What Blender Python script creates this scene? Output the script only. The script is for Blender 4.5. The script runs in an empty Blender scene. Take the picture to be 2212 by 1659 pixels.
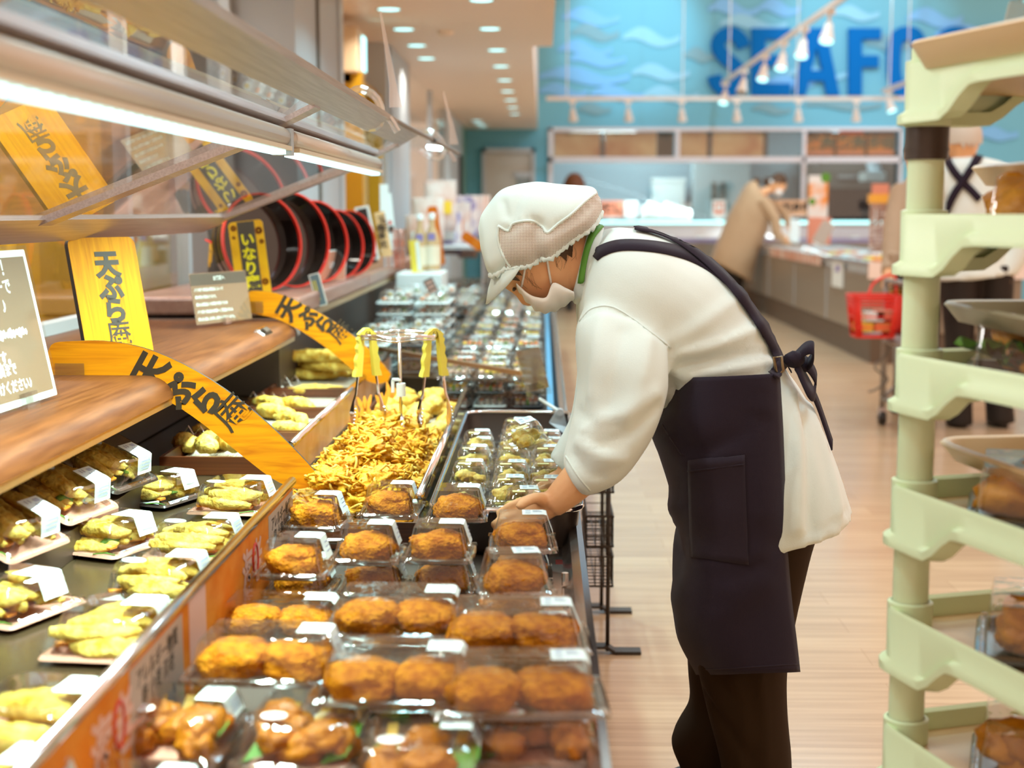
import bpy, bmesh, math, random
from mathutils import Vector, Matrix, noise, Euler
from mathutils.bvhtree import BVHTree
random.seed(7)
S = bpy.context.scene
COL = S.collection
PI = math.pi
# ---------------------------------------------------------------- camera
CAMH, FPX = 1.25, 3000.0
TH = math.atan(372.5 / FPX)
PS = math.atan(66 / FPX * math.cos(TH))
CR = Vector((math.cos(PS), math.sin(PS), 0))
CF = Vector((-math.sin(PS) * math.cos(TH), math.cos(PS) * math.cos(TH), -math.sin(TH)))
CU = CR.cross(CF)
CO = Vector((0, 0, CAMH))
cd = bpy.data.cameras.new('camera')
cam = bpy.data.objects.new('camera', cd)
COL.objects.link(cam)
cd.sensor_width = 36
cd.sensor_fit = 'HORIZONTAL'
cd.lens = 36 * FPX / 2212
cd.clip_start, cd.clip_end = 0.05, 80
cd.dof.use_dof = True
cd.dof.focus_distance = 2.72
cd.dof.aperture_fstop = 3.1
M4 = Matrix((CR, CU, -CF)).transposed().to_4x4()
M4.translation = CO
cam.matrix_world = M4
S.camera = cam
S.view_settings.view_transform = 'Standard'
S.view_settings.look = 'None'
S.view_settings.gamma = 1
S.view_settings.exposure = 0.0
S.cycles.transparent_max_bounces = 24
S.cycles.max_bounces = 7
S.cycles.diffuse_bounces = 3
S.cycles.glossy_bounces = 4
S.cycles.caustics_reflective = False
S.cycles.caustics_refractive = False
S.cycles.sample_clamp_indirect = 4.0
# ---------------------------------------------------------------- light of the hall
wd = bpy.data.worlds.new('hall_ambience')
S.world = wd
wd.use_nodes = True
wd.node_tree.nodes['Background'].inputs[0].default_value = (1.0, 0.655, 0.475, 1)
wd.node_tree.nodes['Background'].inputs[1].default_value = 1.14
COOL = (0.45, 0.82, 1.0)
def area(name, loc, size, power, color=COOL, aim=(0, 0, -1), sy=None, shape=None, spread=None):
    l = bpy.data.lights.new(name, 'AREA')
    l.energy = power
    l.color = color
    l.size = size
    l.shape = shape or ('RECTANGLE' if sy else 'DISK')
    if sy: l.size_y = sy
    if spread: l.spread = spread
    o = bpy.data.objects.new(name, l)
    COL.objects.link(o)
    o.location = loc
    o.rotation_euler = Vector(aim).to_track_quat('-Z', 'Y').to_euler()
    return o
def spot(name, loc, to, power, color=COOL, angle=60, blend=.7, r=.04):
    l = bpy.data.lights.new(name, 'SPOT')
    l.energy = power
    l.color = color
    l.spot_size = math.radians(angle)
    l.spot_blend = blend
    l.shadow_soft_size = r
    o = bpy.data.objects.new(name, l)
    COL.objects.link(o)
    o.location = loc
    o.rotation_euler = (Vector(to) - Vector(loc)).to_track_quat('-Z', 'Y').to_euler()
    return o
# lamps of the high hall ceiling above the aisle, then two rows of soffit downlights
area('aisle_lamp', (1.7, 2.2, 4.6), 1.0, 44, aim=(-.12, .06, -1))
area('aisle_lamp', (1.8, 6.5, 4.6), 1.8, 70)
area('aisle_lamp', (2.2, 12.0, 4.6), 2.0, 100)
area('aisle_lamp', (6.6, 15.0, 4.6), 2.0, 120)
for yy in (1.35, 2.5, 3.7, 4.9, 6.3, 8.85, 11.5, 15.0):
    area('soffit_lamp', (-.33, yy, 2.36), .11, 3.4 if yy < 3 else 7 if yy < 4.5 else 17, color=(.55, .92, .97), spread=2.4)
for yy in (2.0, 4.5, 8.0, 10.5):
    area('soffit_lamp', (-.87, yy, 2.36), .11, 6, color=(1, .93, .8), spread=2.4)
# ---------------------------------------------------------------- helpers
def unpx(x, y, X=None, Y=None, Z=None):
    d = CF + CR * ((x - 1106) / FPX) + CU * ((829.5 - y) / FPX)
    if X is not None: t = X / d.x
    elif Y is not None: t = Y / d.y
    else: t = (Z - CAMH) / d.z
    return CO + d * t
def V(*a): return Vector(a)
class MB:
    def __init__(s): s.v, s.f, s.m = [], [], []
    def add(s, vs, fs, mi=0):
        n = len(s.v)
        s.v += [Vector(v) for v in vs]
        s.f += [tuple(i + n for i in f) for f in fs]
        s.m += [mi] * len(fs)
        return s
    def box(s, x0, x1, y0, y1, z0, z1, mi=0):
        return s.add([(x0,y0,z0),(x1,y0,z0),(x1,y1,z0),(x0,y1,z0),(x0,y0,z1),(x1,y0,z1),(x1,y1,z1),(x0,y1,z1)],
                     [(0,3,2,1),(4,5,6,7),(0,1,5,4),(1,2,6,5),(2,3,7,6),(3,0,4,7)], mi)
    def bar(s, a, b, w, h, up=(0,0,1), mi=0):
        a, b = Vector(a), Vector(b)
        d = (b - a).normalized()
        x = d.cross(Vector(up)).normalized() * w / 2
        z = x.cross(d).normalized() * h / 2
        vs = [a-x-z,a+x-z,b+x-z,b-x-z,a-x+z,a+x+z,b+x+z,b-x+z]
        return s.add(vs, [(0,3,2,1),(4,5,6,7),(0,1,5,4),(1,2,6,5),(2,3,7,6),(3,0,4,7)], mi)
    def loft(s, rings, cap=True, mi=0, closed=True, loop=False):
        n = len(rings[0]); vs = [p for r in rings for p in r]; fs = []
        m = len(rings)
        for i in range(m if loop else m - 1):
            for j in range(n if closed else n - 1):
                a, b = i*n+j, i*n+(j+1) % n
                c, d = ((i+1) % m)*n+(j+1) % n, ((i+1) % m)*n+j
                fs.append((a, b, c, d))
        if cap and closed and not loop:
            fs.append(tuple(range(n))[::-1]); fs.append(tuple((m-1)*n+j for j in range(n)))
        return s.add(vs, fs, mi)
    def tube(s, pts, r, n=8, cap=True, mi=0, loop=False):
        pts = [Vector(p) for p in pts]; rings = []; m = len(pts)
        up = None
        for i, p in enumerate(pts):
            if loop: d = pts[(i+1) % m] - pts[i-1]
            else: d = pts[min(i+1, m-1)] - pts[max(i-1, 0)]
            d.normalize()
            if up is None: up = d.orthogonal().normalized()
            up = (up - d * up.dot(d)).normalized()
            w = d.cross(up)
            rr = r[i] if isinstance(r, (list, tuple)) else r
            rings.append([p + (up*math.cos(2*PI*k/n) + w*math.sin(2*PI*k/n)) * rr for k in range(n)])
        return s.loft(rings, cap, mi, loop=loop)
    def lathe(s, prof, n=24, c=(0,0,0), mi=0, ax=None, cap=False):
        c = Vector(c); q = Vector(ax).to_track_quat('Z', 'Y') if ax else None
        rings = []
        for r, z in prof:
            ring = [Vector((r*math.cos(2*PI*k/n), r*math.sin(2*PI*k/n), z)) for k in range(n)]
            rings.append([c + (q @ p if q else p) for p in ring])
        return s.loft(rings, cap, mi)
    def prism(s, out, O, U, W, N, t, mi=0):
        O, U, W, N = Vector(O), Vector(U), Vector(W), Vector(N)
        a = [O + U*x + W*y for x, y in out]; b = [p + N*t for p in a]; n = len(a)
        return s.add(a + b, [tuple(range(n))[::-1], tuple(range(n, 2*n))] + [(i, (i+1) % n, n+(i+1) % n, n+i) for i in range(n)], mi)
    def ribbon(s, pts, ws, mi=0):
        vs = []
        for p, w in zip(pts, ws): vs += [Vector(p) - Vector(w), Vector(p) + Vector(w)]
        return s.add(vs, [(2*i, 2*i+1, 2*i+3, 2*i+2) for i in range(len(pts)-1)], mi)
    def mesh(s, name, mats, smooth=False, origin=None, ang=None):
        me = bpy.data.meshes.new(name)
        o = Vector(origin) if origin is not None else Vector()
        me.from_pydata([tuple(v - o) for v in s.v], [], s.f)
        for m in (mats if isinstance(mats, (list, tuple)) else [mats]): me.materials.append(m)
        me.polygons.foreach_set('material_index', s.m)
        if smooth: me.polygons.foreach_set('use_smooth', [True] * len(me.polygons))
        me.update()
        if smooth and ang: me.set_sharp_from_angle(angle=math.radians(ang))
        return me
    def build(s, name, mats, parent=None, smooth=False, origin=None, ang=None, recalc=True):
        if origin is None and parent is not None and parent.get('_w'): origin = parent.location
        me = s.mesh(name, mats, smooth, origin, None)
        if recalc:
            bm = bmesh.new(); bm.from_mesh(me); bmesh.ops.recalc_face_normals(bm, faces=bm.faces); bm.to_mesh(me); bm.free()
        if smooth and ang: me.set_sharp_from_angle(angle=math.radians(ang))
        return link(name, me, parent)
def link(name, me, parent=None):
    o = bpy.data.objects.new(name, me); COL.objects.link(o)
    if parent is not None: o.parent = parent
    return o
def tag(o, label=None, cat=None, group=None, kind=None):
    if label: o['label'] = label
    if cat: o['category'] = cat
    if group: o['group'] = group
    if kind: o['kind'] = kind
    return o
def thing(name, label, cat, loc=(0,0,0), rz=0, group=None, world=False):
    """Empty at the base of a thing; with world=True its parts are authored in world coordinates."""
    o = bpy.data.objects.new(name, None); COL.objects.link(o)
    o.empty_display_size = .05
    o.location = loc; o.rotation_euler = (0, 0, rz)
    if world: o['_w'] = 1
    return tag(o, label, cat, group)
def struct(o): o['kind'] = 'structure'; return o
def copy_tree(o, parent=None):
    c = o.copy(); COL.objects.link(c)
    if parent is not None: c.parent = parent
    for ch in list(o.children): copy_tree(ch, c)
    return c
def bevel(o, w, seg=2, ang=35):
    m = o.modifiers.new('bevel', 'BEVEL'); m.width = w; m.segments = seg; m.limit_method = 'ANGLE'; m.angle_limit = math.radians(ang)
    return o
def mod_apply(o):
    dg = bpy.context.evaluated_depsgraph_get()
    me = bpy.data.meshes.new_from_object(o.evaluated_get(dg))
    o.modifiers.clear(); o.data = me
    return o
def ico(sub=3):
    bm = bmesh.new(); bmesh.ops.create_icosphere(bm, subdivisions=sub, radius=1)
    vs = [v.co.copy() for v in bm.verts]; fs = [tuple(v.index for v in f.verts) for f in bm.faces]; bm.free()
    return vs, fs
ICO = {k: ico(k) for k in (2, 3, 4, 5)}
def rrect(w, h, r, n=4):
    out = []
    for cx, cy, a0 in ((w/2-r, h/2-r, 0), (-w/2+r, h/2-r, 90), (-w/2+r, -h/2+r, 180), (w/2-r, -h/2+r, 270)):
        for k in range(n+1):
            a = math.radians(a0 + 90*k/n); out.append((cx + r*math.cos(a), cy + r*math.sin(a)))
    return out
def spline(pts, n):
    """Catmull-Rom through points."""
    pts = [Vector(p) for p in pts]; out = []
    P = [pts[0]*2 - pts[1]] + pts + [pts[-1]*2 - pts[-2]]
    m = len(pts) - 1
    for k in range(n):
        t = k/(n-1)*m; i = min(int(t), m-1); t -= i
        a, b, c, d = P[i], P[i+1], P[i+2], P[i+3]
        out.append(.5*((2*b) + (c-a)*t + (2*a-5*b+4*c-d)*t*t + (3*b-a-3*c+d)*t**3))
    return out
# ---------------------------------------------------------------- lettering
TXT = {}
def text_mesh(s, size=1.0, extrude=.01, offset=0.0, align='CENTER', spacing=1.0, line=1.0, bold=False):
    key = (s, size, extrude, offset, align, spacing, line)
    if key in TXT: return TXT[key]
    c = bpy.data.curves.new('lettering', 'FONT'); c.body = s; c.size = size; c.extrude = extrude; c.offset = offset
    c.align_x = align; c.align_y = 'CENTER'; c.space_character = spacing; c.space_line = line; c.resolution_u = 3
    o = bpy.data.objects.new('lettering', c); COL.objects.link(o)
    dg = bpy.context.evaluated_depsgraph_get()
    me = bpy.data.meshes.new_from_object(o.evaluated_get(dg))
    bpy.data.objects.remove(o); bpy.data.curves.remove(c)
    me.name = 'lettering'; me.materials.clear()
    TXT[key] = me
    return me
def lettering(s, parent, M, mat, size, extrude=.0008, offset=0.0, align='CENTER', name='lettering', **k):
    """Text as a thin mesh; M places its x-right / y-up plane in the parent's space."""
    me = text_mesh(s, size, extrude, offset, align, **k).copy(); me.materials.append(mat)
    me.transform(M)
    if parent is not None and parent.get('_w'): me.transform(Matrix.Translation(-parent.location))
    me.update()
    return link(name, me, parent)
def frame(O, U, W):
    U = Vector(U).normalized(); W = Vector(W); W = (W - U*W.dot(U)).normalized(); N = U.cross(W)
    m = Matrix((U, W, N)).transposed().to_4x4(); m.translation = Vector(O)
    return m
# ---------------------------------------------------------------- materials
MATS = {}
def mat(name, col, rough=.5, metal=0.0, col2=None, nscale=6.0, stretch=(1,1,1), detail=3.0, lo=.35, hi=.65, bump=0.0, bscale=None, spec=.5,
        emit=None, es=0.0, dist=0.0, coords='Object', coat=0.0, sheen=0.0, aniso=0.0, rvar=0.0, wave=False, bstretch=None):
    m = bpy.data.materials.new(name); m.use_nodes = True; MATS[name] = m
    nt = m.node_tree; b = nt.nodes['Principled BSDF']; L = nt.links.new
    def I(k, v): b.inputs[k].default_value = v
    I('Base Color', (*col, 1)); I('Roughness', rough); I('Metallic', metal); I('Specular IOR Level', spec)
    if coat: I('Coat Weight', coat); I('Coat Roughness', .08)
    if sheen: I('Sheen Weight', sheen)
    if emit: I('Emission Color', (*emit, 1)); I('Emission Strength', es)
    def tex(scale, st):
        tc = nt.nodes.new('ShaderNodeTexCoord'); mp = nt.nodes.new('ShaderNodeMapping')
        mp.inputs['Scale'].default_value = st; L(tc.outputs[coords], mp.inputs[0])
        if wave:
            n = nt.nodes.new('ShaderNodeTexWave'); n.inputs['Scale'].default_value = scale; n.inputs['Distortion'].default_value = dist
            n.inputs['Detail'].default_value = detail; n.bands_direction = 'X'; L(mp.outputs[0], n.inputs[0])
            return n
        n = nt.nodes.new('ShaderNodeTexNoise'); n.inputs['Scale'].default_value = scale; n.inputs['Detail'].default_value = detail
        n.inputs['Distortion'].default_value = dist; L(mp.outputs[0], n.inputs[0])
        return n
    if col2:
        n = tex(nscale, stretch); r = nt.nodes.new('ShaderNodeValToRGB'); e = r.color_ramp.elements
        e[0].position, e[1].position = lo, hi; e[0].color, e[1].color = (*col, 1), (*col2, 1)
        L(n.outputs[1 if n.bl_idname == 'ShaderNodeTexWave' else 0], r.inputs[0]); L(r.outputs[0], b.inputs['Base Color'])
        if rvar:
            q = nt.nodes.new('ShaderNodeMapRange'); q.inputs['To Min'].default_value = rough - rvar; q.inputs['To Max'].default_value = rough + rvar
            L(n.outputs[0], q.inputs[0]); L(q.outputs[0], b.inputs['Roughness'])
    if bump:
        w0 = wave; wave = False
        n = tex(bscale or nscale, bstretch or stretch); bp = nt.nodes.new('ShaderNodeBump'); bp.inputs['Strength'].default_value = bump
        bp.inputs['Distance'].default_value = .01; L(n.outputs[0], bp.inputs['Height']); L(bp.outputs[0], b.inputs['Normal'])
        wave = w0
    return m
def clear(name, tint=(.97,.98,.97), gloss=.10, rim=.55, rough=.06, gcol=(1,1,1), bump=0.0, bscale=20):
    """Thin clear plastic or glass: see-through with a sharp sheen that grows at grazing angles."""
    m = bpy.data.materials.new(name); m.use_nodes = True; nt = m.node_tree; nt.nodes.clear(); L = nt.links.new
    o = nt.nodes.new('ShaderNodeOutputMaterial'); t = nt.nodes.new('ShaderNodeBsdfTransparent'); g = nt.nodes.new('ShaderNodeBsdfGlossy')
    mx = nt.nodes.new('ShaderNodeMixShader'); lw = nt.nodes.new('ShaderNodeLayerWeight'); mr = nt.nodes.new('ShaderNodeMapRange')
    t.inputs[0].default_value = (*tint, 1); g.inputs[0].default_value = (*gcol, 1); g.inputs['Roughness'].default_value = rough
    lw.inputs[0].default_value = .35; mr.inputs['To Min'].default_value = gloss; mr.inputs['To Max'].default_value = rim
    L(lw.outputs['Facing'], mr.inputs[0]); L(mr.outputs[0], mx.inputs[0]); L(t.outputs[0], mx.inputs[1]); L(g.outputs[0], mx.inputs[2]); L(mx.outputs[0], o.inputs[0])
    if bump:
        n = nt.nodes.new('ShaderNodeTexNoise'); n.inputs['Scale'].default_value = bscale; bp = nt.nodes.new('ShaderNodeBump')
        tc = nt.nodes.new('ShaderNodeTexCoord'); L(tc.outputs['Object'], n.inputs[0])
        bp.inputs['Strength'].default_value = bump; bp.inputs['Distance'].default_value = .02; L(n.outputs[0], bp.inputs['Height']); L(bp.outputs[0], g.inputs['Normal'])
    MATS[name] = m
    return m
def glow(name, col, s):
    m = bpy.data.materials.new(name); m.use_nodes = True; nt = m.node_tree; nt.nodes.clear()
    o = nt.nodes.new('ShaderNodeOutputMaterial'); e = nt.nodes.new('ShaderNodeEmission')
    e.inputs[0].default_value = (*col, 1); e.inputs[1].default_value = s; nt.links.new(e.outputs[0], o.inputs[0]); MATS[name] = m
    return m
WHITE = mat('white_plastic', (.85,.9,.88), .4)
STEEL = mat('brushed_steel', (.50,.45,.46), .34, .62, col2=(.62,.57,.58), nscale=4, stretch=(60,1,60), bump=.02)
CHROME = mat('chrome', (.85,.84,.84), .12, 1.0)
LED = glow('lit_led_diffuser', (.62,1,1), 2.2)
LAMPGLOW = glow('lit_lamp_face', (.22,.45,.45), 5)
BROWNWOOD = mat('brown_wood_laminate', (.095,.026,.006), .40, spec=.16, col2=(.17,.055,.016), nscale=3, stretch=(26,1.6,20), detail=6)
MAUVEWOOD = mat('mauve_wood_laminate', (.30,.14,.10), .35, col2=(.36,.18,.13), nscale=3, stretch=(20,1.2,20), coat=.2)
BLACK = mat('black_plastic', (.018,.014,.013), .35)
DARK = mat('dark_lining', (.06,.035,.022), .45)
DECK = mat('grey_deck', (.12,.10,.085), .30, .3)
PLAST = clear('clear_pack_plastic', (.95,.96,.95), .055, .5, .05, bump=.10, bscale=26)
GLASS = clear('clear_glass', (.95,.97,.96), .05, .45, .01)
MIRGLASS = clear('mirror_glass', (.95,.93,.90), .34, .72, .01, gcol=(1,.96,.92))
CLIPM = clear('frosted_clear_clip', (.97,.98,.98), .22, .8, .18)
ACRYL = clear('clear_acrylic', (.92,.93,.92), .10, .6, .04)
SLEEVE = clear('clear_card_sleeve', (.97,.97,.96), .015, .10, .05)
LABEL = mat('white_label', (.84,.97,.97), .5)
PRINT = mat('label_print', (.35,.40,.60), .6)
INK = mat('black_ink', (.035,.022,.012), .55)
SIGNWOOD = mat('golden_sign_wood', (.82,.37,.006), .55, spec=.15, col2=(.52,.16,.004), nscale=2.0, stretch=(30,1.6,1), detail=5, lo=.40, hi=.80, dist=1.2)
# ---------------------------------------------------------------- setting
def floor_mat():
    m = mat('pale_wood_plank_floor', (.74,.50,.29), .20, spec=.45)
    nt = m.node_tree; L = nt.links.new; b = nt.nodes['Principled BSDF']
    tc = nt.nodes.new('ShaderNodeTexCoord'); br = nt.nodes.new('ShaderNodeTexBrick')
    br.inputs['Color1'].default_value = (.66,.46,.285,1); br.inputs['Color2'].default_value = (.58,.385,.235,1); br.inputs['Mortar'].default_value = (.50,.32,.18,1)
    br.inputs['Scale'].default_value = 1; br.inputs['Mortar Size'].default_value = .0015; br.inputs['Brick Width'].default_value = .92; br.inputs['Row Height'].default_value = .15
    L(tc.outputs['Object'], br.inputs[0])
    mp = nt.nodes.new('ShaderNodeMapping'); mp.inputs['Scale'].default_value = (1.1, 26, 1); L(tc.outputs['Object'], mp.inputs[0])
    n = nt.nodes.new('ShaderNodeTexNoise'); n.inputs['Scale'].default_value = 1.6; n.inputs['Detail'].default_value = 5; L(mp.outputs[0], n.inputs[0])
    r = nt.nodes.new('ShaderNodeValToRGB'); e = r.color_ramp.elements; e[0].position, e[1].position = .34, .62
    e[0].color, e[1].color = (.74,.68,.60,1), (1.1,1.08,1.05,1); L(n.outputs[0], r.inputs[0])
    mx = nt.nodes.new('ShaderNodeMixRGB'); mx.blend_type = 'MULTIPLY'; mx.inputs[0].default_value = .6
    L(br.outputs[0], mx.inputs[1]); L(r.outputs[0], mx.inputs[2]); L(mx.outputs[0], b.inputs['Base Color'])
    bp = nt.nodes.new('ShaderNodeBump'); bp.inputs['Strength'].default_value = .03; L(n.outputs[0], bp.inputs['Height']); L(bp.outputs[0], b.inputs['Normal'])
    return m
FLOORM = floor_mat()
struct(MB().box(-1.4, 9, -1, 22.6, -.05, 0).build('floor', FLOORM))
SOFFIT = mat('cream_soffit_paint', (.96,.77,.62), .45)
GREYP = mat('grey_wall_panel', (.46,.51,.56), .4)
GREYL = mat('light_grey_frame', (.55,.60,.64), .35, .2)
BEIGE = mat('warm_beige_wall', (.78,.60,.40), .30)
YELLOWP = mat('mustard_yellow_trim', (.55,.30,.008), .4)
TEAL = mat('teal_wall_paint', (.19,.51,.66), .8, spec=.1)
WAVEB = mat('sky_blue_wave_paint', (.20,.52,.90), .6)
WAVEP = mat('pale_blue_wave_paint', (.28,.62,.82), .6)
WAVED = mat('slate_wave_paint', (.20,.40,.48), .6)
LETTERB = mat('deep_blue_letter', (.001,.15,.50), .7, spec=.1)
DOORM = mat('off_white_door', (.62,.58,.52), .4)
FRAMEW = mat('white_window_frame', (.78,.78,.84), .35)
KITW = mat('blue_grey_kitchen_wall', (.42,.54,.60), .5)
# soffit ceiling: a wider near part and a narrower far part, with the upstand that faces the hall
b = MB(); b.box(-1.5, .066, -1, 9.8, 2.38, 2.46); b.box(-1.5, -.072, 9.8, 19.5, 2.38, 2.46)
b.box(-.012, .066, -1, 9.8, 2.46, 5.2); b.box(-.15, -.072, 9.8, 19.5, 2.46, 5.2); b.box(-.15, .066, 9.72, 9.8, 2.46, 5.2)
struct(b.build('ceiling', SOFFIT))
# ---- teal end wall with its painted waves
YW = 19.5
def wx(px): return unpx(px, 400, Y=YW).x
def wz(py): return unpx(1400, py, Y=YW).z
b = MB()
x0, x1, zt, zb = wx(1187), wx(1948), wz(277), 1.0
b.box(-1.45, x0, YW, YW+.12, 0, 5.2); b.box(x1, 9, YW, YW+.12, 0, 5.2); b.box(x0, x1, YW, YW+.12, zt, 5.2); b.box(x0, x1, YW, YW+.12, 0, zb)
def wave(px0, px1, py, th, amp, mi, tilt=0.0):
    n = 18; up, dn = [], []
    for i in range(n):
        t = i/(n-1); x = px0 + (px1-px0)*t
        c = py + tilt*(t-.5) - amp*math.sin(t*2*PI)*.5
        w = th*(.28 + .72*math.sin(min(1, t*1.25)*PI*.8 + .2)**2)
        up.append((x, c - w*.5)); dn.append((x, c + w*.5))
    pts = [unpx(x, y, Y=YW-.003-.0006*len(b.f)) for x, y in up + dn[::-1]]
    b.add(pts, [tuple(range(len(pts)))], mi)
for a in ((1215,1340,38,34,16,1),(1235,1338,72,32,18,3),(1205,1322,108,30,16,1),(1232,1352,128,34,14,1),(1165,1360,166,34,18,1),(1345,1470,82,34,20,2),(1365,1490,158,32,16,2),
          (1165,1270,198,30,14,1),(1275,1400,203,30,14,1),(1390,1510,205,30,16,2),(1250,1320,236,26,6,3),(1480,1545,120,32,10,3),(1530,1640,20,34,18,1),(1640,1730,18,34,16,1),
          (1555,1700,52,30,18,2),(1700,1830,160,30,16,2),(1625,1710,236,22,10,3),(1740,1905,226,24,12,3),(1870,1965,95,36,16,3),(1960,2080,40,36,18,1),(2020,2190,75,36,18,1),(2110,2200,290,30,8,1),
          (1660,1760,178,26,14,1),(1800,1900,30,30,14,2)): wave(*a)
struct(b.build('wall_back', [TEAL, WAVEB, WAVEP, WAVED], recalc=False))
# ---- letters, each cut as a thick plate
def plate(name, polys, holes, cx, par, t=.07):
    bm = bmesh.new()
    for poly in polys:
        vs = [bm.verts.new(unpx(x, y, Y=YW-.02)) for x, y in poly]
        es = [bm.edges.new((vs[i], vs[(i+1) % len(vs)])) for i in range(len(vs))]
    for poly in holes:
        vs = [bm.verts.new(unpx(x, y, Y=YW-.02)) for x, y in poly]
        es += [bm.edges.new((vs[i], vs[(i+1) % len(vs)])) for i in range(len(vs))]
    g = bmesh.ops.triangle_fill(bm, edges=bm.edges[:], use_beauty=True)
    r = bmesh.ops.extrude_face_region(bm, geom=bm.faces[:])
    for v in r['geom']:
        if isinstance(v, bmesh.types.BMVert): v.co.y -= t
    bmesh.ops.recalc_face_normals(bm, faces=bm.faces)
    me = bpy.data.meshes.new(name); bm.to_mesh(me); bm.free(); me.materials.append(LETTERB)
    return link(name, me, par)
def rbox(x0, x1, y0, y1): return [(x0,y0),(x1,y0),(x1,y1),(x0,y1)]
sign = tag(thing('wall_sign', 'x', 'sign'), 'big blue raised SEAFOOD letters on the teal end wall', 'sign')
def o_letter(cx):
    def sup(rx, ry, n=28): return [(cx + rx*math.copysign(abs(math.cos(a))**.75, math.cos(a)), 134 + ry*math.copysign(abs(math.sin(a))**.75, math.sin(a))) for a in (2*PI*k/n for k in range(n))]
    plate('letter', [sup(44, 76)], [sup(15, 47)], cx, sign)
def s_letter():
    P = spline([(1606,103,0),(1597,84,0),(1578,73,0),(1556,82,0),(1550,103,0),(1566,126,0),(1590,146,0),(1598,170,0),(1585,190,0),(1564,194,0),(1547,180,0),(1542,164,0)], 40)
    L, R = [], []
    for i, p in enumerate(P):
        d = (P[min(i+1, 39)] - P[max(i-1, 0)]).normalized(); q = V(-d.y, d.x, 0); w = 14.5
        L.append(tuple((p + q*w).xy)); R.append(tuple((p - q*w).xy))
    plate('letter', [L + R[::-1]], [], 0, sign)
s_letter()
plate('letter', [[(1622,62),(1706,62),(1706,86),(1652,86),(1652,120),(1698,120),(1698,144),(1652,144),(1652,181),(1706,181),(1706,206),(1622,206)]], [], 0, sign)
plate('letter', [[(1745,62),(1782,62),(1812,206),(1784,206),(1778,176),(1746,176),(1739,206),(1711,206)]], [[(1763,104),(1774,153),(1751,153)]], 0, sign)
plate('letter', [[(1831,62),(1901,62),(1901,86),(1860,86),(1860,121),(1896,121),(1896,146),(1860,146),(1860,206),(1831,206)]], [], 0, sign)
o_letter(1958); o_letter(2062)
plate('letter', [[(2122,62),(2160,62),(2180,66),(2198,82),(2206,112),(2206,156),(2198,186),(2180,202),(2160,206),(2122,206)]], [[(2150,88),(2162,88),(2174,98),(2178,116),(2178,152),(2174,170),(2162,180),(2150,180)]], 0, sign)
# ---- the kitchen window in the end wall
def wbox(b, p0, p1, q0, q1, y0, y1, mi=0):
    A, B = unpx(p0, q1, Y=YW), unpx(p1, q0, Y=YW); b.box(A.x, B.x, y0, y1, A.z, B.z, mi)
win = struct(thing('window_1', None, None))
b = MB()
for a in ((1184,1950,275,283),(1184,1950,339,351),(1184,1194,275,470),(1938,1950,275,470),(1729,1741,283,470),(1459,1468,283,340)): wbox(b, *a, YW-.05, YW+.05)
b.build('window_frame', FRAMEW, win)
b = MB(); wbox(b, 1194, 1938, 283, 470, YW+.055, YW+.06); b.build('pane', GLASS, win)
MENU = mat('menu_photo_print', (.62,.25,.10), .5, col2=(.98,.70,.36), nscale=2.2, detail=4, lo=.3, hi=.75)
MENUD = mat('menu_dark_board', (.07,.045,.02), .5)
for i, (p0, p1, lab) in enumerate(((1196,1297,'brown picture menu poster at the left end of the strip over the kitchen window'),(1308,1420,'wide brown picture menu panel second in the strip over the kitchen window'),
        (1468,1530,'narrow brown picture menu panel just right of the short window post'),(1540,1652,'wide brown picture menu panel left of the bare glass over the kitchen window'))):
    b = MB(); wbox(b, p0, p1, 284, 338, YW+.10, YW+.13); tag(b.build('menu_poster', MENU), lab, 'menu poster', 'picture menu posters over the kitchen window')
b = MB(); 
for a in ((1297,1308,284,338),(1420,1458,284,338),(1530,1540,284,338),(1652,1662,284,338)): wbox(b, *a, YW+.12, YW+.14)
struct(b.build('trim_1', MENUD))
ORANGEB = mat('orange_board', (.80,.26,.012), .45, col2=(.70,.17,.03), nscale=3, stretch=(1,1,14))
PINKB = mat('salmon_strip', (.72,.26,.16), .5)
GREENINK = mat('grey_green_ink', (.13,.11,.05), .6)
bd = tag(thing('header_board', 'x', 'board'), 'dark board with red strip behind the three orange menu boards', 'board')
b = MB(); wbox(b, 1743, 1938, 284, 338, YW+.10, YW+.13); b.build('board', MENUD, bd)
b = MB(); wbox(b, 1815, 1868, 282, 290, YW+.075, YW+.1); b.build('red_strip', mat('red_strip', (.75,.09,.03), .5), bd)
for (p0, p1, t, lab) in ((1743,1804,'焼魚','orange menu board nearest the window post'),(1810,1871,'煮魚','orange menu board in the middle of the three'),(1877,1935,'寿司','orange menu board at the right end over the kitchen window')):
    w = thing('menu_board', lab, 'menu board', group='orange menu boards over the kitchen window')
    b = MB(); wbox(b, p0, p1, 292, 335, YW+.07, YW+.095); b.build('board', ORANGEB, w)
    b = MB(); wbox(b, p0+2, p1-4, 328, 334, YW+.065, YW+.07); b.build('strip', PINKB, w)
    lettering(t, w, frame(unpx((p0+p1)/2, 311, Y=YW+.066), (1,0,0), (0,0,1)), GREENINK, .19, .002, .012)
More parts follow.
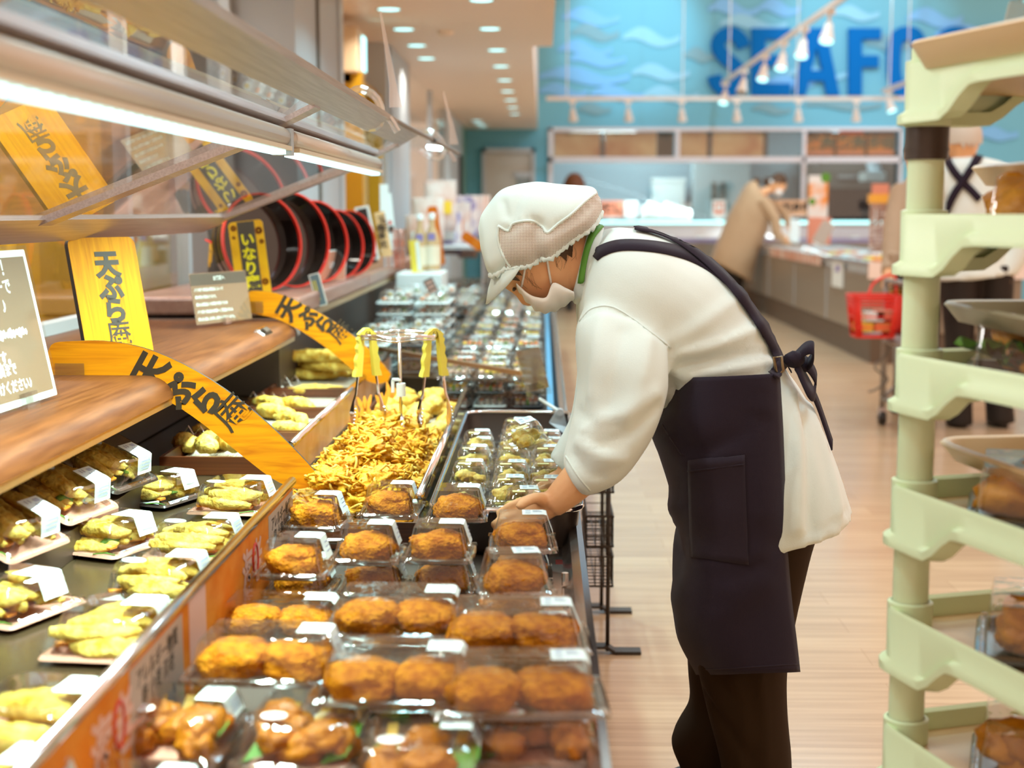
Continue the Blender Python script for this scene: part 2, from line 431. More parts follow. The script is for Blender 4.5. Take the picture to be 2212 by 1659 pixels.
# kitchen room behind the glass
b = MB(); b.box(-.3, 6.2, 22.4, 22.5, .0, 3.0); b.box(-.3, 6.2, YW+.12, 22.5, 2.75, 2.85); b.box(-.4, -.3, YW+.12, 22.5, 0, 3); b.box(6.2, 6.3, YW+.12, 22.5, 0, 3)
struct(b.build('wall_kitchen', KITW))
area('kitchen_lamp', (1.2, 20.9, 2.7), 1.4, 80, color=(.72,.94,1))
area('kitchen_lamp', (4.4, 20.9, 2.7), 1.0, 22, color=(.72,.94,1))
STEELK = mat('kitchen_steel', (.52,.56,.58), .3, .7)
DARKG = mat('dark_grey_appliance', (.17,.16,.14), .5)
def kit(name, lab, cat, x0, x1, y0, y1, z0, z1, m, extra=None):
    t = thing(name, lab, cat); o = bevel(MB().box(x0, x1, y0, y1, z0, z1).build('body', m, t), .02)
    if extra: extra(t)
    return t
kit('kitchen_worktop', 'steel kitchen worktop behind the left window pane', 'worktop', .2, 2.2, 21.6, 22.3, 0, 1.25, STEELK,
    lambda t: MB().box(.15, 2.25, 21.55, 22.35, 1.25, 1.29).build('top', STEELK, t))
kit('refrigerator', 'pale tall kitchen refrigerator standing left of the blue lit opening', 'refrigerator', 2.32, 3.2, 21.7, 22.35, 0, 2.1, mat('pale_appliance', (.50,.58,.60), .4),
    lambda t: [MB().box(2.6+d, 2.66+d, 21.66, 21.7, 1.3, 1.7).build('handle', DARKG, t) for d in (0, .14)])
kit('oven', 'big dark grey oven behind the right window pane', 'oven', 4.05, 5.4, 21.5, 22.3, 0, 2.15, DARKG,
    lambda t: [MB().box(4.5, 4.95, 21.47, 21.5, 1.75, 1.8).build('handle', STEELK, t), MB().box(4.2, 5.25, 21.48, 21.5, .9, 1.6).build('door_glass', BLACK, t)])
bl = glow('blue_lit_opening', (.30,.62,1), 1.0)
o = MB(); 
for a in ((1512,1522,376,432),(1532,1584,376,404),(1534,1544,408,432),(1548,1562,408,432),(1566,1580,408,432)):
    A, B = unpx(a[0], a[3], Y=22.38), unpx(a[1], a[2], Y=22.38); o.box(A.x, B.x, 22.37, 22.39, A.z, B.z)
struct(o.build('window_2', bl))
kit('white_carton', 'white carton standing on the steel kitchen worktop', 'carton', 1.7, 2.2, 21.7, 22.1, 1.29, 1.75, WHITE, lambda t: MB().box(1.69,2.21,21.69,22.11,1.7,1.76).build('lid', WHITE, t))
for i in range(2):
    t = thing('ceiling_fixture', ('long white lamp box under the kitchen ceiling at left','curved white extractor hood over the orange tall banner')[i], ('lamp','hood')[i], (0.9 if i == 0 else 4.45, 21.4 if i == 0 else 21.0, 2.2 if i == 0 else 1.95))
    if i == 0:
        MB().box(-.5,.5,-.1,.1,.12,.25).build('housing', WHITE, t); MB().box(-.48,.48,-.08,.08,.1,.12).build('lamp_face', LAMPGLOW, t); t.name = 'kitchen_ceiling_light'
        MB().box(-.02,.02,-.02,.02,.25,.55).build('stem', WHITE, t)
    else:
        q = spline([(-.45,0,0),(-.4,0,.32),(0,0,.38),(.35,0,.3),(.5,0,-.15)], 14)
        MB().tube(q, .10, 10).build('duct', mat('white_duct', (.80,.92,1), .4), t, True); MB().box(.3,.6,-.2,.2,-.25,-.12).build('hood', WHITE, t); t.name = 'extractor_hood'
        MB().box(-.5,-.4,-.1,.1,0,.8).build('stem', STEELK, t)
# door at the far end of the left wall
dr = struct(thing('door_1', None, None))
b = MB()
A, B = unpx(1049, 330, Y=YW-.06), unpx(1148, 330, Y=YW-.06); xd0, xd1, zd = A.x, B.x, A.z
b.box(xd0, xd1, YW-.05, YW-.005, 0.01, zd); bevel(b.build('leaf', DOORM, dr), .01)
b = MB(); b.box(xd0-.05, xd0, YW-.09, YW, 0, zd+.06); b.box(xd1, xd1+.05, YW-.09, YW, 0, zd+.06); b.box(xd0-.05, xd1+.05, YW-.09, YW, zd, zd+.06); b.build('door_frame', GREYL, dr)
b = MB(); b.box(xd0+.43, xd0+.62, YW-.065, YW-.05, 1.25, 1.75); b.build('door_window', mat('door_glass', (.28,.33,.34), .15), dr)
b = MB(); b.box(xd0+.40, xd0+.65, YW-.075, YW-.055, 1.72, 1.79); b.build('door_closer', GREYL, dr)
# ---- left wall, bay by bay
XL, XN = -1.06, -1.34
b = MB()
b.box(XL-.1, XL, 6.05, 7.35, 0, 2.38, 0); b.box(XL, XL+.012, 6.62, 6.66, 0, 2.38, 3)
b.box(XL-.25, XL-.15, 7.35, 9.7, 0, 2.38, 1); b.box(XL-.1, XL+.02, 9.7, 11.0, 0, 2.38, 0); b.box(XL-.1, XL+.01, 15.7, 18.4, 0, 2.38, 2); b.box(XL-.1, XL, 18.4, 19.5, 0, 2.38, 4)
b.box(XN-.1, XN, -1, 6.05, 0, .9, 0); b.box(XN-.1, XL-.1, 6.05, 6.15, 0, 2.38, 0); b.box(XL-.1, XL, 11, 15.7, 0, .9, 0)
b.box(XL-.1, XL+.015, 7.30, 7.42, 0, 2.38, 2); b.box(XL-.15, XL, 9.55, 9.7, 0, 2.38, 2)
struct(b.build('wall_left', [GREYP, BEIGE, GREYL, DARKG, mat('sea_green_wall', (.14,.33,.27), .5)]))
# glazing of the work room with frames and a yellow cabinet behind it
w3 = struct(thing('window_3', None, None)); b = MB()
for y in (-.2, 1.15, 2.2, 3.28, 4.45, 5.2, 5.98): b.box(XN-.03, XN+.015, y, y+.05, .9, 2.38)
b.box(XN-.03, XN+.015, -1, 6.05, .9, .95); b.box(XN-.03, XN+.015, -1, 6.05, 2.3, 2.38); b.build('window_frame', GREYL, w3)
MB().box(XN-.012, XN-.006, -1, 6.05, .95, 2.3).build('pane', GLASS, w3)
w4 = struct(thing('window_4', None, None)); b = MB()
for y in (11.0, 13.3, 15.6): b.box(XL-.03, XL+.012, y, y+.08, .9, 2.38)
b.box(XL-.03, XL+.012, 11, 15.7, .9, .98); b.build('window_frame', GREYL, w4); MB().box(XL-.012, XL-.006, 11, 15.7, .98, 2.38).build('pane', GLASS, w4)
b = MB(); b.box(-2.6, -2.5, -1, 18, 0, 2.38, 0); b.box(-2.5, -1.16, 10.5, 10.6, 0, 2.38, 0); b.box(-2.6, -1.5, -1, 18, 2.38, 2.46, 0)
struct(b.build('wall_workroom', mat('pale_work_room', (.72,.68,.64), .5)))
for yy in (1.5, 4.5, 13): area('work_room_lamp', (-1.9, yy, 2.3), .7, 52, color=(1,.95,.92))
dr2 = struct(thing('door_2', None, None))
MB().box(XL-.14, XL-.10, 8.55, 9.3, .01, 2.0).build('leaf', mat('mirror_panel', (.5,.48,.42), .15, .4), dr2)
b = MB(); b.box(XL-.15, XL+.0, 8.25, 8.40, 0, 2.06); b.box(XL-.15, XL-.02, 9.3, 9.5, 0, 2.02); b.box(XL-.15, XL-.06, 8.25, 9.5, 2.0, 2.06); b.build('door_frame', YELLOWP, dr2)
t = thing('wall_box', 'small beige wall box with a lit side above the yellow door frame', 'box', (XL-.15, 8.3, 2.05)); bevel(MB().box(0,.14,-.12,.22,.0,.26).build('body', BEIGE, t), .01); MB().box(.14,.15,.06,.2,.03,.23).build('lamp_face', LAMPGLOW, t)
MB().box(XL+.01, XL+.05, 17.6, 17.75, 1.25, 1.95).build('pull_handle', BLACK, tag(thing('handle_bar', 'tall black pull handle on the pale far pillar', 'handle')))
# work room furniture seen through the panes
t = thing('cupboard', 'mustard yellow cupboard behind the work room glass', 'cupboard')
MB().box(-2.1, -1.5, 4.75, 5.6, .0, 1.62).build('carcass', YELLOWP, t); b = MB(); b.box(-1.72, -1.52, 4.73, 4.75, .9, 1.22); b.build('panel', mat('olive_panel', (.40,.22,.006), .5), t)
t = thing('cupboard', 'orange backed shelf unit behind the glass beside the brown notice', 'cupboard'); MB().box(-2.1, -1.5, 2.2, 2.7, 0, 1.4).build('carcass', mat('orange_laminate', (.62,.25,.03), .4), t)
for z in (.9, 1.15, 1.4): MB().box(-2.1, -1.47, 2.18, 2.72, z, z+.02).build('shelf', GREYL, t)
# ---- downlights of the soffit
def downlight(x, y, lab, grp):
    t = thing('downlight', lab, 'downlight', (x, y, 2.38), group=grp)
    MB().lathe([(.062,-.001),(.075,-.004),(.078,0),(.062,.0)], 24).build('trim_ring', mat_once('downlight_trim', lambda n: mat(n, (.9,.85,.75), .3)), t, True)
    MB().lathe([(0,-.002),(.062,-.002)], 24).build('lamp_face', LAMPGLOW, t)
def mat_once(n, f): return MATS.get(n) or f(n)
ordw = ['nearest', 'second', 'third', 'fourth', 'fifth', 'sixth', 'seventh', 'eighth', 'ninth', 'tenth', 'eleventh', 'twelfth']
for i, (px, py) in enumerate(((1040,0),(1058,62),(1073,108),(1082,143),(1090,173),(1096,197),(1103,216),(1108,232),(1112,246))):
    p = unpx(px, py, Z=2.38); downlight(p.x, p.y, 'round downlight, %s along the hall side row of the cream soffit' % ordw[i], 'soffit downlights')
for i, (px, py) in enumerate(((840,20),(872,63),(900,98),(921,126),(1030,261),(1036,267),(1043,272))):
    p = unpx(px, py, Z=2.38); downlight(p.x, p.y, 'round downlight, %s along the wall side row of the cream soffit' % ordw[i], 'soffit downlights')
for i, y in enumerate((1.9, 3.4, 5.0, 6.5)): downlight(-.6, y, 'round downlight over the canopy, %s from the camera end, mirrored in glass' % ordw[i], 'soffit downlights')
p = unpx(963, 68, Z=2.38); t = thing('smoke_detector', 'small round smoke detector between the two downlight rows', 'detector', p); MB().lathe([(0,-.03),(.03,-.028),(.05,-.012),(.055,0)], 20).build('body', SOFFIT, t, True)
# ---- track lighting in front of the end wall
TRACKM = mat('white_track', (.78,.72,.66), .4)
def track(lab, a, b_, rods, top=5.0):
    t = thing('lighting_track', lab, 'lighting track'); MB().bar(a, b_, .035, .05).build('rail', TRACKM, t)
    for f in rods:
        q = Vector(a).lerp(Vector(b_), f); MB().tube([q, (q.x, q.y, top)], .008, 6).build('hanger_rod', WHITE, t)
    return t
def spotlamp(p, d, lab, lit=True, s=1.0):
    t = thing('track_spotlight', lab, 'spotlight', p, group='track spotlights'); d = Vector(d).normalized(); q = Vector((0,0,-.10*s))
    MB().box(-.04*s,.04*s,-.02,.02,-.04,0).build('adapter', TRACKM, t); MB().tube([(0,0,-.02), q], .012*s, 6).build('stem', TRACKM, t)
    MB().lathe([(0,0),(.03*s,.005),(.035*s,.05*s),(.055*s,.13*s),(.055*s,.15*s)], 16, c=q, ax=d).build('housing', TRACKM, t, True)
    if lit: MB().lathe([(0,.148*s),(.05*s,.148*s)], 16, c=q, ax=d).build('lamp_face', LAMPGLOW, t)
a, b_ = unpx(1180, 213, Y=18), unpx(2000, 213, Y=18)
track('long white lighting track running across in front of the seafood wall', a, b_, (.055, .36, .66, .95))
for i, px in enumerate((1237,1357,1473,1592,1725,1850)):
    p = unpx(px, 214, Y=18); spotlamp(p + V(0,0,-.02), (.1,.35,-1), 'unlit looking spotlight, %s from the left on the long track across the wall' % ordw[i].replace('nearest','first'), False, 1.05)
X2, Z2 = 2.40, 2.95
track('white lighting track running away from the camera towards the letter S', (X2, 10.5, Z2), (X2, 19.0, Z2), (.05, .92))
for i, px in enumerate((1562,1601,1645,1684,1727,1780)):
    d = unpx(px, 457, X=X2); spotlamp((X2, d.y, Z2-.02), (-.22,-.42,-1), 'spotlight hanging on the receding track, %s counted from the letter S' % ordw[i].replace('nearest','first'), i != 1, 1.15)
for yq in (11.4, 13.2, 14.6, 16.2): spot('track_lamp', (2.36, yq, 2.72), (1.9, yq+.6, 0), 55, angle=95, r=.05)
track('short white lighting track beside the letter O', (4.35, 15, 2.78), (4.35, 18.2, 2.78), (.9,))
spotlamp((4.35, 17.9, 2.76), (.25,-.4,-1), 'lit spotlight at the end of the short track by the letter O', True, 1.1)
spot('wall_wash', (1.15, 17.2, 4.6), (1.2, 19.5, 3.7), 230, angle=52)
spot('wall_wash', (4.0, 17.2, 4.6), (4.3, 19.5, 3.6), 150, angle=66)
spot('wall_wash', (2.6, 15.0, 4.4), (2.8, 19.5, 2.2), 170, angle=80)
# ---------------------------------------------------------------- refrigerated display case
XR, ZD, XD1, XD2, XD3 = .080, .60, -.467, -.545, -.229
CASEP = mat('case_beige_panel', (.46,.33,.23), .35, col2=(.50,.37,.27), nscale=2)
case = thing('display_case', 'long open refrigerated display case full of packed food along the left', 'display case')
b = MB(); b.box(-1.2, .062, .55, 12.5, .12, ZD); bevel(b.build('body', DECK, case), .004)
b = MB(); b.box(-1.15, .05, .6, 12.45, 0, .12); b.build('plinth', DARK, case)
b = MB(); b.box(.0625, .076, .55, 12.5, .10, .63); b.build('front_panel', CASEP, case)
b = MB(); b.box(-1.2, -.470, .55, 2.95, ZD+.001, .66); b.box(-1.2, XD2+.006, 2.95, 4.93, ZD+.001, .66); b.box(-1.2, -.372, 4.93, 12.5, ZD+.001, .66); b.build('raised_deck', mat('dark_raised_deck', (.055,.034,.016), .25), case)
pr = [(.013,.0), (.038,.0), (.048,.012), (.052,.03), (.066,.036), (.077,.03), (.080,.0), (.080,-.03), (.058,-.03)]
b = MB()
b.loft([[V(x, y, .618+z) for x, z in pr] for y in (.55, 12.5)]); b.build('front_rail', mat('rail_steel', (.66,.60,.56), .22, 1.0), case, True, ang=35)
b = MB()
for y in (1.05, 1.55, 1.86, 2.12, 2.3, 3.1, 3.9): b.tube([(.040, y, .62), (.040, y, .642)], .006, 8)
b.build('rail_pins', CHROME, case)
b = MB(); b.box(-.018, .012, .7, 2.5, ZD, .606); b.build('price_channel', mat('channel_grey', (.17,.15,.14), .4), case)
BLUE = mat('blue_rail_strip', (.06,.30,.52), .4)
b = MB(); b.box(.016, .036, 4.05, 11, .650, .662); b.box(.022,.030,4.05,11,.60,.65); b.build('blue_strip', BLUE, case)
b = MB(); b.box(.066, .069, 4.05, 11, .655, .70); b.build('front_screen', ACRYL, case)
tag(bevel(MB().box(-.012,.012,-.02,.02,0,.012).build('price_slider', mat('red_brown_plastic', (.16,.012,.008), .4)), .002), 'small dark red plastic slider in the grey price channel', 'slider').location = unpx(1212, 1228, Z=.606)
# ---- dividers standing on the decks
ORP = mat('orange_print_sheet', (.72,.20,.010), .6, spec=.08, col2=(.80,.30,.04), nscale=3, stretch=(1,5,8))
PALEP = mat('pale_pink_print', (.80,.50,.42), .5)
REDP = mat('red_print', (.70,.05,.02), .5)
GREYPR = mat('grey_print_panel', (.50,.40,.33), .5)
t = thing('price_divider', 'long clear divider with an orange printed sheet and chrome top edge', 'divider', (XD1, .7, 0), world=True)
MB().box(XD1-.002, XD1+.002, .7, 2.54, .602, .742).build('orange_sheet', ORP, t)
MB().tube([(XD1, .7, .75), (XD1, 2.545, .75)], .0085, 12).build('chrome_edge', CHROME, t, True)
for (y, kind) in ((2.42,'a'),(2.17,'k'),(1.80,'s'),(1.62,'a'),(1.44,'k'),(1.13,'k')):
    F = frame((XD1+.0058, y, .695), (0,1,0), (0,0,1))
    if kind == 'a':
        b = MB(); b.box(XD1+.0021, XD1+.0026, y-.115, y+.115, .605, .735); b.build('allergen_panel', GREYPR, t)
        F = frame((XD1+.0027, y, .70), (0,1,0), (0,0,1))
        lettering('アレルギー物質\n卵 小麦 海老', t, F, INK, .026, .0002, .0004); lettering('特定原材料表示', t, frame((XD1+.0027, y, .645), (0,1,0), (0,0,1)), BLUE, .022, .0002)
    elif kind == 'k':
        F = frame((XD1+.0027, y, .68), (0,1,0), (0,0,1)); lettering('海老', t, F, PALEP, .075, .0002, .002, name='calligraphy')
        b = MB(); b.tube([V(XD1+.003, y+.02+.018*math.cos(a), .69+.026*math.sin(a)) for a in [2*PI*k/14 for k in range(15)]], .0025, 5); b.build('red_mark', REDP, t)
    else:
        b = MB(); b.box(XD1+.0021, XD1+.0026, y-.03, y+.06, .62, .74); b.build('pink_patch', PALEP, t)
DIVP = mat('amber_divider_panel', (.62,.34,.14), .25, col2=(.72,.46,.30), nscale=3, stretch=(1,3,3))
t = thing('price_divider', 'chrome topped amber divider between the tempura trays and the fritter pile', 'divider', (XD2, 2.98, 0), world=True)
MB().box(XD2-.002, XD2+.003, 2.98, 4.9, .662, .742).build('panel', DIVP, t); MB().tube([(XD2, 2.98, .748), (XD2, 4.9, .748)], .0085, 12).build('chrome_edge', CHROME, t, True)
b = MB()
b.box(XD2-.012, XD2+.008, 4.9, 4.915, .662, .74); b.build('end_bracket', GREYL, t)
t = thing('price_divider', 'clear divider with chrome edge between the fritter pile and the black tray', 'divider', (XD3, 2.55, 0), world=True)
MB().box(XD3-.0015, XD3+.0015, 2.55, 4.12, .602, .716).build('clear_panel', ACRYL, t); MB().tube([(XD3, 2.55, .722), (XD3, 4.12, .722)], .008, 12).build('chrome_edge', CHROME, t, True)
t = thing('price_divider', 'low clear divider running away between the far sushi packs', 'divider', (-.33, 5.1, 0), world=True)
MB().box(-.352, -.349, 5.1, 11.5, .602, .76).build('clear_panel', ACRYL, t); MB().tube([(-.35, 5.1, .763), (-.35, 11.5, .763)], .005, 8).build('clear_edge', ACRYL, t)
t = thing('glass_stop', 'clear cross panel with a slim brown metal top edge behind the tong stand', 'glass stop', (0,4.35,0), world=True)
a, c = unpx(800, 750, Z=.755), unpx(1128, 807, Z=.755); MB().bar(a, c, .012, .014).build('top_edge', mat('bronze_edge', (.55,.36,.20), .3, .8), t)
b = MB(); b.add([(a.x,a.y,.664),(c.x,c.y,.604),(c.x,c.y,c.z),(a.x,a.y,a.z)], [(0,1,2,3)]); b.build('clear_panel', GLASS, t)
# ---- wooden counter shelf behind the case
def shelf_prof(xf, zb, zt, xb, r=.04):
    pts = [(xb, zt-.03), (xb, zt)]
    for k in range(7):
        a = PI/2 - k/6*PI*.5; pts.append((xf-r + r*1.25*math.cos(a) - .0, zt-r + r*math.sin(a)))
    return pts + [(xf+.008, zb+.022), (xf, zb+.02), (xf-.02, zt-.03)]
sh = thing('counter_shelf', 'brown wood counter shelf with a rounded front above the near case', 'shelf', (0,0,0))
P = shelf_prof(-.765, .862, .918, -1.325, .045)
MB().loft([[V(x, y, z) for x, z in P] for y in (.55, 4.22)]).build('top', BROWNWOOD, sh, True, ang=40)
STRIP = mat('gold_steel_strip', (.62,.42,.20), .3, .9, bump=.05, bscale=60)
MB().box(-.775, -.757, .55, 4.22, .858, .885).build('steel_strip', STRIP, sh)
P2 = [(x+(.006 if x > -1.2 else -.0), z+(.005 if z > .9 else 0)) for x, z in P]
MB().loft([[V(x, y, z) for x, z in P2] for y in (4.22, 4.27)]).build('end_trim', mat('dark_chrome', (.45,.40,.36), .2, 1.0), sh, True, ang=40)
MB().box(-1.06, -1.03, .55, 4.25, .664, .86).build('rear_apron', DARK, sh)
MB().box(-1.32, -1.06, .6, 4.2, .664, .888).build('carcass', DARK, sh)
t = thing('socket_unit', 'small chrome latch box set in the rounded edge of the brown shelf', 'socket', (0,0,0), world=True)
p = unpx(566, 716, X=-.79); p.z = .905; b = MB(); b.bar(p+V(0,-.06,0), p+V(0,.06,0), .035, .03, up=(.6,0,.8)); bevel(b.build('cover', CHROME, t), .006)
b = MB(); b.bar(p+V(.012,-.03,.014), p+V(.012,.03,.014), .016, .006, up=(.6,0,.8)); b.build('slot', DARK, t)
sh2 = thing('counter_shelf', 'mauve wood counter shelf carrying the black lacquer tubs further on', 'shelf', (0,0,0))
b = MB(); b.box(-1.325, -.755, 4.32, 6.04, .925, .985); b.box(-1.05, -.755, 6.04, 8.4, .925, .985); bevel(b.build('top', MAUVEWOOD, sh2), .012, 3)
MB().box(-1.04, -.84, 4.4, 8.3, .664, .925).build('carcass', DARK, sh2); MB().box(-.772,-.756,4.32,8.4,.905,.926).build('steel_strip', STRIP, sh2)
# ---- canopy: tilted mirror panes in steel frames, lamps and the front rail
can = thing('canopy', 'brushed steel canopy with tilted mirror panes over the food case', 'canopy', (0,0,0))
PA, PB, PC, PD = (-.985, 1.222), (-.516, 1.405), (-.435, 1.452), (-.382, 1.482)   # lower edge, lamp edge, front rail bottom and top
YS = (.55, 1.18, 2.69, 4.20)
b = MB()
b.loft([[V(x, y, z) for x, z in ((PA[0]-.05, PA[1]-.035), (PA[0]+.005, PA[1]-.012), (PA[0]+.035, PA[1]+.012), (PA[0]-.01, PA[1]+.02), (PA[0]-.06, PA[1]-.0))] for y in (.55, 4.23)])
b.build('rear_rail', STEEL, can, True, ang=25)
for y in YS[1:]: MB().bar((PA[0], y, PA[1]), (PB[0], y, PB[1]-.004), .075, .014, up=(-.36,0,.93)).build('sloping_bar', STEEL, can)
b = MB()
for i in range(3):
    y0, y1 = YS[i]+.03, YS[i+1]-.03
    b.add([(PA[0]+.02,y0,PA[1]+.012),(PB[0],y0,PB[1]+.003),(PB[0],y1,PB[1]+.003),(PA[0]+.02,y1,PA[1]+.012)], [(0,1,2,3)])
b.build('mirror_pane', MIRGLASS, can)
b = MB(); b.bar((PB[0]+.005,.55,PB[1]+.012), (PB[0]+.005,4.23,PB[1]+.012), .05, .016, up=(-.36,0,.93)); b.build('lamp_rail', STEEL, can)
b = MB(); b.add([(PB[0]+.03,.55,PB[1]+.022),(PC[0],.55,PC[1]+.006),(PC[0],4.2,PC[1]+.006),(PB[0]+.03,4.2,PB[1]+.022)], [(0,1,2,3)]); b.build('front_pane', GLASS, can)
b = MB()
b.loft([[V(x, y, z) for x, z in ((PC[0],PC[1]-.004),(PD[0],PD[1]-.004),(PD[0]+.006,PD[1]+.006),(PC[0],PC[1]+.03))] for y in (.55, 4.28)]); b.build('front_rail', STEEL, can, True, ang=25)
for y in YS[1:]: MB().bar((PB[0], y, PB[1]+.004), (PC[0]+.004, y, PC[1]-.002), .07, .01, up=(-.4,0,.9)).build('short_plate', STEEL, can)
for y in (.7, 2.69, 4.2): MB().bar((PA[0]-.03, y, PA[1]+.005), (XN+.016, y, PA[1]+.005), .03, .02).build('wall_bracket', STEEL, can)
for i, (y0, y1) in enumerate(((.6, 2.65), (2.73, 4.16))):
    t = thing('led_tube_lamp', ('long lit tube lamp at the near end under the steel canopy','shorter looking lit tube lamp at the far end of the canopy')[i], 'lamp', (-.505, y0, 1.37), group='canopy tube lamps', world=True)
    c = V(-.495, 0, 1.378)
    MB().tube([c+V(0,y0,.012), c+V(0,y1,.012)], .019, 14).build('housing', mat_once('pale_lamp_housing', lambda n: mat(n, (.70,.64,.58), .35, .3)), t, True)
    MB().box(c.x-.016, c.x+.022, y0, y1, c.z-.014, c.z-.006).build('reflector', mat_once('cream_reflector', lambda n: mat(n, (.85,.72,.5), .3)), t)
    b = MB(); n = 52; 
    b.box(c.x-.012, c.x+.008, y0+.02, y1-.02, c.z-.022, c.z-.0145)
    for k in range(n): y = y0+.03+(y1-y0-.06)*k/(n-1); b.box(c.x-.0125, c.x+.014, y-.006, y+.006, c.z-.0215, c.z-.0145)
    b.build('led_strip', LED, [o_ for o_ in t.children if o_.name.startswith('reflector')][0], origin=t.location)
    MB().box(c.x-.018, c.x+.02, y1, y1+.028, c.z-.022, c.z+.028).build('end_cap', GREYL, t)
    area('canopy_led', (c.x+.0, (y0+y1)/2, c.z-.03), .03, 15*(y1-y0), color=(.72,1,.90), sy=y1-y0, spread=2.1).rotation_euler = (0, .34, 0)
t = thing('hanging_rod', 'thin brown rod sticking out past the end of the canopy', 'rod', world=True)
a, c = unpx(838, 252, Y=3.55), unpx(990, 331, Y=5.2); MB().tube([a, c], .0065, 8).build('bar', mat('bronze_rod', (.30,.20,.13), .35, .6), t); m = a.lerp(c, .55); d = (c-a).normalized()
MB().tube([m-d*.02, m+d*.02], .009, 8).build('joint', BLACK, t); MB().bar(a, (PD[0]-.01, 3.55, a.z), .02, .01).build('bracket', STEEL, t)
def clip(q, lab, s=1.0):
    t = thing('sign_clip', lab, 'clip', q, group='clear sign clips on the canopy rod')
    MB().tube(spline([(-.075,0,.03),(-.04,0,.045),(0,0,.02),(.01,0,-.03),(-.02,0,-.05),(-.075,0,-.02)], 16), .008*s, 6).build('jaw', CLIPM, t)
    MB().tube(spline([(-.05,0,-.01),(.02,0,-.02),(.05,0,-.06)], 9), .007*s, 6).build('spring', CLIPM, t)
    MB().loft([[V(.030,-.004,.0),V(.062,-.004,0),V(.062,.004,0),V(.030,.004,0)],[V(.030,-.003,.06),V(.048,-.003,.06),V(.048,.003,.06),V(.030,.003,.06)],[V(.008,-.001,.18*s),V(.013,-.001,.18*s),V(.013,.001,.18*s),V(.008,.001,.18*s)]]).build('blade', CLIPM, t)
    return t
clip(unpx(815, 232, Y=3.5), 'large clear plastic sign clip with a tall blade on the canopy rail', 1.3).scale = (1.0,1.0,1.0)
clip(unpx(952, 312, Y=4.9), 'clear plastic sign clip near the tip of the brown rod', 1.0)
# ---------------------------------------------------------------- food
FRY = mat('fried_breadcrumb', (.46,.115,.0015), .55, spec=.12, col2=(.78,.29,.006), nscale=60, detail=6, lo=.36, hi=.66, bump=.6, bscale=220)
TEMP = mat('pale_tempura_batter', (.66,.30,.008), .55, spec=.15, col2=(.94,.70,.16), nscale=48, detail=5, lo=.3, hi=.62, bump=.6, bscale=95)
KAKI = mat('golden_fritter_batter', (.52,.175,.002), .5, spec=.2, col2=(.82,.45,.03), nscale=30, detail=5, lo=.32, hi=.66, bump=.5, bscale=110)
KARA = mat('brown_fried_chicken', (.32,.075,.002), .4, spec=.35, col2=(.72,.25,.008), nscale=30, detail=5, lo=.3, hi=.68, bump=.7, bscale=80)
PALEV = mat('pale_vegetable_shred', (.84,.56,.11), .5, spec=.15)
SHRTAIL = mat('orange_shrimp_tail', (.80,.28,.02), .3)
PURPLE = mat('dark_aubergine', (.10,.04,.05), .35)
LEAFG = mat('green_leaf', (.10,.26,.02), .5)
PINKT = mat('salmon_pink_tray', (.72,.36,.26), .4)
NORI = mat('black_nori', (.025,.02,.018), .4)
RICE = mat('white_rice', (.90,.93,.88), .5, bump=.5, bscale=160)
SALMON = mat('salmon_orange', (.85,.28,.08), .4)
EGGY = mat('egg_yellow', (.92,.66,.05), .4)
PRAWN = mat('pale_pink_prawn', (.85,.60,.48), .4)
STICK = mat('skewer_wood', (.85,.55,.12), .5)
def lump(sx, sy, sz, seed, sub=4, amp=.18, fr=1.7, crumb=.035, cf=9.0, sq=1.0, flat=True):
    vs, fs = ICO[sub]; out = []; o = Vector((seed*7.31, seed*3.17, seed*1.93))
    for v in vs:
        d = 1 + amp*noise.noise(v*fr + o) + crumb*noise.noise(v*cf + o) + crumb*.6*noise.noise(v*cf*2.3 + o)
        p = Vector((math.copysign(abs(v.x)**sq, v.x), math.copysign(abs(v.y)**sq, v.y), math.copysign(abs(v.z)**sq, v.z)))*d
        z = p.z*sz
        if flat and z < -sz*.75: z = -sz*.75
        out.append(V(p.x*sx, p.y*sy, z + sz*.75))
    return out, fs
def stickpiece(L, r, seed, bend=.12, sub=22, seg=44, taper=.7, crumb=.24):
    rings = []; o = Vector((seed*5.1, seed*2.7, seed))
    for i in range(seg):
        t = i/(seg-1); x = (t-.5)*L; rr = r*(math.sin(PI*min(.97, max(.03, t)))**.38)*(1 - (1-taper)*t)
        c = V(x, bend*L*math.sin(PI*t), 0); ring = []
        for k in range(sub):
            a = 2*PI*k/sub; q = V(x*45, math.cos(a)*1.2, math.sin(a)*1.2)
            s = rr*(1 + crumb*noise.noise(q*.8 + o) + .6*crumb*noise.noise(q*2.2 + o) + .45*crumb*noise.noise(q*4.6 + o))
            ring.append(c + V(0, s*math.cos(a), max(-r*.6, s*.8*math.sin(a)) + r*.6))
        rings.append(ring)
    return rings
MESHES = {}
def cached(key, fn):
    if key not in MESHES: MESHES[key] = fn()
    return MESHES[key]
def m_lump(name, mt, *a, **k): b = MB(); b.add(*lump(*a, **k)); return b.mesh(name, mt, True)
def m_stick(name, mt, *a, **k): b = MB(); b.loft(stickpiece(*a, **k)); return b.mesh(name, mt, True)
def cutlet_mesh(i, w=.052, d=.034, h=.017): return cached(('cut', i, w, d, h), lambda: m_lump('cutlet', FRY, w, d, h, i, amp=.22, fr=1.5, crumb=.085, cf=11, sq=.85, sub=5))
def tempura_mesh(i, L=.11, r=.014): return cached(('tem', i, L, r), lambda: m_stick('tempura_piece', TEMP, L, r, i, random.Random(i).uniform(-.15,.15)))
def kara_mesh(i, s=.026): return cached(('kar', i, s), lambda: m_lump('fried_chicken', KARA, s, s*.85, s*.7, i+40, sub=3, amp=.4, fr=1.6, crumb=.10, cf=5))
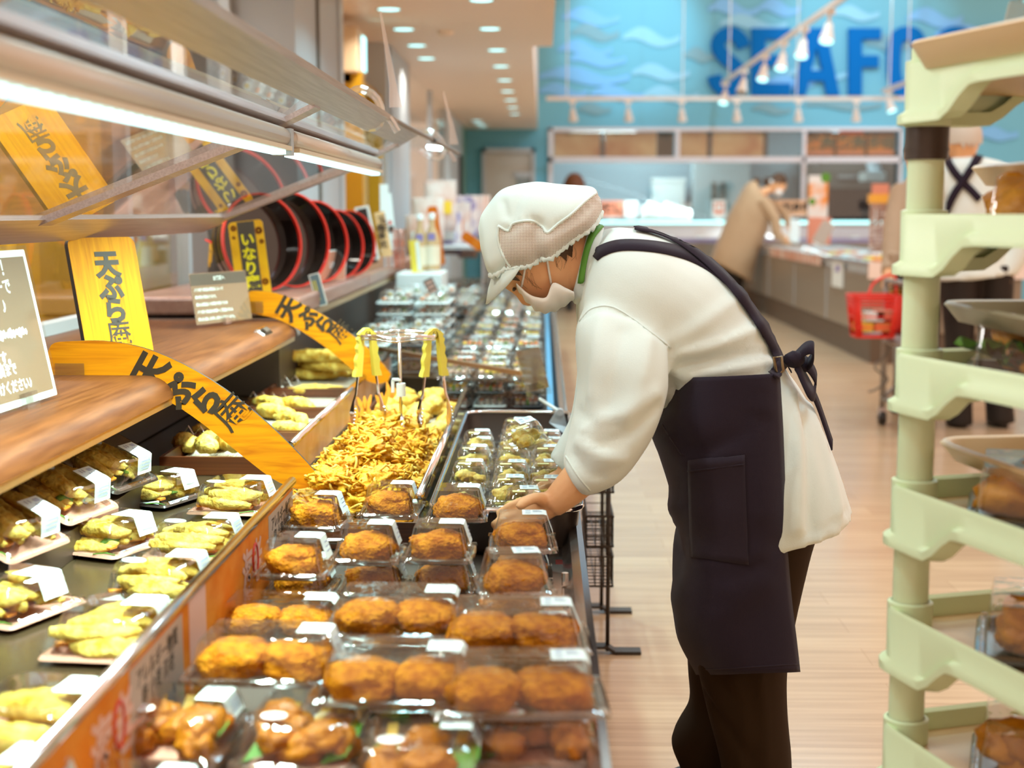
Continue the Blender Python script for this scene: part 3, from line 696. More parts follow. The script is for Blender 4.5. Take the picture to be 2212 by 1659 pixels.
def kaki_mesh(i, R=.045):
    def f():
        rn = random.Random(i+90); b = MB(); vs, fs = lump(R, R*.85, R*.5, i+60, sub=5, amp=.40, fr=2.3, crumb=.20, cf=7); b.add(vs, fs)
        for k in range(46):
            p = vs[rn.randrange(len(vs))]
            if p.z < R*.2: continue
            n = V(p.x, p.y, p.z*.8 - R*.1).normalized(); t = V(rn.uniform(-1,1), rn.uniform(-1,1), rn.uniform(-.4,.6)); t = (t - n*t.dot(n)*.7).normalized(); l = rn.uniform(.007,.019)
            q = [p - t*l*.6 - n*.002, p + n*rn.uniform(.003,.007), p + t*l*.5 + n*rn.uniform(.003,.010) + V(rn.uniform(-.004,.004),rn.uniform(-.004,.004),0), p + t*l + n*rn.uniform(-.004,.006)]
            b.tube(spline(q, 6), [.0012,.0021,.0025,.0023,.0019,.0009], 5, mi=1 if rn.random() < .4 else 0)
        return b.mesh('fritter', [KAKI, PALEV], True)
    return cached(('kaki', i, R), f)
# ---- clear packs
def ringpts(w, d, r, z, n=4): return [V(x, y, z) for x, y in rrect(w, d, r, n)]
def pack_mesh_tray(w, d, mt):
    b = MB(); r = .012
    b.loft([ringpts(w*.74, d*.74, r, .0015), ringpts(w*.82, d*.82, r, .003), ringpts(w*.86, d*.86, r, .012), ringpts(w*.90, d*.90, r, .0105), ringpts(w*.97, d*.97, r, .0115), ringpts(w, d, r, .0075)], cap=False)
    n = len(b.v)//6; b.f.append(tuple(range(n))[::-1]); b.m.append(0)
    return b.mesh('base_tray', mt, True, ang=40)
def pack_mesh_lid(w, d, h, top=.66, mt=None, r=.012, dome=0):
    b = MB(); R = [ringpts(w*.985, d*.985, r, .0125), ringpts(w*.93, d*.93, r, .0155), ringpts(w*.90, d*.90, r, .0125), ringpts(w*.86, d*.86, r, .015)]
    if dome:
        for k in range(1, 5): t = k/4*PI/2; R.append(ringpts(w*(.86-(.86-top)*(1-math.cos(t))), d*(.86-(.86-top)*(1-math.cos(t))), r*1.6, .015+(h-.015)*math.sin(t)))
    else:
        R += [ringpts(w*(top+.015), d*(top+.025), r*.8, h-.003), ringpts(w*top, d*(top+.01), r*.7, h)]
    b.loft(R, cap=False); n = 20; m = len(R); b.f.append(tuple((m-1)*n+j for j in range(n))); b.m.append(0)
    # pressed in foot cups at the corners of the rim
    for sx in (-1, 1):
        for sy in (-1, 1): b.lathe([(.0055,.012),(.0045,.017),(0,.0172)], 8, c=(sx*w*.455, sy*d*.44, 0))
    return b.mesh('lid', mt or PLAST, True, ang=30)
def label_mesh(w, d, h, top=.66, lw=.04, ll=.05, fold=.6, x=.0, y=.28, drop=None, side=1):
    """Sticker lying on the top and folded down over the right hand side; bars and lines printed on it."""
    xe = w*top/2; xb = w*.43; dx = (xb-xe); dz = (h-.018); sl = math.hypot(dx, dz); u = V(dx/sl, 0, -dz/sl)
    yc = d*top/2*y; e = .0011; b = MB(); dn = drop if drop is not None else min(sl*.95, ll*fold)
    prof = [V(xe-ll*(1-fold*.6), 0, h+e), V(xe-.004, 0, h+e), V(xe+.0015, 0, h-.001+e*.6)]
    if dn > .006: prof += [V(xe, 0, h) + u*dn*.5 + V(.002,0,.001), V(xe, 0, h) + u*dn + V(.0035,0,.0015)]
    rings = [[p + V(0, yc-lw/2, 0), p + V(0, yc+lw/2, 0)] for p in prof]
    b.loft(rings, cap=False, closed=False)
    x0 = prof[0].x; z = h+e+.0003
    for k in range(4): b.box(x0+.006+k*.0022, x0+.0072+k*.0022, yc+lw*.12, yc+lw*.38, z, z+.0001, 1)
    for k in range(3): b.box(x0+.018, x0+min(.018+.012+.003*k, ll*.55), yc+lw*(.3-.16*k), yc+lw*(.34-.16*k), z, z+.0001, 1)
    for k in range(2): b.box(x0+.005, x0+.014, yc-lw*(.12+.16*k), yc-lw*(.08+.16*k), z, z+.0001, 1)
    if dn > .02:
        for k in range(3):
            p = V(xe,0,h)+u*(dn*(.3+.2*k))+V(.0042,0,.003); b.add([p+V(0,yc-lw*.3,0), p+V(0,yc+lw*.3,0), p+u*.0016+V(0,yc+lw*.3,0), p+u*.0016+V(0,yc-lw*.3,0)], [(0,1,2,3)], 1)
    return b.mesh('price_label', [LABEL, PRINT], False)
def oval_mesh(rx, ry, ring, mid):
    b = MB(); n = 24
    b.add([(rx*math.cos(2*PI*k/n), ry*math.sin(2*PI*k/n), 0) for k in range(n)], [tuple(range(n))], 0)
    b.add([(rx*.92*math.cos(2*PI*k/n), ry*.9*math.sin(2*PI*k/n), .0002) for k in range(n)], [tuple(range(n))], 1)
    for k in range(3): b.box(-rx*(.55-.1*k), rx*(.5-.05*k), ry*(.35-.32*k), ry*(.47-.32*k), .0003, .0004, 2)
    return b.mesh('round_sticker', [ring, LABEL, mid], False)
def pack(key, lab, cat, loc, rz, grp, build):
    """First use of a kind builds it; later uses copy the thing with all its parts."""
    if key in MESHES: t = copy_tree(MESHES[key])
    else:
        t = thing(key[0], '', cat); build(t); MESHES[key] = t
    t.location = loc; t.rotation_euler = (0, 0, rz); tag(t, lab, cat, grp); t.scale = (1,1,1)
    return t
def pl(par, name, me, loc=(0,0,0), rz=0, rx=0, ry=0):
    o = link(name, me, par); o.location = loc; o.rotation_euler = (rx, ry, rz); return o
BASEC = clear('dim_base_plastic', (.50,.46,.42), .14, .6, .08)
def b_cutlet(w, d, h, i, nc=1, top=.66, lab=True, drop=None):
    def f(t):
        pl(t, 'base_tray', pack_mesh_tray(w, d, BASEC)); rn = random.Random(i)
        for k in range(nc):
            cx = (k-(nc-1)/2)*w*.40; me = cutlet_mesh(i*3+k, w*.385 if nc == 1 else w*.222, d*.345, h*.40)
            pl(t, 'cutlet', me, (cx, -.002+rn.uniform(-.004,.004), .004), rn.uniform(-.2,.2), rn.uniform(-.05,.12))
        ld = pl(t, 'lid', pack_mesh_lid(w, d, h, top)); pl(ld, 'price_label', label_mesh(w, d, h, top, lw=min(.04, d*.32), ll=.062, drop=drop))
    return f
ZR = .611
# small cutlet packs in two layers near the worker: px of the rim's front edge middle, level, turn, variant
def at_front(px, py, z, d, rz=0):
    p = unpx(px, py, Z=z+.008); return V(p.x - math.sin(rz)*d/2*-1*0, p.y + d/2*math.cos(rz), z)
CW, CD, CH = .118, .118, .062
UP = .067
cut1 = [(626,1252,1,-.08,0,'small clear cutlet pack on top beside the orange divider, front row'),
        (786,1220,1,-.04,1,'small clear cutlet pack on top, second from the orange divider, front row'),
        (944,1218,1,-.02,2,'small clear cutlet pack on top, third from the orange divider, front row'),
        (1108,1292,1,.14,1,'twisted small clear cutlet pack on top at the rail end of its row'),
        (1128,1196,1,.03,0,'small clear cutlet pack that the worker is holding in the case'),
        (672,1146,1,-.1,2,'small clear cutlet pack below the tip of the near wooden arch sign'),
        (838,1120,1,-.05,0,'small clear cutlet pack against the front of the fritter pile'),
        (985,1128,1,-.02,1,'small clear cutlet pack just left of the hand, touching the black tray'),
        (640,1290,0,-.05,1,'small clear cutlet pack in the bottom layer beside the orange divider'),
        (800,1292,0,-.03,2,'small clear cutlet pack in the bottom layer under the second top pack'),
        (955,1288,0,-.02,0,'small clear cutlet pack in the bottom layer under the third top pack'),
        (1104,1360,0,.05,2,'small clear cutlet pack in the bottom layer under the twisted pack'),
        (1120,1262,0,.02,1,'small clear cutlet pack in the bottom layer below the held pack')]
for px, py, lv, rz, v, lab in cut1:
    z = ZR + lv*UP
    p = unpx(px, py, Z=z+.008)
    pack(('cutlet_pack', v), lab, 'food pack', (p.x, p.y + CD/2, z), rz, 'small cutlet packs', b_cutlet(CW, CD, CH, v))
for i, (px, py) in enumerate(((690,1175),(850,1160),(990,1165))):
    p = unpx(px, py, Z=ZR+.008); pack(('cutlet_pack', i), 'small clear cutlet pack hidden in the bottom layer behind the front row', 'food pack', (p.x, p.y+CD/2+.01, ZR), -.03, 'small cutlet packs', b_cutlet(CW, CD, CH, i))
# wide packs with two cutlets
WW, WD, WH = .205, .128, .058
wide = [(560,1484,1,-.05,0,'wide clear pack of fried cutlets against the orange divider, label over its right side'),
        (590,1392,0,-.05,1,'wide clear pack half under the divider side wide pack, with a bright sheen'),
        (852,1384,1,-.02,1,'wide clear cutlet pack in the middle, behind the nearest middle pack'),
        (846,1530,1,-.02,2,'wide clear cutlet pack in the middle, nearest of the wide packs'),
        (1108,1418,1,.03,0,'wide clear cutlet pack beside the steel rail with a pale film patch'),
        (1122,1556,1,.05,1,'wide clear cutlet pack beside the steel rail, partly under the skewer pack')]
for px, py, lv, rz, v, lab in wide:
    z = ZR + .012 + lv*.05
    p = unpx(px, py, Z=z+.008)
    t = pack(('wide_cutlet_pack', v), lab, 'food pack', (p.x, p.y + WD/2, z), rz, 'wide two cutlet packs', b_cutlet(WW, WD, WH, v+7, 2, .74, drop=.04 if v == 0 else .008))
for i, (px, py) in enumerate(((560,1500),(846,1545),(852,1400),(1108,1432),(1122,1570))):
    p = unpx(px, py, Z=ZR+.008); 
    if i != 0: pack(('wide_cutlet_pack', i % 3), 'wide clear cutlet pack forming the hidden bottom layer', 'food pack', (p.x, p.y+WD/2+.015, ZR-.008), 0, 'wide two cutlet packs', None)
# fried chicken packs with sticks along the bottom of the picture
def b_skewer(i, w=.15, d=.17, h=.055):
    def f(t):
        rn = random.Random(i+5); pl(t, 'base_tray', pack_mesh_tray(w, d, mat_once('clear_ribbed_base', lambda n: clear(n, (.80,.72,.66), .16, .6, .08))))
        MB().box(-w*.37,w*.37,-d*.37,d*.37,.003,.005).build('paper_liner', PINKT, t)
        for k in range(9):
            x, y = rn.uniform(-w*.28, w*.28), rn.uniform(-d*.30, d*.22); pl(t, 'fried_chicken', kara_mesh(rn.randrange(6), .027), (x, y, .006+.012*(k > 5)), rn.uniform(0,6), rn.uniform(-.4,.4))
        for k in range(3):
            x = -w*.25 + w*.25*k; b = MB(); b.bar((x, d*.05, .018), (x+rn.uniform(-.01,.015), d*.40, .034), .012, .006); b.build('skewer', STICK, t)
        for k in range(2):
            x = (-.33+.6*k)*w; b = MB(); q = [V(x,-d*.3,.012),V(x+.012,-d*.1,.03),V(x+.006,d*.15,.03),V(x+.015,d*.34,.02)]; b.ribbon(spline(q,8), [V(.014,.003,.004)]*8); b.build('leaf', LEAFG, t)
        ld = pl(t, 'lid', pack_mesh_lid(w, d, h, .72, dome=1)); pl(ld, 'price_label', label_mesh(w, d, h, .72, lw=.05, ll=.05, fold=.55, y=.45)); pl(ld, 'round_sticker', oval_mesh(.016,.013, PINKB, REDP), (-w*.2, -d*.2, h+.0015))
    return f
for px, py, rz, v, lab in ((424,1486,-.10,0,'fried chicken pack near the bottom edge beside the orange divider, oval red sticker'),
        (690,1500,-.06,1,'fried chicken pack with sticks near the bottom edge, second from the orange divider'),
        (925,1545,-.02,2,'fried chicken pack near the bottom edge with one big white label, third from the divider'),
        (1160,1492,.05,0,'fried chicken pack near the bottom edge beside the steel rail')):
    p = unpx(px, py, Z=ZR+.05); pack(('fried_chicken_pack', v), lab, 'food pack', (p.x, p.y-.09, ZR+.012), rz, 'fried chicken packs', b_skewer(v))
p = unpx(365, 1632, Z=ZR+.06); pack(('fried_chicken_pack', 1), 'fried chicken pack at the bottom edge of the picture, only its label corner showing', 'food pack', (p.x-.02, p.y-.09, ZR+.012), -.1, 'fried chicken packs', None)
# ---- film wrapped tempura packs on the raised deck
ZL = .661
def b_temp(i, w=.155, d=.165, h=.062, dark=False):
    def f(t):
        rn = random.Random(i+20); pl(t, 'base_tray', pack_mesh_tray(w, d, mat_once('dark_pattern_tray', lambda n: mat(n, (.05,.035,.03), .25)) if i % 3 == 1 else PINKT))
        if i % 3 == 1:
            b = MB()
            for k in range(3):
                x = -w*.3 + k*w*.28; b.add([(x-.02,-d*.47,.0135),(x+.02,-d*.47,.0135),(x,-d*.30,.0150)], [(0,1,2)])
            b.build('tray_pattern', LABEL, t)
        for k in range(9):
            me = tempura_mesh(rn.randrange(5)+(50 if dark else 0), rn.choice((.105,.12,.095)), rn.choice((.017,.020))); o = pl(t, 'tempura_piece', me, (rn.uniform(-.014,.014), d*(.30-.075*k), .006+.008*rn.random()+.017*(k % 2)), rn.uniform(-.35,.25), rn.uniform(-.1,.3))
        for k in range(2): pl(t, 'shrimp_tail', cached('tail', lambda: MB().loft([[V(-.004,0,0),V(.004,0,0),V(.004,0,.004),V(-.004,0,.004)],[V(-.009,.02,.001),V(.009,.02,.001),V(.009,.02,.004),V(-.009,.02,.004)]]).mesh('shrimp_tail', SHRTAIL)), (-.05+.09*k, -d*.2, .014), 2+k)
        ld = pl(t, 'film_lid', pack_mesh_lid(w, d, h, .70, dome=1, r=.02)); pl(ld, 'price_label', label_mesh(w, d, h, .70, lw=.050, ll=.074, fold=.6, y=.40, drop=.036))
        pl(t, 'vegetable_slice', cached(('veg', i % 2), lambda: m_stick('vegetable_slice', (PURPLE, LEAFG)[i % 2], .055, .010, i+7)), (w*.20, -d*.12, .016), 1.1); 
        if i < 5: pl(ld, 'round_sticker', oval_mesh(.021,.014, GREYP, EGGY), (-w*.20, -d*.18, h+.0015), -.35)
        b = MB(); b.tube([(w*.2,-d*.49,.013),(w*.35,-d*.46,.016),(w*.44,-d*.42,.012)], .0012, 5); b.build('green_edge', LEAFG, t)
    return f
film = [(492,1108,-.10,0,'film wrapped tempura pack on the raised deck, farthest in the row along the divider'),
        (406,1205,-.10,2,'film wrapped tempura pack along the divider, second from the far end'),
        (318,1302,-.10,4,'film wrapped tempura pack along the divider, beside the empty dark gap'),
        (212,1424,-.10,5,'film wrapped tempura pack along the divider, nearest the camera of the pale ones'),
        (318,1088,-.38,1,'film wrapped tempura pack in the inner row, just in front of the tempura trays'),
        (205,1196,-.38,3,'film wrapped tempura pack in the inner row, at the back edge of the dark gap'),
        (-25,1345,-.38,0,'film wrapped tempura pack in the inner row, in front of the dark gap')]
for px, py, rz, v, lab in film:
    p = unpx(px, py, Z=ZL+.012); pack(('tempura_pack', v), lab, 'food pack', (p.x, p.y + .08, ZL), rz, 'film wrapped tempura packs', b_temp(v))
p = unpx(70, 1560, Z=ZL+.04); pack(('dark_tempura_pack', 6), 'film wrapped pack of browner tempura at the lower left edge', 'food pack', (p.x, p.y+.03, ZL), -.12, 'film wrapped tempura packs', b_temp(6, .17, .18, .064, True))
p = unpx(-60, 1680, Z=ZL+.04); pack(('dark_tempura_pack', 6), 'film wrapped pack cut off by the lower left corner, clear round dome', 'food pack', (p.x+.02, p.y-.02, ZL), -.12, 'film wrapped tempura packs', None)
lean = [(178,2.64,1,'film wrapped tempura pack leaning under the shelf edge, farthest of three'),(62,2.38,3,'film wrapped tempura pack leaning under the shelf edge, middle of three'),(-28,2.12,0,'film wrapped tempura pack leaning under the shelf edge at the picture edge')]
MB().box(-.96,-.80,.6,2.76,ZL,ZL+.05).build('riser', DARK, case)
for px, py, v, lab in lean:
    t = pack(('tempura_pack', v), lab, 'food pack', (-.850, py, ZL+.085), -.3, 'film wrapped tempura packs', b_temp(v)); t.rotation_euler = (.0, .42, -.25)
# ---- lacquer trays of loose tempura
LACQ = mat('brown_lacquer', (.17,.045,.014), .28, col2=(.11,.028,.010), nscale=3, stretch=(1,1,60), coat=.3)
MESHM = mat('pale_mesh_mat', (.72,.62,.48), .45, bump=1.0, bscale=150, bstretch=(1,1.6,1))
WIREM = mat('thin_steel_wire', (.68,.60,.52), .25, 1.0)
def tray_box(lab, x0, x1, y0, y1, z, h=.045, grp=None):
    t = thing('lacquer_tray', lab, 'tray', ((x0+x1)/2, (y0+y1)/2, z), group=grp, world=True); e = .008
    b = MB(); b.box(x0,x1,y0,y0+e,z,z+h); b.box(x0,x1,y1-e,y1,z,z+h); b.box(x0,x0+e,y0+e,y1-e,z,z+h); b.box(x1-e,x1,y0+e,y1-e,z,z+h); b.build('rim_boards', LACQ, t)
    MB().box(x0+e,x1-e,y0+e,y1-e,z,z+.008).build('base_board', DARK, t)
    b = MB(); b.box(x0+e+.004,x1-e-.004,y0+e+.004,y1-e-.004,z+.008,z+.012)
    k = 0
    while x0+e+.01+k*.008 < x1-e-.01: xx = x0+e+.01+k*.008; b.box(xx, xx+.0035, y0+e+.006, y1-e-.006, z+.012, z+.0145); k += 1
    b.build('mesh_mat', MESHM, t)
    return t
tx0, tx1 = -.86, XD2-.018
tray_box('brown lacquer tempura tray nearest the camera, ribbed front board', tx0, tx1, 3.06, 3.42, ZL, .042, 'lacquer tempura trays')
tray_box('brown lacquer tempura tray, second from the camera', tx0, tx1, 3.44, 3.84, ZL, .042, 'lacquer tempura trays')
tray_box('brown lacquer tempura tray holding one single piece', tx0, tx1, 3.86, 4.28, ZL, .042, 'lacquer tempura trays')
tray_box('brown lacquer tempura tray farthest back under long tempura', tx0, tx1, 4.30, 4.84, ZL, .042, 'lacquer tempura trays')
def wires(lab, px, py, z):
    p = unpx(px, py, Z=z); t = thing('wire_rest', lab, 'wire rest', p, group='bent wire rests in the tempura trays', world=True); b = MB(); rn = random.Random(px)
    for k in range(4):
        o = V(-.045+.03*k, rn.uniform(-.01,.01), 0); b.tube([p+o+V(-.02,-.02,.0), p+o+V(.01,0,.045), p+o+V(.04,-.01,.0)], .0016, 5)
    b.tube([p+V(-.06,0,.03), p+V(.075,.0,.022)], .0016, 5); b.build('wires', WIREM, t)
wires('bent wire rest in the nearest tempura tray', 440, 958, ZL+.016); wires('bent wire rest in the second tempura tray', 572, 880, ZL+.016); wires('bent wire rest beside the long tempura', 600, 842, ZL+.016)
def loose(name, me, lab, px, py, z, rz, grp, rx=0, ry=0, s=1.0):
    p = unpx(px, py, Z=z); o = link(name, me); o.location = p; o.rotation_euler = (rx, ry, rz); o.scale = (s,s,s)
    return tag(o, lab, 'tempura' if name != 'fritter' else 'fritter', grp)
zz = ZL+.018
for i, (px, py, rz, s, lab) in enumerate(((402,972,1.9,1.15,'curled ring like tempura piece at the left in the nearest tray'),(442,975,2.0,1.0,'tempura piece second from the left in the nearest tray'),(462,966,2.1,1.1,'tempura piece in the middle of the nearest tray'),
        (492,972,2.1,1.1,'tempura piece right of the middle in the nearest tray'),(512,962,2.2,1.0,'tempura slice beside the arch sign in the nearest tray'),(540,978,2.2,1.05,'tempura piece half behind the near arch sign'),(470,942,.3,1.0,'tempura piece lying across the back of the nearest tray'))):
    loose('tempura_piece', tempura_mesh(10+i % 4, .125, .029), lab, px, py, zz+.016*(i % 2), rz, 'loose tempura in the nearest tray', s=s)
for i, (px, py, rz, s, lab) in enumerate(((572,886,2.3,1.1,'tempura piece partly behind the near arch sign in the second tray'),(596,900,2.3,1.1,'tempura piece in the middle of the second tray'),(636,888,2.35,1.15,'sweet potato tempura with a dark rim in the second tray'),(626,920,2.3,1.0,'tempura piece nearest the divider in the second tray'),(636,940,2.4,1.1,'tempura piece at the front of the second tray beside the arch'))):
    loose('tempura_piece', tempura_mesh(14+i % 3, .15, .028), lab, px, py, zz, rz, 'loose tempura in the second tray', s=s)
loose('tempura_piece', tempura_mesh(18, .16, .024), 'single long tempura piece alone in its tray', 682, 852, zz, .35, None, s=1.1)
loose('tempura_piece', tempura_mesh(12, .05, .016), 'tiny tempura scrap beside the single long piece', 728, 846, zz, .8, None)
for i, (px, py, dz, rz, lab) in enumerate(((628,812,0,-.5,'long tempura at the left end of the back tray heap'),(672,818,.0,-.12,'long tempura at the bottom of the back tray heap'),(722,818,.0,-.1,'long tempura at the right foot of the back tray heap'),
        (640,792,.03,-.4,'long tempura in the second layer at the left of the back heap'),(680,798,.034,-.2,'long tempura in the middle of the back heap'),(728,800,.034,-.2,'long tempura near the divider on the back heap'),(690,784,.066,-.18,'deep yellow long tempura on top of the back heap'),(622,778,.05,.1,'pale tempura at the upper left of the back heap'))):
    loose('tempura_piece', tempura_mesh(20+i % 4, .27, .033), lab, px, py, zz+dz, rz, 'long tempura heap in the back tray')
# ---- fritter heap between the two dividers
tf = tray_box('brown lacquer tray under the heap of golden fritters', XD2+.012, XD3-.012, 2.62, 4.42, ZD+.002, .052)
rn = random.Random(3); ffn = 0
ffs = []
for iy in range(9):
    for ix in range(3):
        y = 2.74 + iy*.098 + (.04 if ix % 2 else 0); x = XD2+.072 + ix*.086
        hgt = .045*(1-abs(ix-1)*.5)*math.sin(min(1, (iy+.6)/4)*PI/2)
        ffs.append((x+rn.uniform(-.008,.008), y, ZD+.02+hgt*.4+rn.uniform(0,.01)))
for iy in range(7):
    for ix in range(2): ffs.append((XD2+.112+ix*.09+rn.uniform(-.01,.01), 2.80+iy*.105+rn.uniform(-.01,.01), ZD+.066+rn.uniform(0,.015)))
for k in range(4): ffs.append((XD2+.155+rn.uniform(-.02,.02), 2.96+k*.14, ZD+.105+rn.uniform(0,.01)))
pos = ['left side', 'middle', 'right side']
for k, (x, y, z) in enumerate(ffs):
    if y > 3.62 and k < 27: continue
    o = link('fritter', kaki_mesh(k % 6)); o.location = (x, y, z); o.rotation_euler = (rn.uniform(-.35,.35), rn.uniform(-.3,.3), rn.uniform(0,6.3)); o.scale = [rn.uniform(1.1,1.35)]*3
    lay = 'bottom' if k < 27 else 'middle' if k < 41 else 'top'
    tag(o, 'golden fritter in the heap, %s layer, %s, %s row from the front' % (lay, pos[(k % 3) if k < 27 else (k % 2)*2 if k < 41 else 1], ordw[((k//3) if k < 27 else (k-27)//2 if k < 41 else k-41)]), 'fritter', 'golden fritters in the heap')
k = 0
for iy in range(4):
    for ix in range(3):
        for lv in range(2):
            if lv and ix == 2: continue
            o = link('tempura_piece', tempura_mesh(30+k % 4, .15, .032)); o.location = (XD2+.075+ix*.085+lv*.04, 3.72+iy*.19, ZD+.02+lv*.045); o.rotation_euler = (0, rn.uniform(-.15,.15), 1.2+rn.uniform(-.5,.5))
            tag(o, 'pale tempura behind the fritter heap, %s row, %s, %s layer' % (ordw[iy].replace('nearest','first'), ('left','middle','right')[ix], ('lower','upper')[lv]), 'tempura', 'pale tempura behind the fritters'); k += 1
for i, (px, py, rz) in enumerate(((775,905,.3),(790,880,-.2),(808,905,.1),(830,870,-.4),(760,925,.5),(845,850,.2))):
    def tl():
        b = MB()
        for s in (-1, 0, 1): b.loft([[V(-.004,-.001,0),V(.004,-.001,0),V(.004,.001,0),V(-.004,.001,0)],[V(s*.012-.007,-.001,.03),V(s*.012+.007,-.001,.03),V(s*.012+.007,.001,.03),V(s*.012-.007,.001,.03)],[V(s*.02-.002,-.001,.05),V(s*.02+.002,-.001,.05),V(s*.02+.002,.001,.05),V(s*.02-.002,.001,.05)]])
        b.loft([[V(.011*math.cos(a), .011*math.sin(a), z) for a in (2*PI*q/8 for q in range(8))] for z in (-.09, -.05, .003)], mi=1)
        return b.mesh('shrimp_tempura', [SHRTAIL, TEMP])
    p = unpx(px, py+14, Y=3.66+.05*i); o = link('shrimp_tempura', cached('shr', tl)); o.location = p; o.rotation_euler = (-.35, rz, rz); tag(o, 'shrimp tempura standing tail up behind the fritter heap, %s from the left' % ordw[[1,2,3,4,0,5][i]].replace('nearest','first'), 'tempura', 'shrimp tempura tails')
# ---------------------------------------------------------------- signs on the shelf
def stem(th, px, py, Y, zd, r=.006):
    Fi = th.matrix_world.inverted(); q = unpx(px, py, Y=Y); a, c = Fi @ q, Fi @ V(q.x, q.y, zd); b = MB(); b.tube([a, c], r, 8); b.build('stem', GREYL, th)
def board_at(name, lab, cat, corners, Y, t, face, edge, r=.012, depths=None):
    """A flat board from the picture corners bottom left, bottom right and top left at depth Y; returns the thing and its face frame."""
    if isinstance(depths, float):      # standing on a level surface, leaning back until the top left corner falls in place
        O, A = unpx(*corners[0], Z=depths), unpx(*corners[1], Z=depths); U = (A-O).normalized(); B = V(-U.y, U.x, 0); best = None
        d = (unpx(*corners[2], Y=1) - CO).normalized()
        for k in range(-45, 66):
            W = B*math.sin(math.radians(k)) + V(0,0,1)*math.cos(math.radians(k)); n = U.cross(W); q = CO + d*((O-CO).dot(n)/d.dot(n)) - O
            if best is None or abs(q.dot(U)) < best[0]: best = (abs(q.dot(U)), q.dot(W), W.copy())
        U = A-O; w = U.length; h = best[1]; W = best[2]*h
    else:
        O, A, B = (unpx(*c, Y=y) for c, y in zip(corners, depths or (Y, Y, Y)))
        U = (A-O); W = (B-O); w = U.length; W = W - U.normalized()*W.dot(U.normalized()); h = W.length
    F = frame((O+A)/2 + W/2, U, W); N = F.to_3x3() @ V(0,0,1)
    if N.y > 0: N = -N
    th = thing(name, lab, cat, (0,0,0)); th.matrix_world = F
    out = [(x, y) for x, y in rrect(w, h, r, 5)]
    b = MB(); b.prism(out, (0,0,-t), (1,0,0), (0,1,0), (0,0,1), t-.0006); b.build('backing', edge, th)
    b = MB(); b.prism(out, (0,0,-.0006), (1,0,0), (0,1,0), (0,0,1), .0006); b.build('face', face, th)
    return th, w, h
def vtext(s, th, x, ytop, size, mt, step, off=.02, name='lettering', sx=1.0):
    for i, c in enumerate(s):
        M = Matrix.Translation((x, ytop - step*i, .0004)) @ Matrix.Diagonal((sx,1,1,1)); lettering(c, th, M, mt, size, .0004, off*size*(.12 if c == '庵' else 1), name=name)
TILTWOOD = SIGNWOOD
th, w, h = board_at('wood_sign', 'upright golden wood sign with black brush lettering standing on the brown shelf', 'sign', ((192,784),(334,768),(143,514)), 3.1, .012, SIGNWOOD, BLACK, .018, .919)
vtext('天ぷら庵', th, .004, h*.5-h*.235, .064, INK, h*.190, .05, sx=1.08)
GOLD = mat('gold_yellow_paper', (.86,.52,.012), .4, col2=(.66,.30,.01), nscale=9, detail=5, lo=.5, hi=.72)
DKG = mat('dark_olive_band', (.07,.065,.05), .45)
th, w, h = board_at('paper_sign', 'yellow patterned sign with a dark centre band standing before the lacquer tubs', 'sign', ((514,648),(588,640),(495,481)), 4.45, .008, GOLD, BLACK, .014)
MB().box(-.025*w/.1, .025*w/.1, -h/2+.004, h/2-.002, .0002, .0008).build('band', DKG, th)
LEM = mat('lemon_lettering', (.92,.85,.02), .4)
for i, c in enumerate('いなり庵'): lettering(c, th, Matrix.Translation((0, h*.5-h*.25-h*.185*i, .0009)), LEM, .046, .0003, .0016)
b = MB()
for (fx, fy, r) in ((-.36,.42,.010),(.36,.36,.013),(.40,.22,.008),(-.38,.3,.006),(.36,-.30,.012),(-.37,-.38,.009)):
    for k in range(8): a = 2*PI*k/8; b.lathe([(0,.0004),(r*.42,.0004)], 8, c=(fx*w+r*.6*math.cos(a), fy*h+r*.6*math.sin(a), .0003))
b.build('blossom_print', mat('rust_print', (.42,.14,.01), .5), th)
# brown customer notice in an acrylic stand
NOTICE = mat('brown_notice_paper', (.26,.17,.11), .25)
th, w, h = board_at('notice', 'large white framed brown notice in a clear stand, cut by the picture edge', 'notice', ((-75,916),(124,852),(-160,552)), 2.55, .004, LABEL, ACRYL, .004, .925)
MB().box(-w/2+.012, w/2-.012, -h/2+.012, h/2-.012, .0002, .0006).build('brown_panel', NOTICE, th)
def px_local(th, x, y):
    Fi = th.matrix_world.inverted(); o = Fi @ CO; d = (Fi @ unpx(x, y, Y=1)) - o
    return o - d*(o.z/d.z)
for s, x, y, sz in (('！', 18, 580, .034),('ーで', 22, 620, .030),('♪', 12, 662, .030),('いします。', 30, 772, .026),('係員まで', 35, 797, .022),('お掛けください♪', 68, 826, .023)):
    q = px_local(th, x, y); lettering(s, th, Matrix.Translation((q.x, q.y, .0008)), LABEL, sz, .0002, .0006, align='RIGHT')
q = px_local(th, 55, 716); b = MB()
for k in range(14): b.lathe([(0,.0009),(.006+.002*(k % 3),.0009)], 5, c=(q.x-.012*k, q.y+.002*(k % 2), 0))
b.build('printed_rule', LABEL, th)
MB().box(-w/2-.004, w/2+.005, -h/2-.006, h/2+.007, .0015, .003).build('clear_cover', SLEEVE, th)
MB().box(-.02+w*.12, .03+w*.12, -h/2-.012, -h/2+.02, .003, .012).build('clear_clip', ACRYL, th)
th, w, h = board_at('notice', 'small brown customer notice with white text in a clear stand on the shelf end', 'notice', ((425,702),(545,688),(408,592)), 3.75, .003, NOTICE, ACRYL, .003, .930)
MB().box(-w/2+.002, w/2-.002, h*.5-h*.24, h/2-.002, .0002, .0005).build('dark_heading', DKG, th)
lettering('お客様へ', th, Matrix.Translation((0, h*.38, .0008)), LABEL, .014, .0002, .0003)
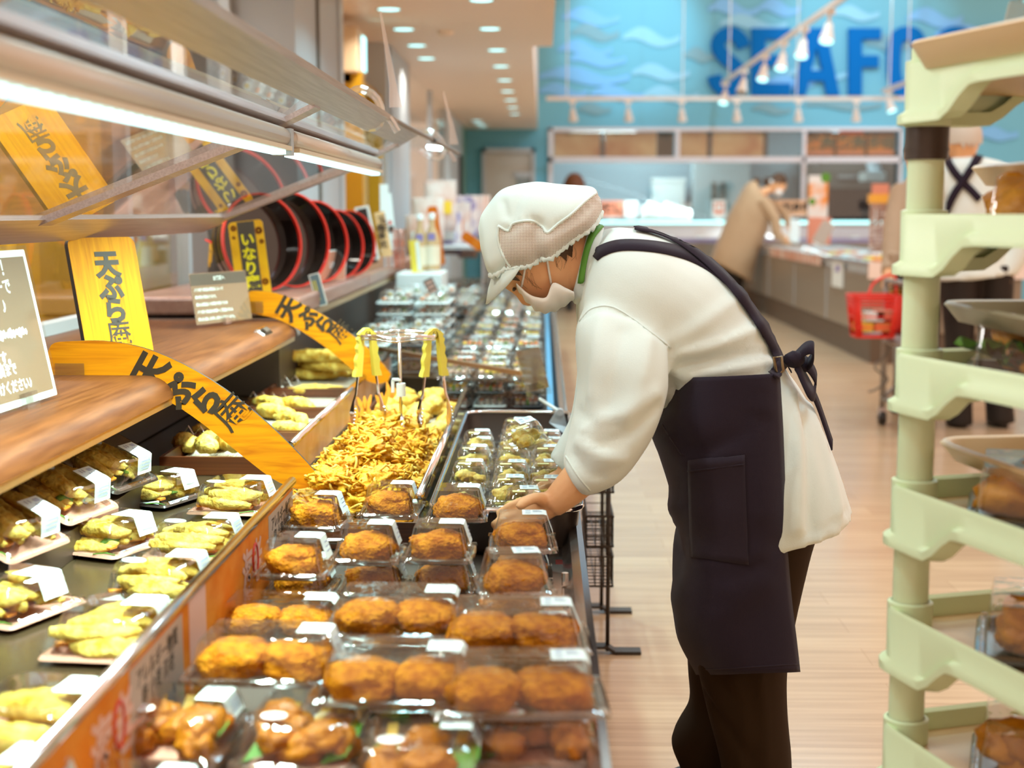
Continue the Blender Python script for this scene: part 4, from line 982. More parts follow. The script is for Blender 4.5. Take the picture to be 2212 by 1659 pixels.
for k, s in enumerate(('バラ売り商品は製品によって','原材料が異なります。','異なる製品との混在を防ぐため','バラ売り商品を売場へご返品される','際は係員にお申し付けくださいませ。')): lettering(s, th, Matrix.Translation((-w*.46, h*(.17-.145*k), .0008)), LABEL, .0105, .0002, .0002, align='LEFT')
MB().box(-w/2-.003, w/2+.003, -h/2-.003, h/2+.003, .0012, .0022).build('clear_cover', SLEEVE, th); MB().box(-.012,.012,-h/2-.008,-h/2+.014,.0022,.012).build('clear_clip', ACRYL, th)
# arch shaped wooden signs reaching out over the food
def arch(lab, outer, inner, Y, txt, sz, foot):
    cpx = foot
    th = thing('arch_sign', lab, 'sign', (0,0,0), group='arched wooden brush lettered signs'); P0 = unpx(*cpx, Y=Y); F = frame(P0, (1,0,0), (0,0,1)); th.matrix_world = F; Fi = F.inverted()
    loc = lambda q: Fi @ unpx(q[0], q[1], Y=Y)
    up = [loc(p) for p in spline([(*q, 0) for q in outer], 30)]; dn = [loc(p) for p in spline([(*q, 0) for q in inner], 30)]
    poly = [(p.x, p.y) for p in up] + [(p.x, p.y) for p in dn[::-1]]
    b = MB(); b.prism(poly, (0,0,-.008), (1,0,0), (0,1,0), (0,0,1), .0074); b.build('edge_board', BLACK, th)
    b = MB(); n = 30
    b.add([V(p.x,p.y,0) for p in up] + [V(p.x,p.y,0) for p in dn], [(i, n+i, n+i+1, i+1) for i in range(n-1)]); b.build('face', ARCHW, th)
    for c, (x, y), ang, sc in txt:
        q = loc((x, y)); lettering(c, th, Matrix.Translation((q.x, q.y, .0006)) @ Matrix.Rotation(math.radians(ang), 4, 'Z') @ Matrix.Diagonal((1.05,1,1,1)), INK, sz*sc, .0004, sz*(.006 if c == '庵' else .045))
    q = loc(foot); b = MB(); b.box(q.x-.03, q.x+.03, q.y-.004, q.y+.03, .001, .003); b.box(q.x-.03, q.x+.03, q.y-.004, q.y+.03, -.012, -.009); b.box(q.x-.03, q.x+.03, q.y-.006, q.y-.003, -.02, .012); b.build('clear_foot', ACRYL, th)
    return th
ARCHW = mat('orange_sign_wood', (.80,.31,.006), .55, spec=.15, col2=(.48,.11,.004), nscale=2.4, stretch=(2.2,24,20), detail=6, lo=.42, hi=.80, dist=1.2)
arch('arched orange wood sign with black brush lettering over the nearest tempura tray',
     [(100,775),(112,744),(150,737),(240,738),(330,758),(430,805),(520,866),(595,930),(650,985),(682,1020)],
     [(108,812),(150,817),(200,818),(250,824),(310,842),(380,876),(450,925),(530,990),(590,1035),(640,1056),(668,1052)], 2.80,
     [('天',(327,806),60,1.0),('ぷ',(390,846),55,.88),('ら',(449,868),50,.85),('庵',(505,893),47,.95)], .072, (152,816))
arch('arched orange wood sign with black brush lettering behind the tong stand',
     [(532,640),(545,628),(600,634),(660,660),(720,694),(775,735),(818,775),(845,808)],
     [(535,674),(560,680),(600,690),(650,715),(700,748),(745,785),(785,818),(815,829),(838,824)], 4.2,
     [('天',(625,668),60,1.0),('ぷ',(666,688),54,.88),('ら',(703,702),50,.85),('庵',(738,718),47,.95)], .068, (548,672))
th, w, h = board_at('price_card', 'tilted blue grey card with white border leaning between the far arch sign and tubs', 'card', ((685,664),(708,658),(636,602)), 4.7, .002, LABEL, LABEL, .003)
MB().box(-w/2+.004, w/2-.004, -h/2+.004, h/2-.004, .0002, .0005).build('blue_panel', mat('slate_card', (.16,.27,.34), .4), th); b = MB()
for k in range(2): b.box(-w*.3+.008*k, -w*.3+.003+.008*k, -h*.3, h*.3, .0006, .0008)
b.build('yellow_print', LEM, th)
th, w, h = board_at('price_card', 'salmon pink card with white script and border before the lacquer tubs', 'card', ((690,612),(746,604),(694,542)), 5.1, .002, LABEL, LABEL, .003, .987)
MB().box(-w/2+.006, w/2-.006, -h/2+.002, h/2-.006, .0002, .0005).build('pink_panel', mat('salmon_card', (.62,.30,.20), .4), th); lettering('いなり', th, Matrix.Translation((0, 0, .0007)), LABEL, .030, .0002, .0012)
# ---- black lacquer tubs with red rims leaning in a row
LACB = mat('black_lacquer', (.012,.008,.007), .10, spec=.7, coat=.5)
LACR = mat('red_lacquer_rim', (.72,.030,.018), .25, coat=.4)
tubs = [(566,520,100,4.62,.24,'nearest and largest black lacquer tub with a red rim, showing its shiny back'),(630,505,97,4.85,.24,'black lacquer tub with red rim, second from the yellow sign'),
        (682,502,84,5.15,.22,'black lacquer tub with red rim, third from the yellow sign'),(728,500,70,5.5,.22,'black lacquer tub with red rim, fourth from the yellow sign'),(757,505,66,5.8,.22,'farthest black lacquer tub with red rim next to the white framed board')]
for px, py, rp, Y, dp, lab in tubs:
    p = unpx(px, py, Y=Y); R = rp*Y/3000*1.06; p.z = .985 + R + .001 if True else p.z
    t = thing('lacquer_tub', lab, 'tub', p, group='black lacquer tubs'); ax = V(.72,-.62,.10).normalized()
    b = MB(); b.lathe([(0,-.075),(R*.90,-.075),(R*.93,-.07),(R*.985,.0),(R*.97,.0),(R*.90,-.055),(0,-.058)], 44, ax=ax); b.build('body', LACB, t, True, ang=40)
    b = MB(); b.lathe([(R*.965,-.004),(R*.965,.008),(R*1.0,.008),(R*1.0,-.004)], 44, ax=ax); b.f += [tuple((i, (i+1) % 44, 132+(i+1) % 44, 132+i)) for i in range(44)]; b.m += [0]*44; b.build('red_rim', LACR, t, True, ang=40)
    b = MB(); b.lathe([(R*.925,-.05),(R*.955,-.05),(R*.955,-.046),(R*.925,-.046)], 44, ax=ax); b.build('inner_step', LACB, t, True)
t = thing('cloth_bundle', 'dark patterned gold and black wrapping cloth behind the yellow sign', 'cloth', unpx(487, 560, Y=4.75)); t.location.z = .985
b = MB(); b.loft([[V(r*math.cos(a)*.9, r*math.sin(a)*.5, z) for a in (2*PI*k/14 for k in range(14))] for r, z in ((.05,0),(.07,.06),(.06,.16),(.075,.24),(.03,.27))]); b.build('cloth', mat('patterned_cloth', (.045,.04,.035), .6, col2=(.60,.34,.02), nscale=14, lo=.55, hi=.6), t, True)
MB().tube(spline([(-.06,-.03,.17),(.0,-.05,.15),(.06,-.03,.19)], 8), .004, 6).build('red_cord', LACR, t)
th, w, h = board_at('menu_board', 'black board in a white frame standing past the lacquer tubs', 'board', ((790,566),(820,560),(776,447)), 6.4, .01, LABEL, LABEL, .003)
MB().box(-w/2+.01, w/2-.01, -h/2+.01, h/2-.01, .0004, .001).build('black_panel', BLACK, th); b = MB(); b.lathe([(0,.0014),(.014,.0014)], 14, c=(-w*.2, -h*.1, 0)); b.lathe([(0,.0014),(.012,.0014)], 14, c=(-w*.2, -h*.3, 0)); b.build('red_print', REDP, th)
MB().box(-.02,.02,-h/2-.012,-h/2+.004,-.03,.015).build('black_foot', BLACK, th)
for k, (c, lab, col) in enumerate(((((822,545),(840,545),(797,398)),'tall white card with a red photo behind the cream lettered card',LABEL),(((838,540),(858,538),(812,420)),'second white card with a red photo leaning behind the cream card',LABEL))):
    th, w, h = board_at('menu_card', lab, 'card', c, 6.6+.1*k, .004, col, LABEL, .003); b = MB(); b.lathe([(0,.0006),(w*.25,.0006)], 12, c=(0,-h*.02,0)); b.build('red_print', REDP, th); MB().box(-w*.4,w*.4,-h*.2,-h*.08,.0004,.0008).build('brown_print', DARK, th); stem(th, (c[0][0]+c[1][0])/2, c[0][1], 6.6+.1*k, .986)
th, w, h = board_at('menu_card', 'cream card with black vertical lettering beside the white framed board', 'card', ((826,556),(848,552),(807,460)), 6.45, .006, mat('cream_card', (.82,.60,.30), .45), LABEL, .003)
for i, c in enumerate('玉子'): lettering(c, th, Matrix.Translation((w*.14, h*(.3-.22*i), .0006)), INK, .045, .0003, .001)
for i, c in enumerate('巻寿司'): lettering(c, th, Matrix.Translation((-w*.16, h*(.12-.18*i), .0006)), INK, .038, .0003, .001)
t = thing('plastic_cups', 'stack of clear pinkish cups beside the cream card on the shelf', 'cups', unpx(862, 545, Y=6.5)); t.name = 'cup_stack'; t.location.z = .985
for k in range(3): b = MB(); b.lathe([(.024,.0+.05*k),(.032,.08+.05*k),(.034,.085+.05*k)], 14); b.build('cup', clear('pinkish_clear_cup', (.9,.68,.62), .15, .6, .1) if k == 0 else MATS['pinkish_clear_cup'], t, True)
# ---- tong stand and tongs
t = thing('tong_stand', 'steel ring stand holding yellow handled tongs above the fritters', 'stand', (0,0,0)); SY = 3.36
c = unpx(862, 724, Y=SY); R = .092; t.location = c
b = MB()
for dz, rr in ((0, R), (-.006, R*.985), (.003, R*1.0)): b.tube([V(rr*math.cos(a), rr*math.sin(a), dz + .002*math.sin(5*a)) for a in (2*PI*k/40 for k in range(40))], .0024, 6, loop=True)
b.build('ring', CHROME, t, True)
MB().tube([(0,-.0,.0),(0.003,-.0,-.215)], .0042, 10).build('rod', CHROME, t, True); b = MB(); b.bar((-R,0,0),(R,0,0),.004,.003); b.build('cross_wire', CHROME, t)
MB().tube([(.004,0,-.20),(.010,0,c.z*-1+.625)], .0062, 10).build('lower_tube', CHROME, t, True)
b = MB(); b.tube([(.003,0,-.118),(.004,0,-.150)], .0115, 12); b.box(-.018,.004,-.006,.006,-.112,-.106); b.box(-.020,-.013,-.006,.006,-.14,-.11); b.build('white_clamp', WHITE, t, True, ang=35)
YEL = mat('pale_yellow_grip', (.86,.72,.10), .35)
def tong(lab, cx, cz, spread, L=.222):
    t = thing('tongs', lab, 'tongs', (cx, SY-.0, cz), group='yellow handled serving tongs')
    for s in (-1, 1):
        x = lambda z: s*(.014 + spread*(-z)/L)
        q = spline([(0,0,.013),(s*.010,0,.011),(x(-.005)+s*.001,0,-.004),(x(-.04),0,-.04),(x(-.098),0,-.098)], 26); b = MB(); rings = []
        for i, p in enumerate(q):
            g = i/25; wv = .0022*math.sin(max(0, g-.35)*42) if g > .35 else 0; ww = .0078+.0020*g; out = .0060+.0034*g
            rings.append([p+V(-s*out*.8,-ww,0), p+V(-s*out*.8,ww,0), p+V(s*(out+wv),ww,0), p+V(s*(out+wv),-ww,0)] if i > 3 else [p+V(0,-ww,-out), p+V(0,ww,-out), p+V(0,ww,out), p+V(0,-ww,out)])
        b.loft(rings); b.build('grip', YEL, t, True, ang=50)
        a = V(x(-.098),0,-.098); e = V(x(-.098)+s*.016, 0, -L); b = MB()
        b.loft([[p+V(-.0012,-wd,0), p+V(-.0012,wd,0), p+V(.0016,wd*.8,0), p+V(.0016,-wd*.8,0)] for p, wd in ((a,.0045),(a.lerp(e,.35),.0048),(a.lerp(e,.5)+V(s*.004,0,0),.006),(a.lerp(e,.7)+V(s*.005,0,0),.013),(a.lerp(e,.9),.012),(e+V(-s*.004,0,0),.006))]); b.build('steel_jaw', CHROME, t, True, ang=50)
        b = MB()
        for k in range(6): p = a.lerp(e, .62+.06*k)
        for k in range(5): p = a.lerp(e, .62+.07*k); b.lathe([(0,-.002),(.003,0),(0,.002)], 8, c=p+V(s*.004,-.013,0))
        b.build('teeth', CHROME, t)
    t.rotation_euler.z = .55
    return t
tong('yellow handled tongs hanging on the left side of the ring stand', c.x-R*.86, c.z-.002, .024)
tong('yellow handled tongs hanging on the right side of the ring stand', c.x+R*.92, c.z-.002, .026)
# ---- black tray with small domed packs
def rtray(lab, x0, x1, y0, y1, z, h):
    t = thing('metal_tray', lab, 'tray', ((x0+x1)/2, (y0+y1)/2, z)); w, d = x1-x0, y1-y0
    b = MB(); b.loft([ringpts(w-.05, d-.05, .04, .0), ringpts(w-.03, d-.03, .045, .012), ringpts(w-.012, d-.012, .05, h)], cap=False); n = 20; b.f.append(tuple(range(n))[::-1]); b.m.append(0); b.build('pan', mat('brown_black_enamel', (.045,.030,.024), .3), t, True, ang=50)
    b = MB(); q = ringpts(w-.008, d-.008, .05, h); b.tube(q, .006, 8, loop=True); b.build('chrome_rim', CHROME, t, True)
    return t
TX0, TX1, TY0, TY1 = -.215, .080, 2.56, 3.86
rtray('black enamel tray with chrome rim full of small domed packs, under the worker', TX0, TX1, TY0, TY1, ZD+.004, .088)
LEMONL = mat('lemon_label', (.9,.85,.35), .5)
FRYY = mat('yellow_fried_bits', (.80,.42,.02), .42, col2=(.97,.78,.20), nscale=40, detail=5, lo=.3, hi=.62, bump=.6, bscale=90)
def b_dome(i, w=.088, d=.108, h=.052):
    def f(t):
        rn = random.Random(i+70); pl(t, 'base_tray', pack_mesh_tray(w, d, PLAST))
        for k in range(5): pl(t, 'fried_bit', cached(('bit', k % 3), lambda: m_lump('fried_bit', FRYY, .021, .016, .013, k+70, sub=3, amp=.4, crumb=.12, cf=5)), (rn.uniform(-.018,.018), rn.uniform(-.032,.028), .005+.006*(k > 2)), rn.uniform(0,6))
        ld = pl(t, 'lid', pack_mesh_lid(w, d, h, .62, dome=1, r=.014)); pl(ld, 'price_label', label_mesh(w, d, h, .62, lw=.040, ll=.05, fold=.5, y=.35, drop=.026))
        b = MB(); b.box(-w*.26, w*.02, -d*.30, -d*.16, h-.0005, h+.0006); b.build('lemon_sticker', LEMONL, ld)
        b = MB()
        for k in range(8): b.lathe([(.0018,0),(0,.0016)], 6, c=(-w*.27+k*w*.075, -d*.405, h*.62), ax=(0,-1,.4))
        b.build('rim_studs', PLAST, t)
    return f
colsx = (-.158, -.072, .018)
rows = ((3.60,'back'),(3.40,'second'),(3.18,'third'),(2.98,'fourth'),(2.80,'fifth'))
for ir, (y, rn_) in enumerate(rows):
    for ic in range(3):
        if ir == 4 and ic == 0: continue
        for lv in range(2 if (ir > 0 or ic == 1) else 1):
            z = ZD+.0065 + lv*.052; lab = 'small domed pack in the black tray, %s row, %s, %s layer' % (rn_, ('left column','middle column','right column')[ic], ('bottom','top')[lv])
            pack(('domed_pack', (ir+ic) % 3), lab, 'food pack', (colsx[ic] + .006*((ir*3+ic+lv) % 3-1), y + .006*((ir+ic) % 2) - .01*lv, z), .05*((ir+2*ic+lv) % 3-1), 'small domed packs in the black tray', b_dome((ir+ic) % 3))
pack(('domed_pack', 1), 'small domed pack tilted beside the worker sleeve in the black tray', 'food pack', unpx(1140, 962, Z=.75), .3, 'small domed packs in the black tray', None).rotation_euler = (.1,-.25,.3)
pack(('domed_pack', 2), 'small domed pack behind the held cutlet pack', 'food pack', (-.035, 2.67, ZD+.06), .05, 'small domed packs in the black tray', None)
# picture price card on a bent arm clamp
th, w, h = board_at('picture_card', 'clear picture card with a golden food photo on a bent clamp arm by the rail', 'card', ((1138,848),(1186,836),(1117,760)), 3.98, .002, mat('card_photo', (.70,.56,.46), .4, col2=(.45,.20,.06), nscale=7, stretch=(3,.7,1), lo=.48, hi=.7), ACRYL, .003)
MB().box(-w/2-.004, w/2+.004, -h/2-.02, h/2+.004, .001, .002).build('clear_sleeve', ACRYL, th); b = MB()
for k in range(3): b.box(-w*.35, w*(.1+.1*k), -h*.36-.006*k, -h*.345-.006*k, .0022, .0024)
b.build('print', INK, th)
t = thing('card_clamp', 'grey clamp with a thin white arm gripping the tray rim', 'clamp', world=True)
a, m2, e = unpx(1166, 862, Y=3.95), unpx(1210, 890, Y=3.80), unpx(1221, 935, Y=3.72); MB().tube([a, m2], .005, 8).build('arm', WHITE, t)
b = MB(); b.tube([m2-V(0,.012,0), m2+V(0,.012,0)], .010, 10); b.build('joint', GREYL, t)
b = MB(); b.loft([[m2+V(-.012,0,.0),m2+V(.010,0,0),m2+V(.010,.012,0),m2+V(-.012,.012,0)],[m2+V(-.030,0,-.03),m2+V(.02,0,-.04),m2+V(.02,.012,-.04),m2+V(-.03,.012,-.03)],[e+V(-.006,0,0),e+V(.024,0,.01),e+V(.024,.012,.01),e+V(-.006,.012,0)]]); b.build('jaw', GREYL, t, True, ang=40)
# ---- far packs of sushi and side dishes
def b_sushi(i, w, d, h):
    def f(t):
        rn = random.Random(i+200)
        pl(t, 'base_tray', pack_mesh_tray(w, d, (NORI, NORI, BASEC, LABEL)[i % 4]))
        top = (SALMON, EGGY, PRAWN, RICE)[i % 4]
        for r in range(2):
            for k in range(4):
                x, y = (k-1.5)*w*.185, (r-.5)*d*.34
                b = MB(); b.add(*lump(w*.085, d*.14, .013, i*8+r*4+k, sub=2, amp=.1)); b.build('rice', RICE, t, True).location = (x, y, .005)
                b = MB(); b.add(*lump(w*.088, d*.155, .006, i+k, sub=2, amp=.15)); b.build('topping', top if (k+r) % 3 else (EGGY, PRAWN, LEAFG, SALMON)[(k+i) % 4], t, True).location = (x, y, .021)
        if i % 4 < 2: MB().box(-w*.02, w*.06, -d*.40, -d*.36, .012, .03).build('leaf', LEAFG, t)
        ld = pl(t, 'lid', pack_mesh_lid(w, d, h, .76)); pl(ld, 'price_label', label_mesh(w, d, h, .76, lw=.04, ll=.06, fold=.3, y=.3, drop=.004))
    return f
def b_roll(i, w, d, h):
    def f(t):
        pl(t, 'base_tray', pack_mesh_tray(w, d, NORI))
        for k in range(3):
            x = (k-1)*w*.27; b = MB(); b.lathe([(0,.016),(w*.10,.016),(w*.125,.014),(w*.125,-.016),(0,-.016)], 16, ax=(0,-1,.25)); b.build('rice_roll', RICE, t, True).location = (x, 0, .026)
            b = MB(); b.lathe([(0,.018),(w*.055,.0175)], 10, ax=(0,-1,.25)); b.build('filling', (EGGY, LEAFG, SALMON)[k], t, True).location = (x, 0, .026)
        ld = pl(t, 'lid', pack_mesh_lid(w, d, h, .8)); pl(ld, 'price_label', label_mesh(w, d, h, .8, lw=.04, ll=.06, fold=.3, y=.3, drop=.004))
    return f
rowname = ['first','second','third','fourth','fifth','sixth','seventh','eighth','ninth','tenth','eleventh','twelfth','thirteenth','fourteenth','fifteenth','sixteenth','seventeenth']
yy = 4.62; k = 0
for r in range(17):
    for c_ in range(3):
        x = -.288 + c_*.116; n = 3 if r in (0,1,2,3,5) else 2
        for lv in range(n):
            pack(('sushi_pack', (r*2+c_*3+lv) % 6), 'sushi pack, %s row beyond the cross panel, %s column, %s layer' % (rowname[r], ('left','middle','rail side')[c_], ('bottom','second','third')[lv]), 'food pack',
                 (x + .004*((r+c_) % 3-1), yy + .008*((r*c_) % 2), ZD+.003+lv*.046), .04*((r+c_) % 3-1), 'sushi packs beyond the cross panel', b_sushi((r*2+c_*3+lv) % 6, .110, .17, .048))
    yy += .2 if r < 6 else .40
for i, (px, py, lab) in enumerate(((1040,862,'low clear pack of yellow fried bits left behind the black tray'),(1100,862,'low clear pack of yellow fried bits right behind the black tray'),(1050,828,'clear pack of mixed fried food before the sushi, left'),(1120,820,'clear pack of mixed fried food before the sushi, by the picture card'))):
    p = unpx(px, py, Z=.64); pack(('side_dish_pack', i % 2), lab, 'food pack', (p.x, 3.98+.13*(i > 1), ZD+.003+.0*i), .05, 'side dish packs behind the black tray', b_dome(i+5, .125, .125, .05))
yy = 5.08
for r in range(16):
    for c_ in range(2):
        if 6.75 < yy < 7.45: continue
        x = -.47 - c_*.165; n = 3 if r < 4 else 5 if 5.8 < yy < 6.75 else 2
        for lv in range(n):
            fn = b_roll if (r+c_) % 3 == 0 else b_sushi; key = ('roll_pack', 0) if fn is b_roll else ('white_sushi_pack', (r+c_+lv) % 4)
            pack(key, 'white sushi pack on the raised deck, %s row, %s, %s layer' % (rowname[r], ('divider side','shelf side')[c_], ('bottom','second','third','fourth','fifth')[lv]) if fn is b_sushi else 'pack of fat sushi rolls on the raised deck, %s row, %s, %s layer' % (rowname[r], ('divider side','shelf side')[c_], ('bottom','second','third','fourth','fifth')[lv]), 'food pack',
                 (x, yy, .663+lv*.048), .03*((r+c_) % 3-1), 'sushi packs on the raised deck', fn(3 if fn is b_sushi else 0, .15, .17, .05))
    yy += .22 if r < 5 else .40
# goods standing at the far end of the case
rz_ = unpx(908, 585, Y=7.2).z; t = thing('display_box', 'white display box under the two cream bottles', 'box', (-.60, 7.12, .661)); bevel(MB().box(-.13, .10, -.2, .2, 0, rz_-.662).build('body', LABEL, t), .006); MB().box(-.10, .08, -.203, -.2, .04, rz_-.74).build('front_card', LABEL, t)
BAGM = mat('printed_bag', (.75,.50,.42), .4, col2=(.80,.75,.72), nscale=7, lo=.4, hi=.6)
BAGB = mat('blue_white_bag', (.25,.22,.50), .4, col2=(.85,.80,.80), nscale=6, lo=.45, hi=.55)
BOT = mat('amber_beige_bottle', (.62,.44,.24), .2)
def bottle(px, py, Y, lab, s=1.0):
    p = unpx(px, py, Y=Y); t = thing('bottle', lab, 'bottle', p, group='cream labelled bottles by the sushi')
    b = MB(); b.lathe([(0,0),(.045*s,0),(.047*s,.02*s),(.047*s,.17*s),(.03*s,.22*s),(.017*s,.25*s),(.016*s,.31*s),(0,.31*s)], 18); b.build('body', BOT, t, True, ang=50)
    b = MB(); b.lathe([(.018*s,.29*s),(.019*s,.325*s),(0,.327*s)], 14); b.build('cap', LABEL, t, True); b = MB(); b.lathe([(.0477*s,.03*s),(.0477*s,.14*s)], 18); b.build('label', mat_once('cream_bottle_label', lambda n: mat(n, (.85,.80,.62), .5, col2=(.35,.28,.12), nscale=9, lo=.6, hi=.7)), t, True)
    MB().box(-.02*s,.02*s,-.046*s,-.042*s,.17*s,.21*s).build('purple_tag', BAGB, t)
bottle(908, 585, 7.2, 'left cream labelled bottle standing past the mauve shelf', .9); bottle(934, 583, 7.2, 'right cream labelled bottle standing past the mauve shelf', .9)
th, w, h = board_at('price_card', 'yellow striped card standing left of the two cream bottles', 'card', ((890,590),(912,588),(880,520)), 7.0, .004, mat('yellow_card', (.86,.72,.08), .5), LABEL, .003); stem(th, 901, 589, 7.0, rz_); MB().box(w*.1, w*.45, -h*.45, h*.45, .0004, .0008).build('white_panel', LABEL, th)
th, w, h = board_at('price_card', 'small dark tilted card with grey script among the sushi packs', 'card', ((930,642),(950,632),(917,606)), 6.2, .003, DARKG, LABEL, .003)
b = MB()
for k in range(3): b.box(-w*.36, w*.36, -h*.3+k*h*.26, -h*.18+k*h*.26, .0004, .0008)
b.build('print', PALEP, th); stem(th, 940, 636, 6.2, .661)
th, w, h = board_at('wood_sign', 'orange wooden sign blade tilted among the bags at the far end', 'sign', ((940,575),(962,572),(915,448)), 8.4, .02, ORP, BLACK, .02); stem(th, 951, 573, 8.4, .661)
th, w, h = board_at('wood_sign', 'orange wooden sign blade pointing down beside the white cap', 'sign', ((1036,545),(1048,528),(1000,505)), 8.6, .02, ORP, BLACK, .02); stem(th, 1042, 536, 8.6, .605)
rn = random.Random(11); 
for i, (px, py, s, m_, nm) in enumerate(((905,520,.9,BAGM,'left below the pane'),(925,500,1.1,BAGM,'left behind the orange blade'),(952,470,1.2,BAGM,'behind the orange blade'),(968,520,1.0,BAGB,'with blue bands right of the orange blade'),(985,505,1.1,BAGM,'centre of the far heap'),(1000,490,1.1,BAGB,'with blue bands in the far heap'),(1018,480,1.0,BAGM,'right of the far heap centre'),(1034,470,.9,BAGM,'right by the white cap'),(1010,530,.8,BAGM,'low beside the white cap'))):
    p = unpx(px, py, Y=9.4+.2*i); t = thing('snack_bag', 'printed snack bag at the far end, '+nm, 'bag', (p.x, p.y, p.z-.1), rn.uniform(-.5,.5), 'printed bags at the far end'); W2, H2 = .10*s, .30*s
    b = MB(); b.loft([[V(W2*f*math.cos(a), .045*s*g*math.sin(a), z*H2) for a in (2*PI*k/12 for k in range(12))] for f, g, z in ((.9,.2,0),(1,.9,.2),(1,1,.5),(.98,.7,.8),(1.0,.08,.95),(1.02,.06,1))]); b.build('bag', m_, t, True); b = MB(); b.box(-W2*.5,W2*.5,-.05*s,-.046*s,H2*.35,H2*.6); b.build('panel', (LABEL, SALMON, EGGY)[i % 3], t)
t = thing('snack_rack', 'low wire rack carrying the bright bags at the far end', 'rack', (-.45, 10.4, .6)); b = MB()
for x in (-.3,.3):
    for y in (-1.1,1.1): b.bar((x,y,0),(x,y,.46),.02,.02)
b.box(-.32,.32,-1.15,1.15,.40,.42); b.build('frame', GREYL, t)
# ---------------------------------------------------------------- people
SKIN = mat('skin', (.90,.50,.25), .5, col2=(.84,.42,.20), nscale=14, lo=.4, hi=.7, bump=.05, bscale=120)
SHIRT = mat('white_cotton', (.80,.90,.87), .75, bump=.06, bscale=420, sheen=.2)
NAVY = mat('navy_apron_cloth', (.022,.014,.026), .85, bump=.08, bscale=500, spec=.2, sheen=.08)
PANTS = mat('dark_brown_trousers', (.026,.012,.003), .8, spec=.2)
HAIR = mat('dark_brown_hair', (.055,.022,.006), .5, col2=(.16,.07,.015), nscale=10, stretch=(1,1,9), lo=.4, hi=.8)
HATW = mat('white_cap_cloth', (.80,.94,.92), .7, bump=.04, bscale=400)
MASKM = mat('white_mask_cloth', (.88,.86,.80), .7)
SHOE = mat('black_shoe', (.02,.016,.014), .4)
GREENR = mat('green_lanyard', (.10,.30,.03), .6)
def net_mat():
    m = mat('white_cap_net', (.90,.86,.78), .7); nt = m.node_tree; L = nt.links.new; b = nt.nodes['Principled BSDF']
    tc = nt.nodes.new('ShaderNodeTexCoord'); sp = nt.nodes.new('ShaderNodeSeparateXYZ'); L(tc.outputs['Object'], sp.inputs[0])
    def mth(op, a, c=None):
        n = nt.nodes.new('ShaderNodeMath'); n.operation = op
        for i, v in enumerate((a, c)):
            if v is None: continue
            if isinstance(v, float): n.inputs[i].default_value = v
            else: L(v, n.inputs[i])
        return n.outputs[0]
    k = 2*PI/.0042
    u = mth('SINE', mth('MULTIPLY', mth('ADD', sp.outputs['X'], sp.outputs['Z']), k*.75)); v = mth('SINE', mth('MULTIPLY', mth('SUBTRACT', sp.outputs['X'], sp.outputs['Z']), k*.75))
    hole = mth('GREATER_THAN', mth('MULTIPLY', u, v), .22)
    mx = nt.nodes.new('ShaderNodeMixRGB'); mx.inputs[1].default_value = (.90,.86,.78,1); mx.inputs[2].default_value = (.16,.075,.035,1); L(hole, mx.inputs[0]); L(mx.outputs[0], b.inputs['Base Color'])
    return m
NET = net_mat()
def ell(c, a, bvec, n=28, e=1.0):
    out = []
    for k in range(n):
        t = 2*PI*k/n; ct, st = math.cos(t), math.sin(t)
        out.append(c + a*math.copysign(abs(ct)**e, ct) + bvec*math.copysign(abs(st)**e, st))
    return out
def pxrings(rows, n=28, e=.9):
    """rows: (px A, px B, depth centre Y, half depth): a ring whose outline passes through both picture points."""
    R = []
    for A, B, Y, dy in rows:
        a, b = unpx(*A, Y=Y), unpx(*B, Y=Y); R.append(ell((a+b)/2, (a-b)/2, V(0, dy, 0), n, e))
    return R
def refine(rings, k):
    """Smoothly interpolate rings along the limb."""
    n = len(rings[0]); m = (len(rings)-1)*k+1
    cols = [spline([r[j] for r in rings], m) for j in range(n)]
    return [[cols[j][i] for j in range(n)] for i in range(m)]
def solid(b, name, mt, voxel, parent, smooth=2, folds=(), wr=0.0, ws=(9,9,9)):
    o = b.build(name, mt, None, True)
    m = o.modifiers.new('r', 'REMESH'); m.mode = 'VOXEL'; m.voxel_size = voxel; m.use_smooth_shade = True
    if smooth: q = o.modifiers.new('s', 'SMOOTH'); q.iterations = smooth; q.factor = .5
    mod_apply(o); me = o.data
    if wr or folds:
        bv = BVHTree.FromPolygons([v.co for v in me.vertices], [p.vertices for p in me.polygons]); paths = []
        for pts, amp, sg in folds:
            q = [hitpx(bv, x, y) for x, y in ((p.x, p.y) for p in spline([(*p, 0) for p in pts], 44))]; q = [p[0] for p in q if p]
            if q: paths.append((q, amp, sg))
        nv = [v.normal.copy() for v in me.vertices]
        for v, nn in zip(me.vertices, nv):
            d = wr*noise.noise(V(v.co.x*ws[0], v.co.y*ws[1], v.co.z*ws[2])) if wr else 0
            for q, amp, sg in paths:
                if min(abs(v.co.x-q[0].x), abs(v.co.x-q[-1].x)) > .5: continue
                dd = min((v.co-p).length_squared for p in q)
                if dd < sg*sg*9: d += amp*math.exp(-dd/(sg*sg))
            v.co += nn*d
    me.polygons.foreach_set('use_smooth', [True]*len(me.polygons))
    if parent is not None: o.parent = parent; 
    return o
def hitpx(bv, x, y):
    d = (unpx(x, y, Y=2.0) - CO).normalized(); h = bv.ray_cast(CO, d)
    return (h[0], h[1]) if h[0] is not None else None
def bvh(o): return BVHTree.FromPolygons([v.co for v in o.data.vertices], [p.vertices for p in o.data.polygons])
